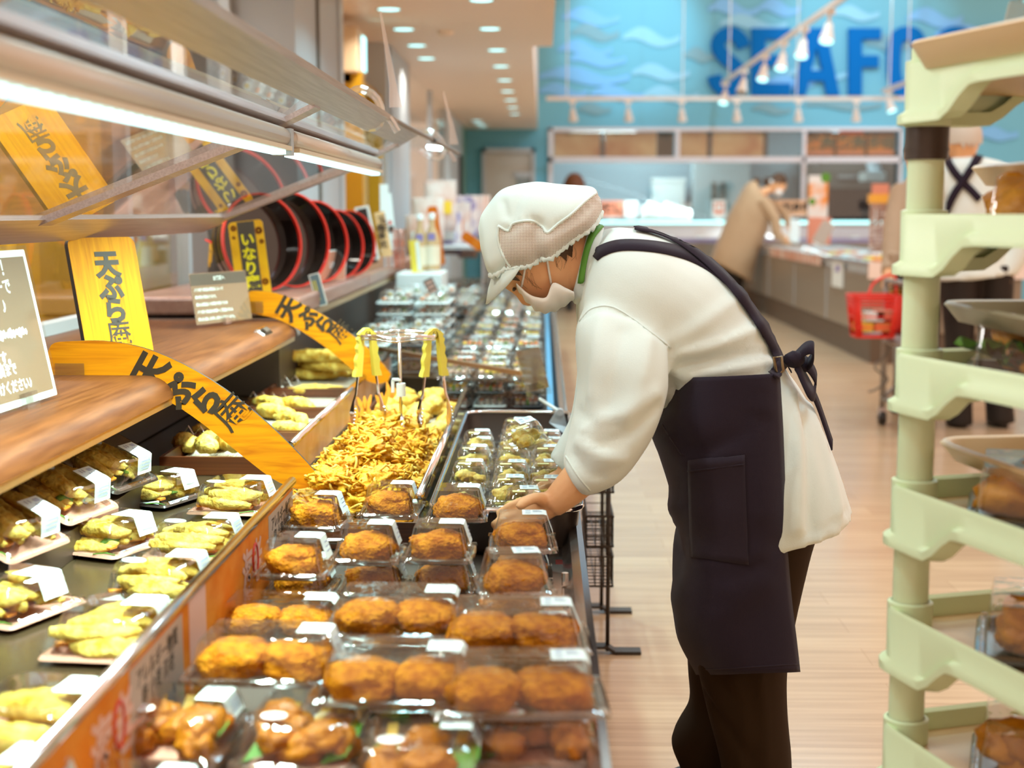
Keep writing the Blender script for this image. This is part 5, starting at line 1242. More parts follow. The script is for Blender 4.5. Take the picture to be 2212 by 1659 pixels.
def strap(name, bvs, pts, wpx, mt, parent, off=.004, n=36, th=.0022):
    """A flat strap lying on a garment along a picture path."""
    q = spline([(*p, 0) for p in pts], n); L_, R_ = [], []
    P = []
    for i, p in enumerate(q):
        d = (q[min(i+1, n-1)] - q[max(i-1, 0)]).normalized(); w = V(-d.y, d.x, 0)*wpx*.5; row = []
        for s in (-1, 0, 1):
            best = None
            for dn in range(0, 44, 3):
                for bv in bvs:
                    h = hitpx(bv, p.x+w.x*s-dn*.35, p.y+w.y*s+dn)
                    if h and (best is None or (h[0]-CO).length < (best[0]-CO).length): best = h
                if best: break
            row.append(best)
        if all(row): P.append([h[0]+h[1]*off for h in row])
    b = MB(); 
    for i in range(len(P)):
        b.v += P[i]
    b.f = [(3*i+j, 3*i+j+1, 3*i+j+4, 3*i+j+3) for i in range(len(P)-1) for j in range(2)]; b.m = [0]*len(b.f)
    o = b.build(name, mt, parent, True, origin=V(0,0,0)); s = o.modifiers.new('t', 'SOLIDIFY'); s.thickness = th; s.offset = 0
    return o
YB = 2.70
worker = thing('person', 'person in white cap, mask, white shirt and navy apron bending over the food case', 'person')
# garments: shirt with both sleeves
torso = [((1296,500),(1248,630),YB,.07),((1330,490),(1246,690),YB,.145),((1400,496),(1268,760),YB,.182),((1480,531),(1320,815),YB,.185),((1560,584),(1380,850),YB,.175),((1622,655),(1425,880),YB,.168),
         ((1664,725),(1445,930),YB,.162),((1690,785),(1452,965),YB,.165),((1735,855),(1458,1010),YB,.180),((1778,935),(1462,1060),YB,.195),((1808,1015),(1467,1110),YB,.205),((1838,1098),(1475,1190),YB,.21)]
b = MB(); b.loft(refine(pxrings(torso), 3))
slv = [((1300,600),(1420,660),2.62,.07),((1250,690),(1452,745),2.56,.085),((1246,760),(1453,800),2.53,.088),((1248,830),(1446,850),2.515,.085),((1240,890),(1425,905),2.505,.082),((1228,945),(1395,965),2.50,.078),((1218,985),(1338,1035),2.495,.068),((1216,1004),(1264,1068),2.49,.052)]
b.loft(refine(pxrings(slv), 3))
slf = [((1290,620),(1400,680),2.80,.07),((1255,720),(1400,760),2.88,.08),((1245,820),(1380,840),2.92,.08),((1232,900),(1340,940),2.92,.075),((1205,955),(1290,1010),2.90,.065),((1188,984),(1246,1040),2.87,.05)]
b.loft(refine(pxrings(slf), 3))
F1 = [([(1455,765),(1540,748),(1650,705)],.010,.012),([(1470,790),(1560,775),(1670,760)],-.008,.010),([(1475,815),(1570,800),(1660,782)],.008,.010),([(1460,735),(1520,700),(1600,640)],.007,.016),([(1452,760),(1452,800),(1450,850)],-.016,.010),
      ([(1300,690),(1285,760),(1275,850)],.007,.016),([(1345,720),(1330,800),(1315,880)],-.006,.014),([(1400,740),(1385,820),(1350,900)],.007,.016),([(1420,880),(1370,930),(1300,960)],-.008,.012),([(1415,850),(1340,900),(1260,925)],.007,.014),
      ([(1250,955),(1300,985),(1340,990)],.009,.012),([(1235,985),(1270,1020),(1300,1030)],-.006,.009),([(1245,890),(1290,920),(1330,915)],-.006,.012),([(1255,690),(1300,672),(1370,690),(1440,740)],-.004,.006),
      ([(1712,850),(1726,960),(1722,1140)],.010,.016),([(1728,870),(1745,980),(1752,1140)],-.008,.014),([(1750,880),(1790,1000),(1810,1110)],.008,.016),([(1702,1170),(1770,1150),(1832,1100)],-.003,.005)]
shirt = solid(b, 'shirt', SHIRT, .0095, worker, 4, F1, .0055, (14, 14, 7))
SB = bvh(shirt)
# seams of the shoulder and cuff
strap('shoulder_seam', [SB], [(1247,700),(1275,668),(1320,662),(1370,690),(1420,728),(1450,752)], 3, SHIRT, shirt, .0008, 30, .0016)
strap('cuff_seam', [SB], [(1222,985),(1250,1030),(1275,1060)], 3, SHIRT, shirt, .0008, 20, .0016)
# collar, lanyard
b = MB(); b.loft(refine(pxrings([((1270,488),(1234,640),YB,.066),((1284,484),(1240,655),YB,.070),((1304,492),(1254,660),YB,.080)], 30), 4), cap=False); o = b.build('collar', SHIRT, worker, True); s = o.modifiers.new('t', 'SOLIDIFY'); s.thickness = .004
CB = BVHTree.FromPolygons([v.co for v in o.data.vertices], [p.vertices for p in o.data.polygons])
strap('lanyard', [SB, CB], [(1299,487),(1280,512),(1268,545),(1261,580),(1257,612)], 13, GREENR, worker, .004, 24, .002)
# ---- body under the clothes: head, neck, trunk, arms, hands and legs as one skin
HC = unpx(1162, 545, Y=YB); HK = V(-.95,0,.31).normalized(); HF = V(-.31,0,-.95).normalized(); HS = V(0,1,0)
bod = MB(); vs, fs = ICO[4]; out = []
for v in vs:
    k, f_, s_ = v.z, v.x, v.y
    jaw = 1 - .28*max(0, -k)**1.3
    p = HK*(k*.108) + HF*(f_*.092*(1-.10*max(0,-k)) + (.012 if f_ > 0 else 0)*max(0,-k)) + HS*(s_*.074*jaw)
    if f_ > .6: p += HF*.020*math.exp(-((k+.10)/.16)**2 - (s_/.16)**2)            # nose
    if f_ > .5: p -= HF*.008*math.exp(-((k-.18)/.13)**2 - ((abs(s_)-.36)/.18)**2)  # eye hollows
    if f_ > .4: p += HF*.006*math.exp(-((k+.55)/.12)**2 - (s_/.3)**2)             # mouth
    out.append(HC + p)
bod.add(out, fs)
for sy in (-1, 1):     # ears
    v2, f2 = ICO[2]; bod.add([HC + HK*(-.012+v.z*.030) + HF*(-.012+v.x*.017) + HS*sy*(.071+.010*v.y) for v in v2], f2)
bod.loft(refine(pxrings([((1205,470),(1222,610),YB,.052),((1262,490),(1238,632),YB,.055),((1300,505),(1262,640),YB,.066),((1340,515),(1290,640),YB,.09)]), 3))
bod.loft(refine([[p*.80 + (sum(r, V(0,0,0))/len(r))*.20 for p in r] for r in pxrings([t for t in torso[1:8]] + [((1715,900),(1480,1060),YB,.15)])], 2))
def limb(pts): bod.tube(spline([p for p, r in pts], 24), [x.x for x in spline([(r,0,0) for p, r in pts], 24)], 14)
limb([(unpx(1335,670,Y=2.60),.042),(unpx(1345,780,Y=2.52),.048),(unpx(1345,930,Y=2.50),.040),(unpx(1265,1020,Y=2.49),.036),(unpx(1224,1062,Y=2.49),.031),(unpx(1190,1094,Y=2.49),.024)])
limb([(unpx(1335,670,Y=2.82),.042),(unpx(1320,780,Y=2.91),.048),(unpx(1300,920,Y=2.92),.040),(unpx(1246,1000,Y=2.88),.032),(unpx(1214,1038,Y=2.84),.022)])
for yy_, xs in ((2.62,((1590,1060),(1585,1260),(1610,1500),(1635,1640),(1640,1800))),(2.80,((1575,1060),(1565,1260),(1556,1480),(1540,1640),(1530,1770)))):
    q = [unpx(x, y, Y=yy_) for x, y in xs]; q[-1].z = .07; limb([(p, r) for p, r in zip(q, ((.085,.075,.055,.05,.04) if yy_ < 2.7 else (.08,.062,.044,.042,.038)))])
def hand(wr, palm_c, n_, tips, rad=.0088):
    """wr wrist, palm_c knuckle line centre, n_ finger stacking direction, tips: list of (bend points)."""
    ax = (palm_c - wr).normalized(); side = n_.normalized(); nn = ax.cross(side).normalized()
    rings = []
    for t, wd, th_ in ((-.15,.023,.019),(.15,.027,.019),(.45,.034,.018),(.8,.039,.016),(1.0,.037,.013)):
        rings.append(ell(wr.lerp(palm_c, t), side*wd, nn*th_, 16, .9))
    bod.loft(refine(rings, 3))
    for k, (off, pts) in enumerate(tips):
        base = palm_c + side*off - ax*.014; q = [base] + [palm_c + side*off + ax*a + nn*c + side*e for a, c, e in pts]
        m = len(q); bod.tube(spline(q, 12), [rad*(1.1 - .30*i/11)*(.55 if i == 11 else 1) for i in range(12)], 10)
wrp, kn = unpx(1196,1090,Y=2.49), unpx(1124,1118,Y=2.50)
hand(wrp, kn, V(0.1,0.15,1), [(.028, [(.020,.004,.002),(.040,.014,.0),(.058,.026,-.002)]),(.010, [(.024,.004,0),(.048,.014,-.001),(.068,.028,-.002)]),(-.009, [(.022,.004,-.001),(.045,.015,-.002),(.062,.028,-.004)]),(-.027, [(.016,.004,-.002),(.032,.014,-.004),(.046,.025,-.006)])])
ax = (kn-wrp).normalized(); b0 = wrp.lerp(kn, .25) + V(0,-.010,.014)
bod.tube(spline([b0, b0+V(-.018,-.020,.010), b0+V(-.036,-.034,.006), b0+V(-.050,-.042,-.004)], 10), [.013,.0125,.0115,.011,.0105,.010,.010,.0095,.009,.006], 10)
wf, kf = unpx(1216,1036,Y=2.84), unpx(1178,1066,Y=2.82)
hand(wf, kf, V(0,.6,.8), [(.026, [(.02,.002,0),(.04,.010,0),(.055,.02,0)]),(.009, [(.022,.002,0),(.046,.012,0),(.062,.024,0)]),(-.009, [(.022,.002,0),(.043,.012,0),(.058,.024,0)]),(-.026, [(.016,.002,0),(.030,.010,0),(.042,.02,0)])])
b0 = wf.lerp(kf, .3) + V(0,-.03,.0); bod.tube(spline([b0, b0+V(-.02,-.02,.0), b0+V(-.045,-.03,-.004)], 8), [.012,.0115,.011,.0105,.010,.010,.009,.006], 10)
body = solid(bod, 'body', SKIN, .0042, worker, 2)
BB = bvh(body)
# eye, brow and fingernails
for sy in (-1, 1):
    e = HC + HF*.078 + HK*.022 + HS*sy*.036; b = MB(); b.tube([e+HS*sy*-.014, e+HF*.004, e+HS*sy*.016-HK*.002], .0028, 6); b.build('eyelid', HAIR, body, True)
def poly_in(x, y, P):
    c = False
    for i in range(len(P)):
        (x1, y1), (x2, y2) = P[i], P[i-1]
        if (y1 > y) != (y2 > y) and x < (x2-x1)*(y-y1)/(y2-y1)+x1: c = not c
    return c
def topx(p):
    q = Vector(p) - CO; k = q.dot(CF); return 1106 + FPX*q.dot(CR)/k, 829.5 - FPX*q.dot(CU)/k
# hair below the cap: nape and sideburn, part of the scalp
hv, hf = ICO[4]; hp = [HC + (p-HC)*1.035 for p in out]; keep = []
PN = [(1196,545),(1262,484),(1272,500),(1256,528),(1236,548),(1214,558)]; PSB = [(1100,580),(1130,565),(1122,590),(1112,606),(1106,600)]
for f in fs:
    c = sum((hp[i] for i in f), V(0,0,0))/3; x, y = topx(V(c.x, YB, c.z))
    if poly_in(x, y, PN) or poly_in(x, y, PSB): keep.append(f)
b = MB(); b.add(hp, keep); o = b.build('hair', HAIR, worker, True); bm = bmesh.new(); bm.from_mesh(o.data); bmesh.ops.delete(bm, geom=[v for v in bm.verts if not v.link_faces], context='VERTS'); bm.to_mesh(o.data); bm.free()
b = MB()
rn = random.Random(2)
for k in range(9):
    x, y = rn.uniform(1108,1150), rn.uniform(575,590); q = [hitpx(BB, x+dx, y+dy) for dx, dy in ((0,0),(rn.uniform(-4,8),12),(rn.uniform(0,16),24),(rn.uniform(4,26),34))]
    if all(q): b.tube(spline([p[0]+p[1]*.002 for p in q], 8), .00022, 4)
for k in range(14):
    x, y = rn.uniform(1195,1250), rn.uniform(520,560); q = [hitpx(BB, x+dx, y+dy) for dx, dy in ((0,0),(rn.uniform(-6,4),14),(rn.uniform(-10,6),26))]
    if all(q): b.tube(spline([p[0]+p[1]*.002 for p in q], 8), .00022, 4)
if b.v: b.build('loose_hair', HAIR, worker)
# mask with ear loops
ms = [((1115,612),(1119,624)),((1126,622),(1130,642)),((1142,635),(1148,662)),((1160,642),(1166,675)),((1181,641),(1188,675)),((1195,611),(1207,669)),((1222,622),(1227,656)),((1240,631),(1242,644))]
R = []
for (ex, ey), (bx, by) in ms:
    e, q = unpx(ex, ey, Y=YB-.066), unpx(bx, by, Y=YB); ring = []
    for k in range(19):
        a = PI*k/18; y = math.cos(a); s_ = math.sin(a)**.8; ring.append(V(e.x + (q.x-e.x)*s_, YB - y*.072, e.z + (q.z-e.z)*s_))
    R.append(ring)
R = refine(R, 5)
for i, r in enumerate(R):
    for j, p in enumerate(r): p += HF*.0022*math.sin(i*1.15)*math.sin(PI*j/18)
b = MB(); b.loft(R, cap=False, closed=False); o = mask_o = b.build('mask', MASKM, worker, True); s = o.modifiers.new('t', 'SOLIDIFY'); s.thickness = .0025
for pts in (((1136,566),(1133,590),(1128,616)),((1180,548),(1184,580),(1190,613))):
    b = MB(); q = [hitpx(BB, x, y) for x, y in pts]; q = [p[0]+p[1]*.004 for p in q if p]; b.tube(spline(q, 10), .0022, 6); b.build('ear_loop', MASKM, mask_o, True)
# cap
cap = [((1035,492),(1040,536),.035),((1043,458),(1061,588),.068),((1072,419),(1093,579),.086),((1108,401),(1128,571),.098),((1150,393),(1164,559),.104),((1200,395),(1202,541),.106),((1245,400),(1240,513),.102),((1280,405),(1276,488),.086),((1299,424),(1299,455),.05)]
R = []
for T, Bt, dy in cap:
    t, q = unpx(*T, Y=YB), unpx(*Bt, Y=YB); ring = []
    for k in range(73):
        a = -.10*PI + 1.20*PI*k/72; h = max(-.12, math.sin(a)); s_ = math.copysign(abs(h)**.62, h) if h > 0 else h*.6; ring.append(q.lerp(t, max(0, s_)) + V(0, -dy*math.copysign(abs(math.cos(a))**.7, math.cos(a))*(1 if h > 0 else .86), 0))
    R.append(ring)
R = refine(R, 16)
cc = unpx(1165, 490, Y=YB)
for r in R:
    for p in r:
        x, y = topx(V(p.x, YB, p.z)); d = .0035*noise.noise(V(p.x*16, p.y*16, p.z*16))
        for pts, amp, sg in (([(1085,500),(1080,545),(1085,575)],-.005,10),([(1130,485),(1125,530),(1140,560)],.006,12),([(1160,490),(1158,530),(1165,555)],-.006,9),([(1185,498),(1178,525),(1185,545)],.006,9),([(1140,410),(1120,440),(1110,470)],-.003,7),([(1090,440),(1095,465)],-.004,7),([(1190,495),(1240,470),(1296,425)],-.005,8),([(1100,497),(1150,476),(1185,500)],-.005,7)):
            dd = min((x-q.x)**2+(y-q.y)**2 for q in spline([(*q, 0) for q in pts], 9)); d += amp*math.exp(-dd/(sg*sg*2))
        p += (p-cc).normalized()*d
b = MB(); b.loft(R, cap=False, closed=False)
NETP = [(1078,489),(1098,498),(1106,484),(1126,478),(1152,478),(1172,490),(1182,502),(1230,466),(1290,412),(1312,415),(1312,470),(1200,600),(1150,590),(1112,590),(1090,560),(1078,530)]
for i, f in enumerate(b.f):
    c = sum((b.v[j] for j in f), V(0,0,0))/4; x, y = topx(V(c.x, YB, c.z)); b.m[i] = 1 if poly_in(x, y, NETP) else 0
n = 73; m = len(R); b.f += [tuple(range(n)), tuple((m-1)*n+j for j in range(n))]; b.m += [0, 1]
o = cap_o = b.build('cap', [HATW, NET], worker, True); s = o.modifiers.new('t', 'SOLIDIFY'); s.thickness = .002; s.offset = -1
for k0 in (0, 72):
    b = MB(); q = [r[k0] for r in R][16:]; b.tube([p + V(0,0,-.002+.0025*math.sin(i*2.6)) for i, p in enumerate(spline(q, 60))], [.0055+.0015*math.sin(i*1.9) for i in range(60)], 6); b.build('cap_elastic', HATW, cap_o, True)
CB2 = bvh(cap_o)
for pts in (((1076,488),(1098,499),(1107,484),(1128,478),(1152,478),(1172,490),(1182,503),(1205,484),(1235,462),(1265,434),(1293,412)),((1077,488),(1075,512),(1080,536),(1092,562),(1106,582))):
    q = [hitpx(CB2, p.x, p.y) for p in spline([(*p, 0) for p in pts], 48)]; b = MB(); b.tube([p[0] for p in q if p], .0028, 6); b.build('cap_seam', HATW, cap_o, True)
b = MB(); R2 = []
for i in range(25):
    s_ = -1+2*i/24; ang = s_*PI*.5; root = HC + HK*(.072*math.cos(ang)**.8*1.0+.022*0) ; y = .086*math.sin(ang)
    rt = unpx(1064 + 62*(1-math.cos(ang)), 590 - 16*(1-math.cos(ang)), Y=YB); rt.y = YB + y; L_ = .062*math.cos(ang)**.7
    d = V(-.22,0,-.97); R2.append([rt, rt + d*L_*.5 + V(-.002,0,0), rt + d*L_])
b.loft(R2, cap=False, closed=False); o = b.build('cap_visor', HATW, cap_o, True); s = o.modifiers.new('t', 'SOLIDIFY'); s.thickness = .003
# ---- trousers and shoes
b = MB()
b.loft(refine(pxrings([((1470,1030),(1745,960),YB,.17),((1478,1120),(1775,1080),YB,.17),((1490,1200),(1752,1180),2.66,.12),((1492,1280),(1730,1280),2.63,.105),((1496,1370),(1711,1370),2.62,.098),((1508,1450),(1699,1450),2.62,.092),((1530,1550),(1700,1540),2.62,.088),((1556,1650),(1708,1640),2.62,.088),((1568,1740),(1706,1740),2.62,.085),((1570,1830),(1700,1835),2.62,.08)]), 3))
b.loft(refine(pxrings([((1475,1050),(1700,1000),2.74,.13),((1478,1200),(1690,1180),2.78,.105),((1480,1350),(1650,1350),2.80,.09),((1486,1450),(1630,1450),2.80,.085),((1490,1520),(1615,1520),2.80,.08),((1462,1570),(1610,1560),2.80,.085),((1450,1610),(1600,1610),2.80,.085),((1468,1655),(1595,1650),2.80,.08),((1480,1720),(1585,1720),2.80,.075),((1478,1770),(1580,1775),2.80,.07)]), 3))
solid(b, 'trousers', PANTS, .011, worker, 3, [([(1585,1470),(1610,1560),(1600,1659)],.006,.014),([(1520,1500),(1560,1560),(1620,1640)],-.007,.012),([(1640,1460),(1650,1560),(1655,1659)],.005,.010)], .004, (9,9,4))
for px_, y_, Y_ in ((1610,1840,2.62),(1505,1790,2.80)):
    p = unpx(px_, y_, Y=Y_); p.z = 0; b = MB(); b.loft([[V(p.x+xx+.0, p.y+yy_, z) for xx, yy_ in [(sx*w_+ox, sy*h_) for sx, sy in [(math.cos(a), math.sin(a)) for a in (2*PI*k/16 for k in range(16))]]] for w_, h_, z, ox in ((.12,.042,0.001,-.05),(.125,.045,.02,-.05),(.11,.042,.05,-.04),(.06,.04,.085,.01))]); b.build('shoe', SHOE, worker, True)
# ---- apron: bib and skirt wrapped round the front, open at the back
AP = [((1682,806),(1452,818)),((1686,860),(1428,882)),((1690,920),(1411,930)),((1692,980),(1430,985)),((1694,1050),(1452,1060)),((1697,1110),(1456,1110)),((1700,1170),(1474,1165)),((1705,1240),(1464,1230)),((1711,1310),(1463,1310)),((1719,1380),(1470,1380)),((1727,1450),(1508,1457))]
AR = []
for i, (bk, fr) in enumerate(AP):
    Yc = YB; yn = YB-.205 - .015*min(1, i/5); bb = unpx(*bk, Y=yn+.02); ff = unpx(*fr, Y=YB-.02); dy = .215 + .012*min(1, i/5)
    xm = ff.x + (bb.x-ff.x)*.56; a = xm-ff.x; ring = []
    for k in range(41):
        s_ = -1+2*k/40; ang = s_*PI*.70; ca, sa = math.cos(ang), math.sin(ang)
        x = xm - a*math.copysign(abs(ca)**.8, ca)*(1 if ca > 0 else (bb.x-xm)/a/abs(math.cos(PI*.70))**.8)
        t = (x-ff.x)/(bb.x-ff.x); yy_ = -abs(dy*abs(sa)**.75); ring.append(V(x, YB + dy*math.copysign(abs(sa)**.75, sa), unpx(1600, fr[1]+(bk[1]-fr[1])*min(1.0, t), Y=YB+yy_).z))
    AR.append(ring)
AR = refine(AR, 6)
def ap_shape(p):
    x, y = topx(p); d = .003*noise.noise(V(p.x*10, p.y*10, p.z*5))
    for pts, amp, sg in (([(1440,930),(1500,975),(1560,960),(1640,900)],-.007,14),([(1425,925),(1490,1000),(1550,985),(1650,890)],.006,14),([(1460,1100),(1500,1190),(1560,1270),(1640,1200)],.008,16),([(1480,1200),(1540,1250),(1600,1240),(1680,1180)],-.006,14),([(1470,1290),(1540,1330),(1640,1260)],.006,18),([(1430,880),(1470,920),(1490,960)],-.006,10),([(1650,840),(1640,960),(1650,1100)],.005,22),([(1475,1120),(1485,1180),(1470,1240)],-.008,12)):
        dd = min((x-q.x)**2+(y-q.y)**2 for q in APATH[id(pts)] ) if id(pts) in APATH else min((x-q.x)**2+(y-q.y)**2 for q in spline([(*q, 0) for q in pts], 12)); d += amp*math.exp(-dd/(2*sg*sg))
    return d
APATH = {}
for r in AR:
    for k, p in enumerate(r):
        if p.y < YB+.05: nn = V(p.x-1.0*unpx(1585, 1000, Y=YB).x, (p.y-YB)*1.4, 0).normalized(); p += nn*ap_shape(p)
b = MB(); b.loft(AR, cap=False, closed=False); apron = b.build('apron', NAVY, worker, True); s = apron.modifiers.new('t', 'SOLIDIFY'); s.thickness = .003; s.offset = 1
AB = bvh(apron)
def patch(name, P, bv, mt, off, n=16):
    (a, b_, c, d) = P; m = MB(); ok = True
    for i in range(n):
        for j in range(n):
            u, v = i/(n-1), j/(n-1); x = (a[0]*(1-u)+b_[0]*u)*(1-v) + (d[0]*(1-u)+c[0]*u)*v; y = (a[1]*(1-u)+b_[1]*u)*(1-v) + (d[1]*(1-u)+c[1]*u)*v
            h = hitpx(bv, x, y); e = 4*u*(1-u)*(1-v)*.6
            m.v.append(h[0] + (h[1] if h[1].y < 0 else -h[1])*(off + .004*e) if h else unpx(x, y, Y=2.48))
    m.f = [(i*n+j, i*n+j+1, (i+1)*n+j+1, (i+1)*n+j) for i in range(n-1) for j in range(n-1)]; m.m = [0]*len(m.f)
    o = m.build(name, mt, apron, True, origin=V(0,0,0)); s = o.modifiers.new('t', 'SOLIDIFY'); s.thickness = .0035; s.offset = 0
    return o
NAVY2 = mat('navy_pocket_cloth', (.026,.017,.028), .85, bump=.08, bscale=500, spec=.2, sheen=.08)
patch('pocket', ((1490,995),(1608,982),(1616,1219),(1496,1203)), AB, NAVY2, .004)
strap('pocket_hem', [AB], [(1491,1014),(1550,1008),(1607,1002)], 3, NAVY2, apron, .0075, 16, .0012)
strap('lower_hem', [AB], [(1512,1445),(1600,1441),(1722,1434)], 3, NAVY2, apron, .003, 24, .0014)
strap('side_pocket_seam', [AB], [(1432,915),(1455,950),(1478,985)], 3, NAVY2, apron, .003, 14, .0014)
# straps crossing on the back, buckle and bow
strap('shoulder_strap', [SB], [(1272,576),(1283,556),(1308,540),(1345,531),(1400,533),(1450,541),(1500,557),(1545,583),(1590,622),(1630,665)], 23, NAVY, worker, .0022, 44)
strap('back_strap', [SB], [(1372,490),(1420,500),(1465,520),(1510,552),(1555,592),(1598,640),(1640,700),(1672,755),(1683,790)], 24, NAVY, worker, .0062, 44)
o = strap('back_strap', [SB], [(1545,585),(1590,620),(1630,665),(1662,720),(1684,765)], 20, NAVY, worker, .0022, 30)
ky = YB-.10
kp = unpx(1716, 776, Y=ky)
v2, f2 = ICO[3]
b = MB(); b.add([kp + V(v.x*.020, v.y*.018, v.z*.016)*(1+.15*noise.noise(v*2)) for v in v2], f2); b.build('bow_knot', NAVY, worker, True)
def bowloop(pts, wd, Y0, ys=None):
    q = spline([unpx(*p, Y=Y0+(ys[i] if ys else 0)) for i, p in enumerate(pts)], 26); b = MB(); b.ribbon(q, [V(.002,wd*.55,wd*.55*(1 if i < 99 else 0)) for i in range(26)]); o = b.build('bow_loop', NAVY, worker, True); s = o.modifiers.new('t', 'SOLIDIFY'); s.thickness = .003; return o
bowloop([(1718,772),(1740,752),(1758,752),(1756,775),(1742,790),(1722,782)], .020, ky, [0,-.01,-.02,.0,.02,.01])
bowloop([(1716,782),(1730,806),(1748,842),(1760,850),(1762,820),(1745,790),(1722,778)], .022, ky, [0,-.02,-.03,-.01,.02,.02,.01])
bowloop([(1718,782),(1745,830),(1764,870),(1780,915),(1796,962)], .016, ky, [0,.02,.03,.03,.02])
strap('waist_tie', [SB, AB], [(1664,812),(1676,796),(1690,782),(1706,776)], 26, NAVY, worker, .007, 16)
b = MB(); q = [unpx(x, y, Y=ky-.045) for x, y in ((1672,772),(1688,770),(1692,800),(1682,812),(1676,800))]; b.tube(q, .003, 6, loop=True); b.build('buckle', mat('brass_buckle', (.25,.18,.10), .35, .8), worker, True)
# ---------------------------------------------------------------- fish counter and the wall case
CNT = mat('grey_green_counter', (.30,.25,.19), .30, spec=.4)
CNTD = mat('counter_kick_panel', (.14,.10,.07), .5, bump=.5, bscale=4, bstretch=(1,30,1))
ICE = mat('crushed_ice', (.75,.80,.85), .3, bump=.6, bscale=90)
cn = thing('fish_counter', 'grey island fish counter running to the end wall on the right', 'counter', (2.69, 11.5, 0))
bevel(MB().box(0, 1.25, 0, 6.9, .24, .74).build('body', CNT, cn), .015); MB().box(.03, 1.2, .03, 6.87, .0, .24).build('kick_panel', CNTD, cn)
b = MB()
for y in (1.7, 3.4, 5.1): b.box(-.004, .0, y, y+.03, .25, .73)
b.build('panel_seams', GREYP, cn)
MB().box(.02, 1.23, .02, 6.88, .742, .80).build('ice_bed', ICE, cn); MB().box(-.02, .012, -.02, 6.9, .80, .835).build('steel_rail', STEEL, cn)
MB().box(-.028, -.021, 1.9, 4.9, .735, .83).build('price_strip', mat('salmon_price_strip', (.70,.32,.20), .4, col2=(.80,.62,.52), nscale=9, stretch=(1,1,.3), lo=.5, hi=.6), cn)
b = MB(); b.add([(-.02,0,.83),(-.02,6.9,.83),(.02,6.9,.95),(.02,0,.95)], [(0,1,2,3)]); b.build('glass_screen', GLASS, cn)
MB().box(-.02, 1.27, -.03, -.0, .70, .84).build('end_rail', CHROME, cn)
def card(name, lab, cat, px0, py0, px1, py1, Y, m_, txt=None, tm=None, sz=.1, lean=0, foot=True, grp=None):
    a, c = unpx(px0, py1, Y=Y), unpx(px1, py0, Y=Y); w, h = c.x-a.x, c.z-a.z; t = thing(name, lab, cat, (a.x+w/2, Y, a.z), group=grp)
    bevel(MB().box(-w/2, w/2, 0, .02, 0, h).build('panel', m_, t), .006)
    if txt: lettering(txt, t, Matrix.Translation((0,-.003,h*.5)) @ Matrix.Rotation(PI/2, 4, 'X'), tm or INK, sz, .001, sz*.03)
    if foot: MB().box(-w*.3, w*.3, -.02, .06, -.012, .0).build('foot', WHITE, t)
    if Y == 19.2: MB().box(-.015, .015, .0, .015, 1.121-a.z, .0).build('stem', WHITE, t)
    t.rotation_euler.y = lean
    return t
MB().box(2.7+.02, 3.9, 11.55, 18.3, .80, .81).build('x', ICE, cn).name = 'ice_top'
for nm, lab, cat, x0, y0, x1, y1, Y, m_, lean in (('leaflet_stand','white leaflet card standing on the fish counter beside the woman in the coat','card',1706,474,1728,522,15.0,LABEL,0),
        ('price_board','grey brown price board leaning on the orange block on the fish counter','board',1752,474,1782,526,13.6,GREYPR,.5),('price_board','salmon block sign on the fish counter under the food banner','board',1744,470,1796,528,13.9,PINKB,0),
        ):
    card(nm, lab, cat, x0, y0, x1, y1, Y, m_, lean=lean, foot=True)
a, c = unpx(1799, 608, X=2.688), unpx(1818, 568, X=2.688); tg = thing('price_tag', 'white price tag hanging on the front of the fish counter', 'tag', (2.688, 0, 0)); MB().box(-.010, -.002, min(a.y,c.y)-.1, max(a.y,c.y), a.z-.04, a.z+.2).build('card', WHITE, tg); MB().box(-.012, -.010, min(a.y,c.y)-.05, max(a.y,c.y)-.1, a.z+.1, a.z+.16).build('print', BAGB, tg)
FOODP = mat('food_banner_print', (.80,.70,.62), .45, col2=(.85,.25,.02), nscale=3.4, detail=2, lo=.45, hi=.56)
t = card('banner', 'tall banner with orange food pictures standing on the fish counter', 'banner', 1745, 379, 1790, 470, 14.2, FOODP, foot=False); MB().bar((0,.01,-.35),(0,.01,0),.03,.03).build('pole', WHITE, t)
b = MB(); 
for (x, z, r) in ((.07,.40,.05),(-.06,.16,.035)): b.lathe([(0,-.004),(r,-.004)], 12, c=(x,0,z), ax=(0,-1,0))
for p in b.v: p.y = -.004
b.build('green_print', LEAFG, t)
t = thing('strip_rack', 'rack of long hanging brown packets under an orange header on the fish counter', 'rack', unpx(1897, 545, Y=12.4)); hz = .0; z0 = t.location.z
for k in range(7): MB().box(-.085+.026*k, -.066+.026*k, -.03+.02*(k % 2), -.01+.02*(k % 2), .0, .43).build('packet', mat_once('brown_packet', lambda n: mat(n, (.40,.22,.15), .35, col2=(.75,.60,.52), nscale=9, stretch=(1,1,4), lo=.5, hi=.62)), t)
MB().box(-.10, .10, -.04, .04, .43, .51).build('header', mat('orange_header', (.85,.38,.04), .4), t); MB().box(-.07, .07, -.03, .03, .51, .60).build('topper', PINKB, t)
MB().box(-.09,.09,-.04,.05,-.02,0).build('foot', WHITE, t)
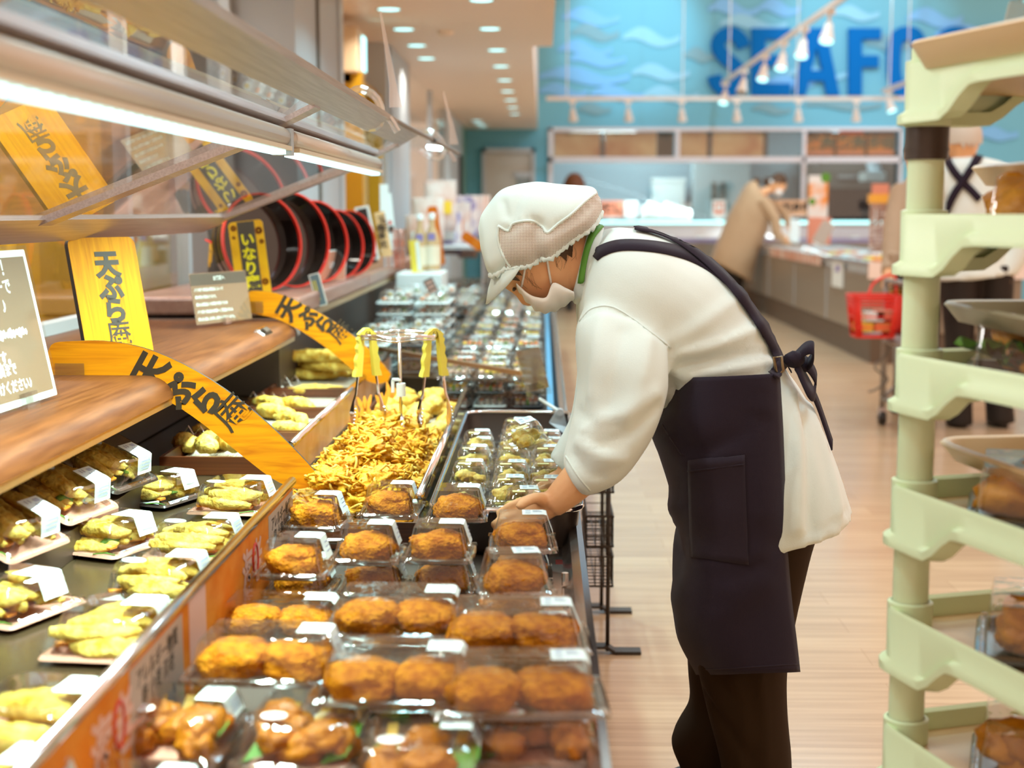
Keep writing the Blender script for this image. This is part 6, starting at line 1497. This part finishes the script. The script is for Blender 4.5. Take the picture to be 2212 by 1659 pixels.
# small trays of fish on the ice
rn = random.Random(21); fcol = (SALMON, PRAWN, EGGY, LABEL, PINKB)
for k in range(22):
    x, y = 2.82+.28*(k % 2), 11.75+.30*(k//2); t = thing('fish_tray', 'shallow wrapped tray on the fish counter, %s along it, %s row' % (ordw[k//2] if k//2 < 12 else 'last', ('front','rear')[k % 2]), 'food tray', (x, y, .811), rn.uniform(-.2,.2), 'wrapped trays on the fish counter')
    MB().box(-.10,.10,-.08,.08,0,.02).build('tray', LABEL, t); b = MB(); b.add(*lump(.07,.055,.02,k,sub=2)); b.build('fish', fcol[k % 5], t, True).location = (0,0,.021)
# open wall case under the window
wc = thing('wall_case', 'long open chilled case under the kitchen window along the end wall', 'case', (0, 18.55, 0))
bevel(MB().box(.3, 5.1, 0, .85, 0, .86).build('body', CNT, wc), .01); MB().box(.3, 5.1, .55, .85, .86, 1.08).build('back_step', mat('case_white_step', (.70,.68,.72), .4), wc); MB().box(.3, 5.1, .5, .85, 1.08, 1.12).build('upper_shelf', WHITE, wc)
MB().box(.3, 5.1, .49, .50, 1.085, 1.125).build('lit_edge', LAMPGLOW, wc); MB().box(.3, 5.1, -.01, .0, .84, .90).build('violet_rail', mat('violet_grey_rail', (.33,.30,.48), .3), wc)
area('case_lamp', (2.7, 19.02, 1.07), .05, 26, sy=4.6, color=(.8,1,1)).rotation_euler = (.3, 0, PI/2)
for k in range(34):
    x = .45+.138*k; t = thing('chilled_pack', 'small pack in the chilled wall case, %s from the %s end' % ((ordw+['thirteenth','fourteenth','fifteenth','sixteenth','seventeenth'])[k if k < 17 else 33-k], 'door' if k < 17 else 'right'), 'food pack', (x, 18.72+.06*(k % 2), .861), rn.uniform(-.2,.2), 'packs in the chilled wall case')
    MB().box(-.055,.055,-.07,.07,0,.03+.03*(k % 3 == 0)).build('pack', (LABEL, SALMON, EGGY, LABEL, PINKB, PRAWN)[(k*7) % 6], t); MB().box(-.03,.03,-.072,-.07,.005,.025).build('label', LABEL, t)
for k in range(16):
    px = 1388+(k % 9)*12.5 + (6 if k > 8 else 0); p = unpx(px, 469, Y=19.1+.12*(k > 8)); t = thing('milk_bottle', 'white capped bottle on the shelf below the kitchen window, %s of the %s row' % (ordw[k % 9].replace('nearest','first'), ('front','rear')[k > 8]), 'bottle', (p.x, p.y, 1.121), 0, 'white bottles below the kitchen window'); s = 1+.12*((k*5) % 3-1)
    b = MB(); b.lathe([(0,0),(.035,0),(.036,.13*s),(.016,.18*s),(.016,.21*s)], 12); b.build('body', LABEL, t, True); MB().lathe([(.02,.2*s),(.02,.235*s),(0,.237*s)], 10).build('cap', WHITE, t, True)
for nm, lab, x0, y0, x1, y1, m_, txt, sz in (('header_board','salmon board with dark script at the left of the white bottles',1296,434,1347,468,PINKB,'だし',.16),('header_board','white card with blue brackets left of the white bottles',1349,434,1378,470,LABEL,None,.1),
        ('header_board','small salmon framed card right of the white bottles',1538,432,1568,470,LABEL,None,.1),('header_board','orange board with white brush text right of the woman in the coat',1676,432,1744,466,mat('pale_orange_board', (.80,.48,.28), .45),'お刺身盛',.13),('header_board','small salmon card on the case right of the banner',1880,432,1906,452,PINKB,None,.1)):
    t = card(nm, lab, 'board', x0, y0, x1, y1, 19.2, m_, txt, INK, sz, foot=True); w = (unpx(x1,y0,Y=19.2)-unpx(x0,y0,Y=19.2)).x; h = (unpx(x0,y0,Y=19.2)-unpx(x0,y1,Y=19.2)).z
    if 'blue' in lab: b = MB(); b.box(-.055,-.04,-.003,0,h*.45,h*.65); b.box(.04,.055,-.003,0,h*.45,h*.65); b.build('blue_brackets', BAGB, t)
    if 'framed' in lab: MB().box(-w*.36,w*.36,-.003,0,h*.2,h*.85).build('pink_panel', PINKB, t); MB().box(-w*.24,w*.24,-.004,-.003,h*.45,h*.7).build('pale_panel', LABEL, t)
# ---- shopping cart with a red basket
CARTG = mat('grey_cart_tube', (.34,.31,.28), .4, .3)
REDB = mat('red_basket_plastic', (.85,.035,.02), .35)
ct = thing('shopping_cart', 'grey shopping cart standing on the floor left of the tray rack', 'cart', (2.1, 8.25, 0)); A = unpx(1905, 900, Z=.05); B = unpx(1952, 922, Z=.05)
Fc = [A, B, A+V(.20,.50,0), B+V(.20,.50,0)]; L_ = lambda p: p - ct.location
for i, p in enumerate(Fc):
    q = L_(p); MB().tube([(q.x,q.y,.10),(q.x,q.y,.86 if i < 2 else .5)], .018, 8).build('post', CARTG, ct, True); b = MB(); b.tube([(q.x-.018,q.y,.045),(q.x+.018,q.y,.045)], .044, 14); b.build('wheel', BLACK, ct, True); MB().box(q.x-.02,q.x+.02,q.y-.02,q.y+.02,.06,.105).build('caster', STEEL, ct)
for z in (.16, .50, .85):
    pts = [L_(p) for p in (Fc[0], Fc[1], Fc[3], Fc[2])]; b = MB()
    for i in range(4 if z < .6 else 1): a, c = pts[i], pts[(i+1) % 4]; b.tube([(a.x,a.y,z),(c.x,c.y,z)], .016, 8)
    if z == .5: b.box(min(p.x for p in pts), max(p.x for p in pts), min(p.y for p in pts)+.1, max(p.y for p in pts)-.1, .508, .516)
    b.build('cross_frame', CARTG, ct, True)
b = MB(); q = L_(A); b.tube(spline([(q.x+.03,q.y-.03,.72),(q.x+.02,q.y-.03,.45),(q.x-.06,q.y-.03,.35),(q.x+.02,q.y-.03,.28),(q.x-.04,q.y-.03,.22),(q.x-.09,q.y-.03,.2)], 30), .006, 5); b.build('coiled_cord', DARKG, ct, True)
bk = thing('shopping_basket', 'red plastic shopping basket hanging in front of the grey cart', 'basket', unpx(1884, 726, Y=8.0)); w, d, h = .135, .12, .235
b = MB()
for k in range(13):
    z = h*k/12; f = .80+.20*z/h
    if k in (0, 3, 6, 9) or k >= 10:
        th_ = .008 if k < 11 else .012
        ring = ringpts(2*w*f, 2*d*f, .03, z); b.tube(ring, th_*.6, 6, loop=True)
for k in range(40):
    r0, r1 = ringpts(2*w*.8, 2*d*.8, .03, 0, 9), ringpts(2*w, 2*d, .03, h, 9); i = k % 40; b.tube([r0[i], r1[i]], .0035 if k % 10 else .009, 4)
b.box(-w*.8,w*.8,-d*.8,d*.8,0,.006); b.build('lattice', REDB, bk, True)
b = MB(); b.tube(spline([(-.06,-d,h),(-.02,-d*.6,h+.07),(.06,-d*.2,h+.11),(.12,.02,h+.12)], 14), .008, 6); b.tube(spline([(.13,.0,h),(.125,.01,h+.08),(.12,.02,h+.12)], 8), .008, 6); b.build('handle', REDB, bk, True)
for k, (x, z, m_) in enumerate(((-.05,.03,EGGY),(.04,.03,SALMON),(.0,.09,LABEL),(.06,.10,PINKB))):
    t = tag(link('grocery_pack', cached(('groc', k), lambda: MB().box(-.05,.05,-.06,.06,0,.05).mesh('grocery_pack', m_))), 'small grocery pack inside the red basket, %s' % ('lower left','lower right','upper left','upper right')[k], 'food pack', 'packs in the red basket'); t.location = bk.location + V(x, 0, z)
t = thing('yellow_box', 'yellow box with a brown base riding in the grey cart', 'box', (2.2, 8.62, .52)); MB().box(-.07,.07,-.08,.08,.1,.26).build('box', YELLOWP, t); MB().box(-.07,.07,-.08,.08,0,.1).build('base', DARK, t)
t = tag(link('red_bag', cached('rbag', lambda: (lambda b: b.loft([[V(f*.06*math.cos(a), f*.05*math.sin(a), z) for a in (2*PI*k/12 for k in range(12))] for f, z in ((.7,0),(1,.05),(1,.16),(.8,.22))]).mesh('red_bag', REDB, True))(MB()))), 'small bright red bag in the grey cart beside the basket', 'bag'); t.location = (2.16, 8.42, .52)
# ---- black wire stand with baskets beside the case
BW = mat('black_wire', (.03,.02,.012), .45)
P1, P2 = unpx(1312, 1410, Z=0.0), unpx(1308, 1322, Z=0.0); ws = thing('wire_stand', 'black wire basket stand on the floor against the case front', 'stand', P1); dy = P2.y-P1.y
for p in (V(0,0,0), V(0,dy,0)):
    MB().tube([p+V(0,0,.006), p+V(0,0,.60)], .006, 8).build('post', BW, ws, True); b = MB(); b.bar(p+V(-.05,0,.02), p+V(.0,0,.02), .04, .008); b.bar(p+V(0,0,.02), p+V(.02,0,.006), .04, .008); b.bar(p+V(.02,0,.006), p+V(.095,0,.006), .045, .008); b.build('foot', BW, ws)
for i, z in enumerate((.20, .315, .47)):
    b = MB(); x0, x1, y0, y1, h = -.062, .012, -.02, dy+.02, .085
    for zz_ in (z, z+.03, z+.06, z+h): b.tube([(x0,y0,zz_),(x1,y0,zz_),(x1,y1,zz_),(x0,y1,zz_)], .0035 if zz_ in (z, z+h) else .002, 5, loop=True)
    n = 12
    for k in range(n+1):
        y = y0+(y1-y0)*k/n
        for x in (x0, x1): b.tube([(x,y,z),(x,y,z+h)], .002, 4)
        b.tube([(x0,y,z),(x1,y,z)], .002, 4)
    for k in range(4): x = x0+(x1-x0)*k/3; b.tube([(x,y0,z),(x,y0,z+h)], .002, 4); b.tube([(x,y0,z),(x,y1,z)], .002, 4)
    b.build('wire_basket', BW, ws)
b = MB(); b.box(-.055,.04,-.01,.09,.565,.58); t = tag(b.build('clear_bag', ACRYL), 'crumpled clear bag hanging on top of the black wire stand', 'bag'); t.location = P1
# ---- people further back
COATM = mat('tan_coat', (.52,.34,.19), .75, sheen=.2)
COATB = mat('beige_jacket', (.50,.36,.24), .75)
BLACKT = mat('black_trousers', (.014,.008,.005), .7)
CAPB = mat('beige_uniform_cap', (.62,.55,.46), .7)
def figure(lab, Y, head, hr, coat, legs, coatm, legm, arms=(), hairm=HAIR, cap=None, facing=(0,1,0), hands=True):
    """Distant figure: one skin, one coat with sleeves, trousers, shoes and hair, from outlines at depth Y."""
    t = thing('person', lab, 'person'); sc = Y/3000; c = unpx(*head, Y=Y); f = Vector(facing).normalized(); b = MB(); v, fs_ = ICO[3]; up = V(0,0,1) if abs(f.z) < .7 else V(f.x,0,.6).normalized(); up = (up - f*up.dot(f)).normalized(); sd = f.cross(up)
    b.add([c + up*(p.z*hr*1.25) + f*(p.x*hr*1.05 + (.10*hr if p.x > .8 and abs(p.z+.1) < .25 else 0)) + sd*p.y*hr*.85*(1-.2*max(0,-p.z)) for p in v], fs_)
    b.tube([c - up*hr*.5 - f*hr*.2, c - up*hr*1.5 - f*hr*.5, unpx(*[(coat[0][0][i]+coat[0][1][i])/2 for i in (0,1)], Y=Y) - V(0,0,.05)], [hr*.5, hr*.52, hr*.6], 10)
    b.loft(pxrings([(a, d, Y, dy*.8) for a, d, dy in coat[:4]], 16))
    for pts, r in arms:
        P = [unpx(x, y, Y=yy_) for x, y, yy_ in pts]; b.tube([p for p in P], [r*.7]*len(P), 8)
        e, d = P[-1], (P[-1]-P[-2]).normalized(); s_ = d.orthogonal().normalized()
        b.tube([e - d*.02, e + d*.05, e + d*.085], [r*.55, r*.8, r*.6], 8)
        for k in range(4): b.tube([e + d*.07 + s_*(k-1.5)*.018, e + d*.12 + s_*(k-1.5)*.021, e + d*(.155-.01*abs(k-1.5)) + s_*(k-1.5)*.02], [.010,.009,.007], 6)
        w_ = d.cross(s_); b.tube([e + d*.02 + s_*.03, e + d*.06 + s_*.055, e + d*.095 + s_*.06], [.012,.011,.008], 6)
    solid(b, 'body', SKIN, .011, t, 1)
    b = MB(); b.loft(refine(pxrings([(a, d, Y, dy) for a, d, dy in coat], 20), 3))
    for pts, r in arms: P = [unpx(x, y, Y=yy_) for x, y, yy_ in pts]; b.tube(spline(P, 12), [r*1.25-(r*.35)*i/11 for i in range(12)], 10)
    solid(b, 'coat' if coatm is not SHIRT else 'shirt', coatm, .016, t, 2, (), .008, (9,9,5))
    b = MB()
    for rows in legs: b.loft(refine(pxrings([(a, d, yy_, dy) for a, d, yy_, dy in rows], 16), 2))
    solid(b, 'trousers', legm, .018, t, 2, (), .005, (8,8,4))
    for rows in legs:
        a, d, yy_, dy = rows[-1]; q = unpx((a[0]+d[0])/2, (a[1]+d[1])/2, Y=yy_); b = MB(); g = V(f.x, f.y, 0).normalized() if abs(f.x)+abs(f.y) > .2 else V(1,0,0); g2 = V(-g.y, g.x, 0)
        b.loft([[V(q.x, q.y, 0) + g*(.05+w_*math.cos(a_)) + g2*h_*math.sin(a_) + V(0,0,z) for a_ in (2*PI*k/14 for k in range(14))] for w_, h_, z in ((.13,.045,.001),(.135,.048,.03),(.10,.045,.07),(.06,.045,.12))]); b.build('shoe', SHOE, t, True)
    b = MB(); hv_ = [c + (up*(p.z*hr*1.30+.01) + f*(p.x*hr*1.10-.012) + sd*p.y*hr*.95) for p in v]; keep = [g for g in fs_ if (sum((v[i].z for i in g))/3 - .55*sum(v[i].x for i in g)/3) > (.0 if not cap else .12)]
    b.add(hv_, keep); o = b.build('hair' if not cap else 'uniform_cap', cap or hairm, t, True); bm = bmesh.new(); bm.from_mesh(o.data); bmesh.ops.delete(bm, geom=[q for q in bm.verts if not q.link_faces], context='VERTS'); bm.to_mesh(o.data); bm.free()
    return t, c
Yc = 17.2
t, c = figure('person in a tan coat with dark tied hair leaning over the fish counter', Yc, (1680,398), .098,
    [((1630,388),(1650,432),.13),((1612,398),(1662,455),.21),((1598,420),(1660,490),.24),((1580,450),(1650,520),.24),((1562,490),(1640,550),.25),((1545,530),(1632,580),.27),((1535,560),(1625,612),.27)],
    [[((1572,560),(1612,575),Yc,.11),((1578,600),(1606,612),Yc,.09),((1582,640),(1604,644),Yc,.07),((1584,668),(1602,668),Yc,.06)],[((1550,560),(1590,570),Yc+.25,.11),((1556,600),(1582,606),Yc+.25,.09),((1558,636),(1578,640),Yc+.25,.07),((1560,664),(1577,664),Yc+.25,.06)]],
    COATM, BLACKT, [([(1645,430,Yc-.2),(1672,470,Yc-.24),(1678,505,Yc-.24),(1690,514,Yc-.2)],.062),([(1655,435,Yc+.2),(1690,455,Yc+.2),(1705,484,Yc+.2)],.055)], facing=(.75,.05,-.65))
v_, f_ = ICO[3]
for (px, py, r, nm) in ((1658,392,.055,'hair_bun'),(1634,392,.050,'hair_bun')): q = unpx(px, py, Y=Yc); b = MB(); b.add([q+p*r for p in v_], f_); b.build(nm, HAIR, t, True)
q = unpx(1666, 392, Y=Yc-.10); b = MB(); b.add([q+p*.022 for p in v_], f_); b.build('hair_tie', LABEL, t, True)
q = c + V(.75,.05,-.65).normalized()*.075 + V(-.05,0,-.045); b = MB(); b.add([q+V(p.x*.055,p.y*.085,p.z*.055) for p in v_], f_); b.build('mask', MASKM, t, True)
Yd = 17.6
figure('person with brown hair standing far back, hidden behind the white cap', Yd, (1241,408), .15, [((1225,432),(1257,432),.12),((1212,446),(1270,446),.17),((1208,500),(1274,500),.19),((1212,560),(1270,560),.18),((1214,590),(1268,590),.18)],
    [[((1216,560),(1240,560),Yd,.10),((1220,620),(1238,620),Yd,.08),((1222,665),(1236,665),Yd,.06)],[((1243,560),(1266,560),Yd,.10),((1246,620),(1264,620),Yd,.08),((1248,665),(1262,665),Yd,.06)]], COATB, BLACKT, [([(1212,455,Yd),(1204,510,Yd),(1206,556,Yd-.05)],.06),([(1270,455,Yd),(1280,510,Yd),(1276,556,Yd-.05)],.06)], mat('chestnut_hair', (.16,.055,.015), .5), facing=(.1,1,0))
Ye = 8.1
t, c = figure('person in white uniform with crossed navy straps and beige cap behind the tray rack', Ye, (2076,305), .118,
    [((2050,342),(2104,338),.10),((2032,352),(2150,346),.15),((2014,380),(2186,370),.17),((2014,440),(2190,430),.18),((2016,500),(2186,495),.17),((2018,560),(2180,555),.17),((2010,608),(2196,590),.19)],
    [[((2030,575),(2112,570),Ye,.17),((2036,660),(2108,655),Ye,.14),((2044,760),(2100,755),Ye,.11),((2046,850),(2098,850),Ye,.10),((2044,918),(2100,916),Ye,.10)],[((2108,570),(2186,568),Ye,.17),((2112,660),(2184,655),Ye,.14),((2120,760),(2180,755),Ye,.11),((2128,850),(2184,845),Ye,.10),((2132,914),(2190,910),Ye,.10)]],
    SHIRT, BLACKT, [([(2022,372,Ye-.05),(2004,450,Ye-.1),(2016,530,Ye+.15),(2050,560,Ye+.3)],.062),([(2178,368,Ye-.05),(2204,450,Ye-.1),(2200,540,Ye-.1),(2176,588,Ye-.1)],.064)], cap=CAPB, facing=(-.05,1,-.12))
shb = [o for o in t.children if o.name.startswith('shirt')][0]; S2 = bvh(shb)
strap('apron_strap', [S2], [(2042,338),(2058,366),(2078,392),(2098,412),(2116,432)], 17, NAVY, t, .012, 24)
strap('apron_strap', [S2], [(2116,338),(2098,364),(2080,392),(2062,420),(2048,452),(2040,480)], 17, NAVY, t, .016, 24)
b = MB(); q = c + V(0,-.02,-.155); b.loft([ell(q+V(0,0,z), V(.075*k,0,0), V(0,.075*k,.03), 18) for z, k in ((0,1),(.03,1.05))], cap=False); b.build('collar', SHIRT, t, True)
Yf = 8.9
figure('person in a beige jacket hidden behind the rack pole, pushing the grey cart', Yf, (1988,340), .105, [((1972,378),(2004,378),.12),((1952,395),(2024,395),.17),((1944,450),(2030,450),.19),((1938,520),(2034,520),.19),((1935,590),(2036,590),.19)],
    [[((1942,580),(1986,580),Yf,.14),((1948,700),(1982,700),Yf,.11),((1952,860),(1980,860),Yf,.09)],[((1990,580),(2030,580),Yf,.14),((1994,700),(2028,700),Yf,.11),((1998,860),(2024,860),Yf,.09)]], COATB, BLACKT, [([(1950,410,Yf),(1934,480,Yf-.15),(1926,560,Yf-.35),(1922,590,Yf-.45)],.062),([(2026,410,Yf),(2040,490,Yf-.1),(2030,560,Yf-.3)],.062)], facing=(-.5,-.8,-.1))
t = thing('shoulder_bag', 'dark bag with a beige flap carried beside the rack pole above the cart', 'bag', unpx(1962, 622, Y=8.5)); bevel(MB().box(-.14,.14,-.06,.06,0,.10).build('bag_body', BLACK, t), .02); bevel(MB().box(-.13,.12,-.065,.055,.10,.22).build('flap', COATB, t), .02)
# ---------------------------------------------------------------- cream tray rack at the right
CREAM = mat('cream_plastic', (.80,.98,.66), .38, spec=.5)
CREAMT = mat('tan_cream_tray', (.82,.62,.36), .35)
GREYT = mat('olive_grey_tray', (.42,.38,.26), .4)
COLLAR = mat('dark_brown_collar', (.045,.025,.015), .4)
RD, RE_ = V(.30,-.954,0), V(.954,.30,0)
RY = 1.90
PX0 = unpx(1988, 700, Y=RY); RX = PX0.x
rack = thing('tray_rack', 'tall cream plastic tray rack standing at the right of the aisle', 'rack', (RX, RY, 0))
def rl(u, w, z): return RD*u + RE_*w + V(0,0,z)
LU, LW = .62, .42
tiers = [(140,270),(462,592),(760,884),(1042,1172),(1305,1438),(1556,1690)]
tz = [(unpx(1988, a, Y=RY).z, unpx(1988, b_, Y=RY).z) for a, b_ in tiers]
zb = tz[-1][1]
while zb > .35: zb -= .175; tz.append((zb+.08, zb))
for i, (zt, zq) in enumerate(tz):
    r = .058; base = []
    n = 5
    def outline(off):
        P = []; 
        for cx, cy, a0 in ((LU+.03-r, LW+.03-r, 0), (-.038+r, LW+.03-r, 90), (-.038+r, -.038+r, 180), (LU+.03-r, -.038+r, 270)):
            for k in range(n+1): a = math.radians(a0+90*k/n); P.append((cx+(r+off)*math.cos(a), cy+(r+off)*math.sin(a)))
        return P
    # dense outline so that the lower edge can dip and rise along each side
    P0 = outline(0); dense = []
    for k in range(len(P0)):
        a, c = P0[k], P0[(k+1) % len(P0)]; m = max(1, int(math.hypot(c[0]-a[0], c[1]-a[1])/.02))
        for q in range(m): dense.append((a[0]+(c[0]-a[0])*q/m, a[1]+(c[1]-a[1])*q/m))
    H_ = zt-zq
    def dip(u, w):
        e = min(max(abs(u-0), 0), abs(LU-u)); g = min(abs(w), abs(LW-w)); d = max(min(u+.038, LU+.03-u), min(w+.038, LW+.03-w))
        t_ = (d-.135)/.075; t_ = 0 if t_ < 0 else 1 if t_ > 1 else t_*t_*(3-2*t_)
        return zq + H_*.52*t_
    rg = lambda off, zf: [rl(u*(1+off/.3*0)+ (off if u > LU/2 else -off), w + (off if w > LW/2 else -off), zf(u, w)) for u, w in dense]
    b = MB()
    b.loft([rg(-.012, lambda u, w: zt-.03), rg(-.010, lambda u, w: zt-.004), rg(-.003, lambda u, w: zt), rg(.0, lambda u, w: zt-.006), rg(.0, lambda u, w: dip(u, w)+.018), rg(.007, lambda u, w: dip(u, w)+.012), rg(.007, lambda u, w: dip(u, w)), rg(-.012, lambda u, w: dip(u, w)+.002), rg(-.012, lambda u, w: dip(u, w)+.02)], cap=False)
    sk = b.build('tier_skirt', CREAM, rack, True, ang=50)
    b = MB(); m = len(dense); b.add([rl(u*.97+.01, w*.97+.006, zt-.030) for u, w in dense] + [rl(u*.97+.01, w*.97+.006, zt-.036) for u, w in dense], [tuple(range(m))[::-1], tuple(range(m, 2*m))]); b.build('tier_floor', CREAMT, sk)
    MB().lathe([(.030,zq-.003),(.031,zt+.004),(.026,zt+.006)], 20).build('pole_socket', CREAM, sk, True, ang=40)
pz = [t_ for t_ in tz]
for u, w in ((0,0),(LU-.02,0),(0,LW-.02),(LU-.02,LW-.02)):
    b = MB(); b.tube([rl(u,w,.02), rl(u,w,tz[0][0]+.022)], .0245, 20); b.build('pole', CREAM, rack, True, ang=50)
b = MB(); b.tube([rl(0,0,tz[0][1]-.046), rl(0,0,tz[0][1]-.002)], .029, 24); b.tube([rl(0,0,tz[0][1]-.035), rl(0,0,tz[0][1]-.031)], .0298, 24); b.build('pole_collar', COLLAR, rack, True, ang=50)
for u, w in ((0,0),(LU-.02,0),(0,LW-.02),(LU-.02,LW-.02)): b = MB(); p = rl(u,w,.02); b.tube([p+V(-.012,0,0), p+V(.012,0,0)], .02, 12); b.build('caster', BLACK, rack, True)
def flat_tray(lab, px, py, Y, D, E_, m_, L=.5, W=.36, h=.028, grp='loose trays slid into the rack'):
    p = unpx(px, py, Y=Y); t = thing('bakery_tray', lab, 'tray', p, group=grp); D, E_ = Vector(D).normalized(), Vector(E_).normalized()
    g = lambda off, z: [D*(x+L/2) + E_*(y+W/2) + V(0,0,z) for x, y in rrect(L+off*2, W+off*2, .045+off, 6)]
    b = MB(); b.loft([g(-.03,.002), g(-.018,.004), g(-.008,h-.003), g(.004,h), g(.008,h-.004), g(.004,h-.008), g(-.012,.0), g(-.03,-.002)], cap=False); n = 28; b.f += [tuple(range(n)), tuple(7*n+j for j in range(n))[::-1]]; b.m += [0,0]; b.build('tray', m_, t, True, ang=60)
    return t
top = flat_tray('cream tray lying on top of the tray rack, holding a clear food pack', 1948, 152, 1.86, RD, RE_, CREAMT, .56, .42, .034)
flat_tray('tan tray slid in below the top tier, seen from below', 2088, 402, 2.02, (.08,-1,0), (1,.08,0), CREAMT)
flat_tray('olive grey tray with a bright rim below the second tier', 2030, 690, 1.98, (.06,-1,0), (1,.06,0), GREYT)
flat_tray('tan tray with a bright rim below the third tier', 2018, 985, 1.98, (.16,-1,0), (1,.16,0), CREAMT)
DARKC = clear('smoky_dark_base', (.30,.28,.25), .2, .6, .1)
def rackpack(lab, pos, rz, i, mt, lid=True, leaf=False, w=.21, d=.16, h=.075):
    t = thing('fried_food_pack', lab, 'food pack', pos, rz, 'fried food packs on the tray rack'); rn = random.Random(i+300)
    pl(t, 'base_tray', pack_mesh_tray(w, d, mat_once('dark_grey_base', lambda n: mat(n, (.10,.10,.09), .25))))
    for k in range(6): pl(t, 'fried_piece', cached(('rk', k), lambda: m_lump('fried_piece', RKM, .046, .034, .030, k+150, sub=3, amp=.35, crumb=.08, cf=5)), (rn.uniform(-w*.22,w*.22), rn.uniform(-d*.2,d*.2), .006+.022*(k > 3)), rn.uniform(0,6), rn.uniform(-.3,.3))
    if leaf:
        for k in range(4): x = -w*.36+k*w*.05; b = MB(); q = spline([V(x,-d*.3+k*.02,.012),V(x+.02,-d*.2+k*.03,.04),V(x+.01,d*.0+k*.03,.05),V(x+.03,d*.2,.03)], 9); b.ribbon(q, [V(.022*math.sin(.3+i_*.3),.004,.006*(-1)**i_) for i_ in range(9)]); b.build('lettuce', LEAFG, t, True)
    MB().box(w*.1,w*.2,-d*.42,-d*.36,.012,.02).build('red_garnish', REDP, t)
    pl(t, 'lid', pack_mesh_lid(w, d, h, .74)); return t
RKM = mat('rack_fried_batter', (.45,.16,.004), .4, col2=(.85,.38,.01), nscale=18, detail=5, lo=.3, hi=.7, bump=.5, bscale=70)
o = V(RX, RY, 0); an = math.atan2(RD.x, -RD.y)
rackpack('fried food pack with lettuce on top of the tray rack', top.location + RD*.14 + RE_*.17 + V(0,0,.008), -an*-1+PI/2, 0, None, leaf=True)
for i, (lv, u, w, lab) in enumerate(((1,.12,.10,'fried food pack on the second tier of the tray rack'),(2,.10,.10,'fried food pack with lettuce on the third tier of the tray rack'),(3,.12,.10,'pack of several fried pieces on the fourth tier of the tray rack'),(4,.15,.10,'fried food pack on the fifth tier of the tray rack'),(5,.15,.10,'fried food pack on the lowest tier in view of the tray rack'))):
    rackpack(lab, o + rl(u, w, tz[lv][0]-.028), PI/2-.32, i+1, None, leaf=lv in (2,))
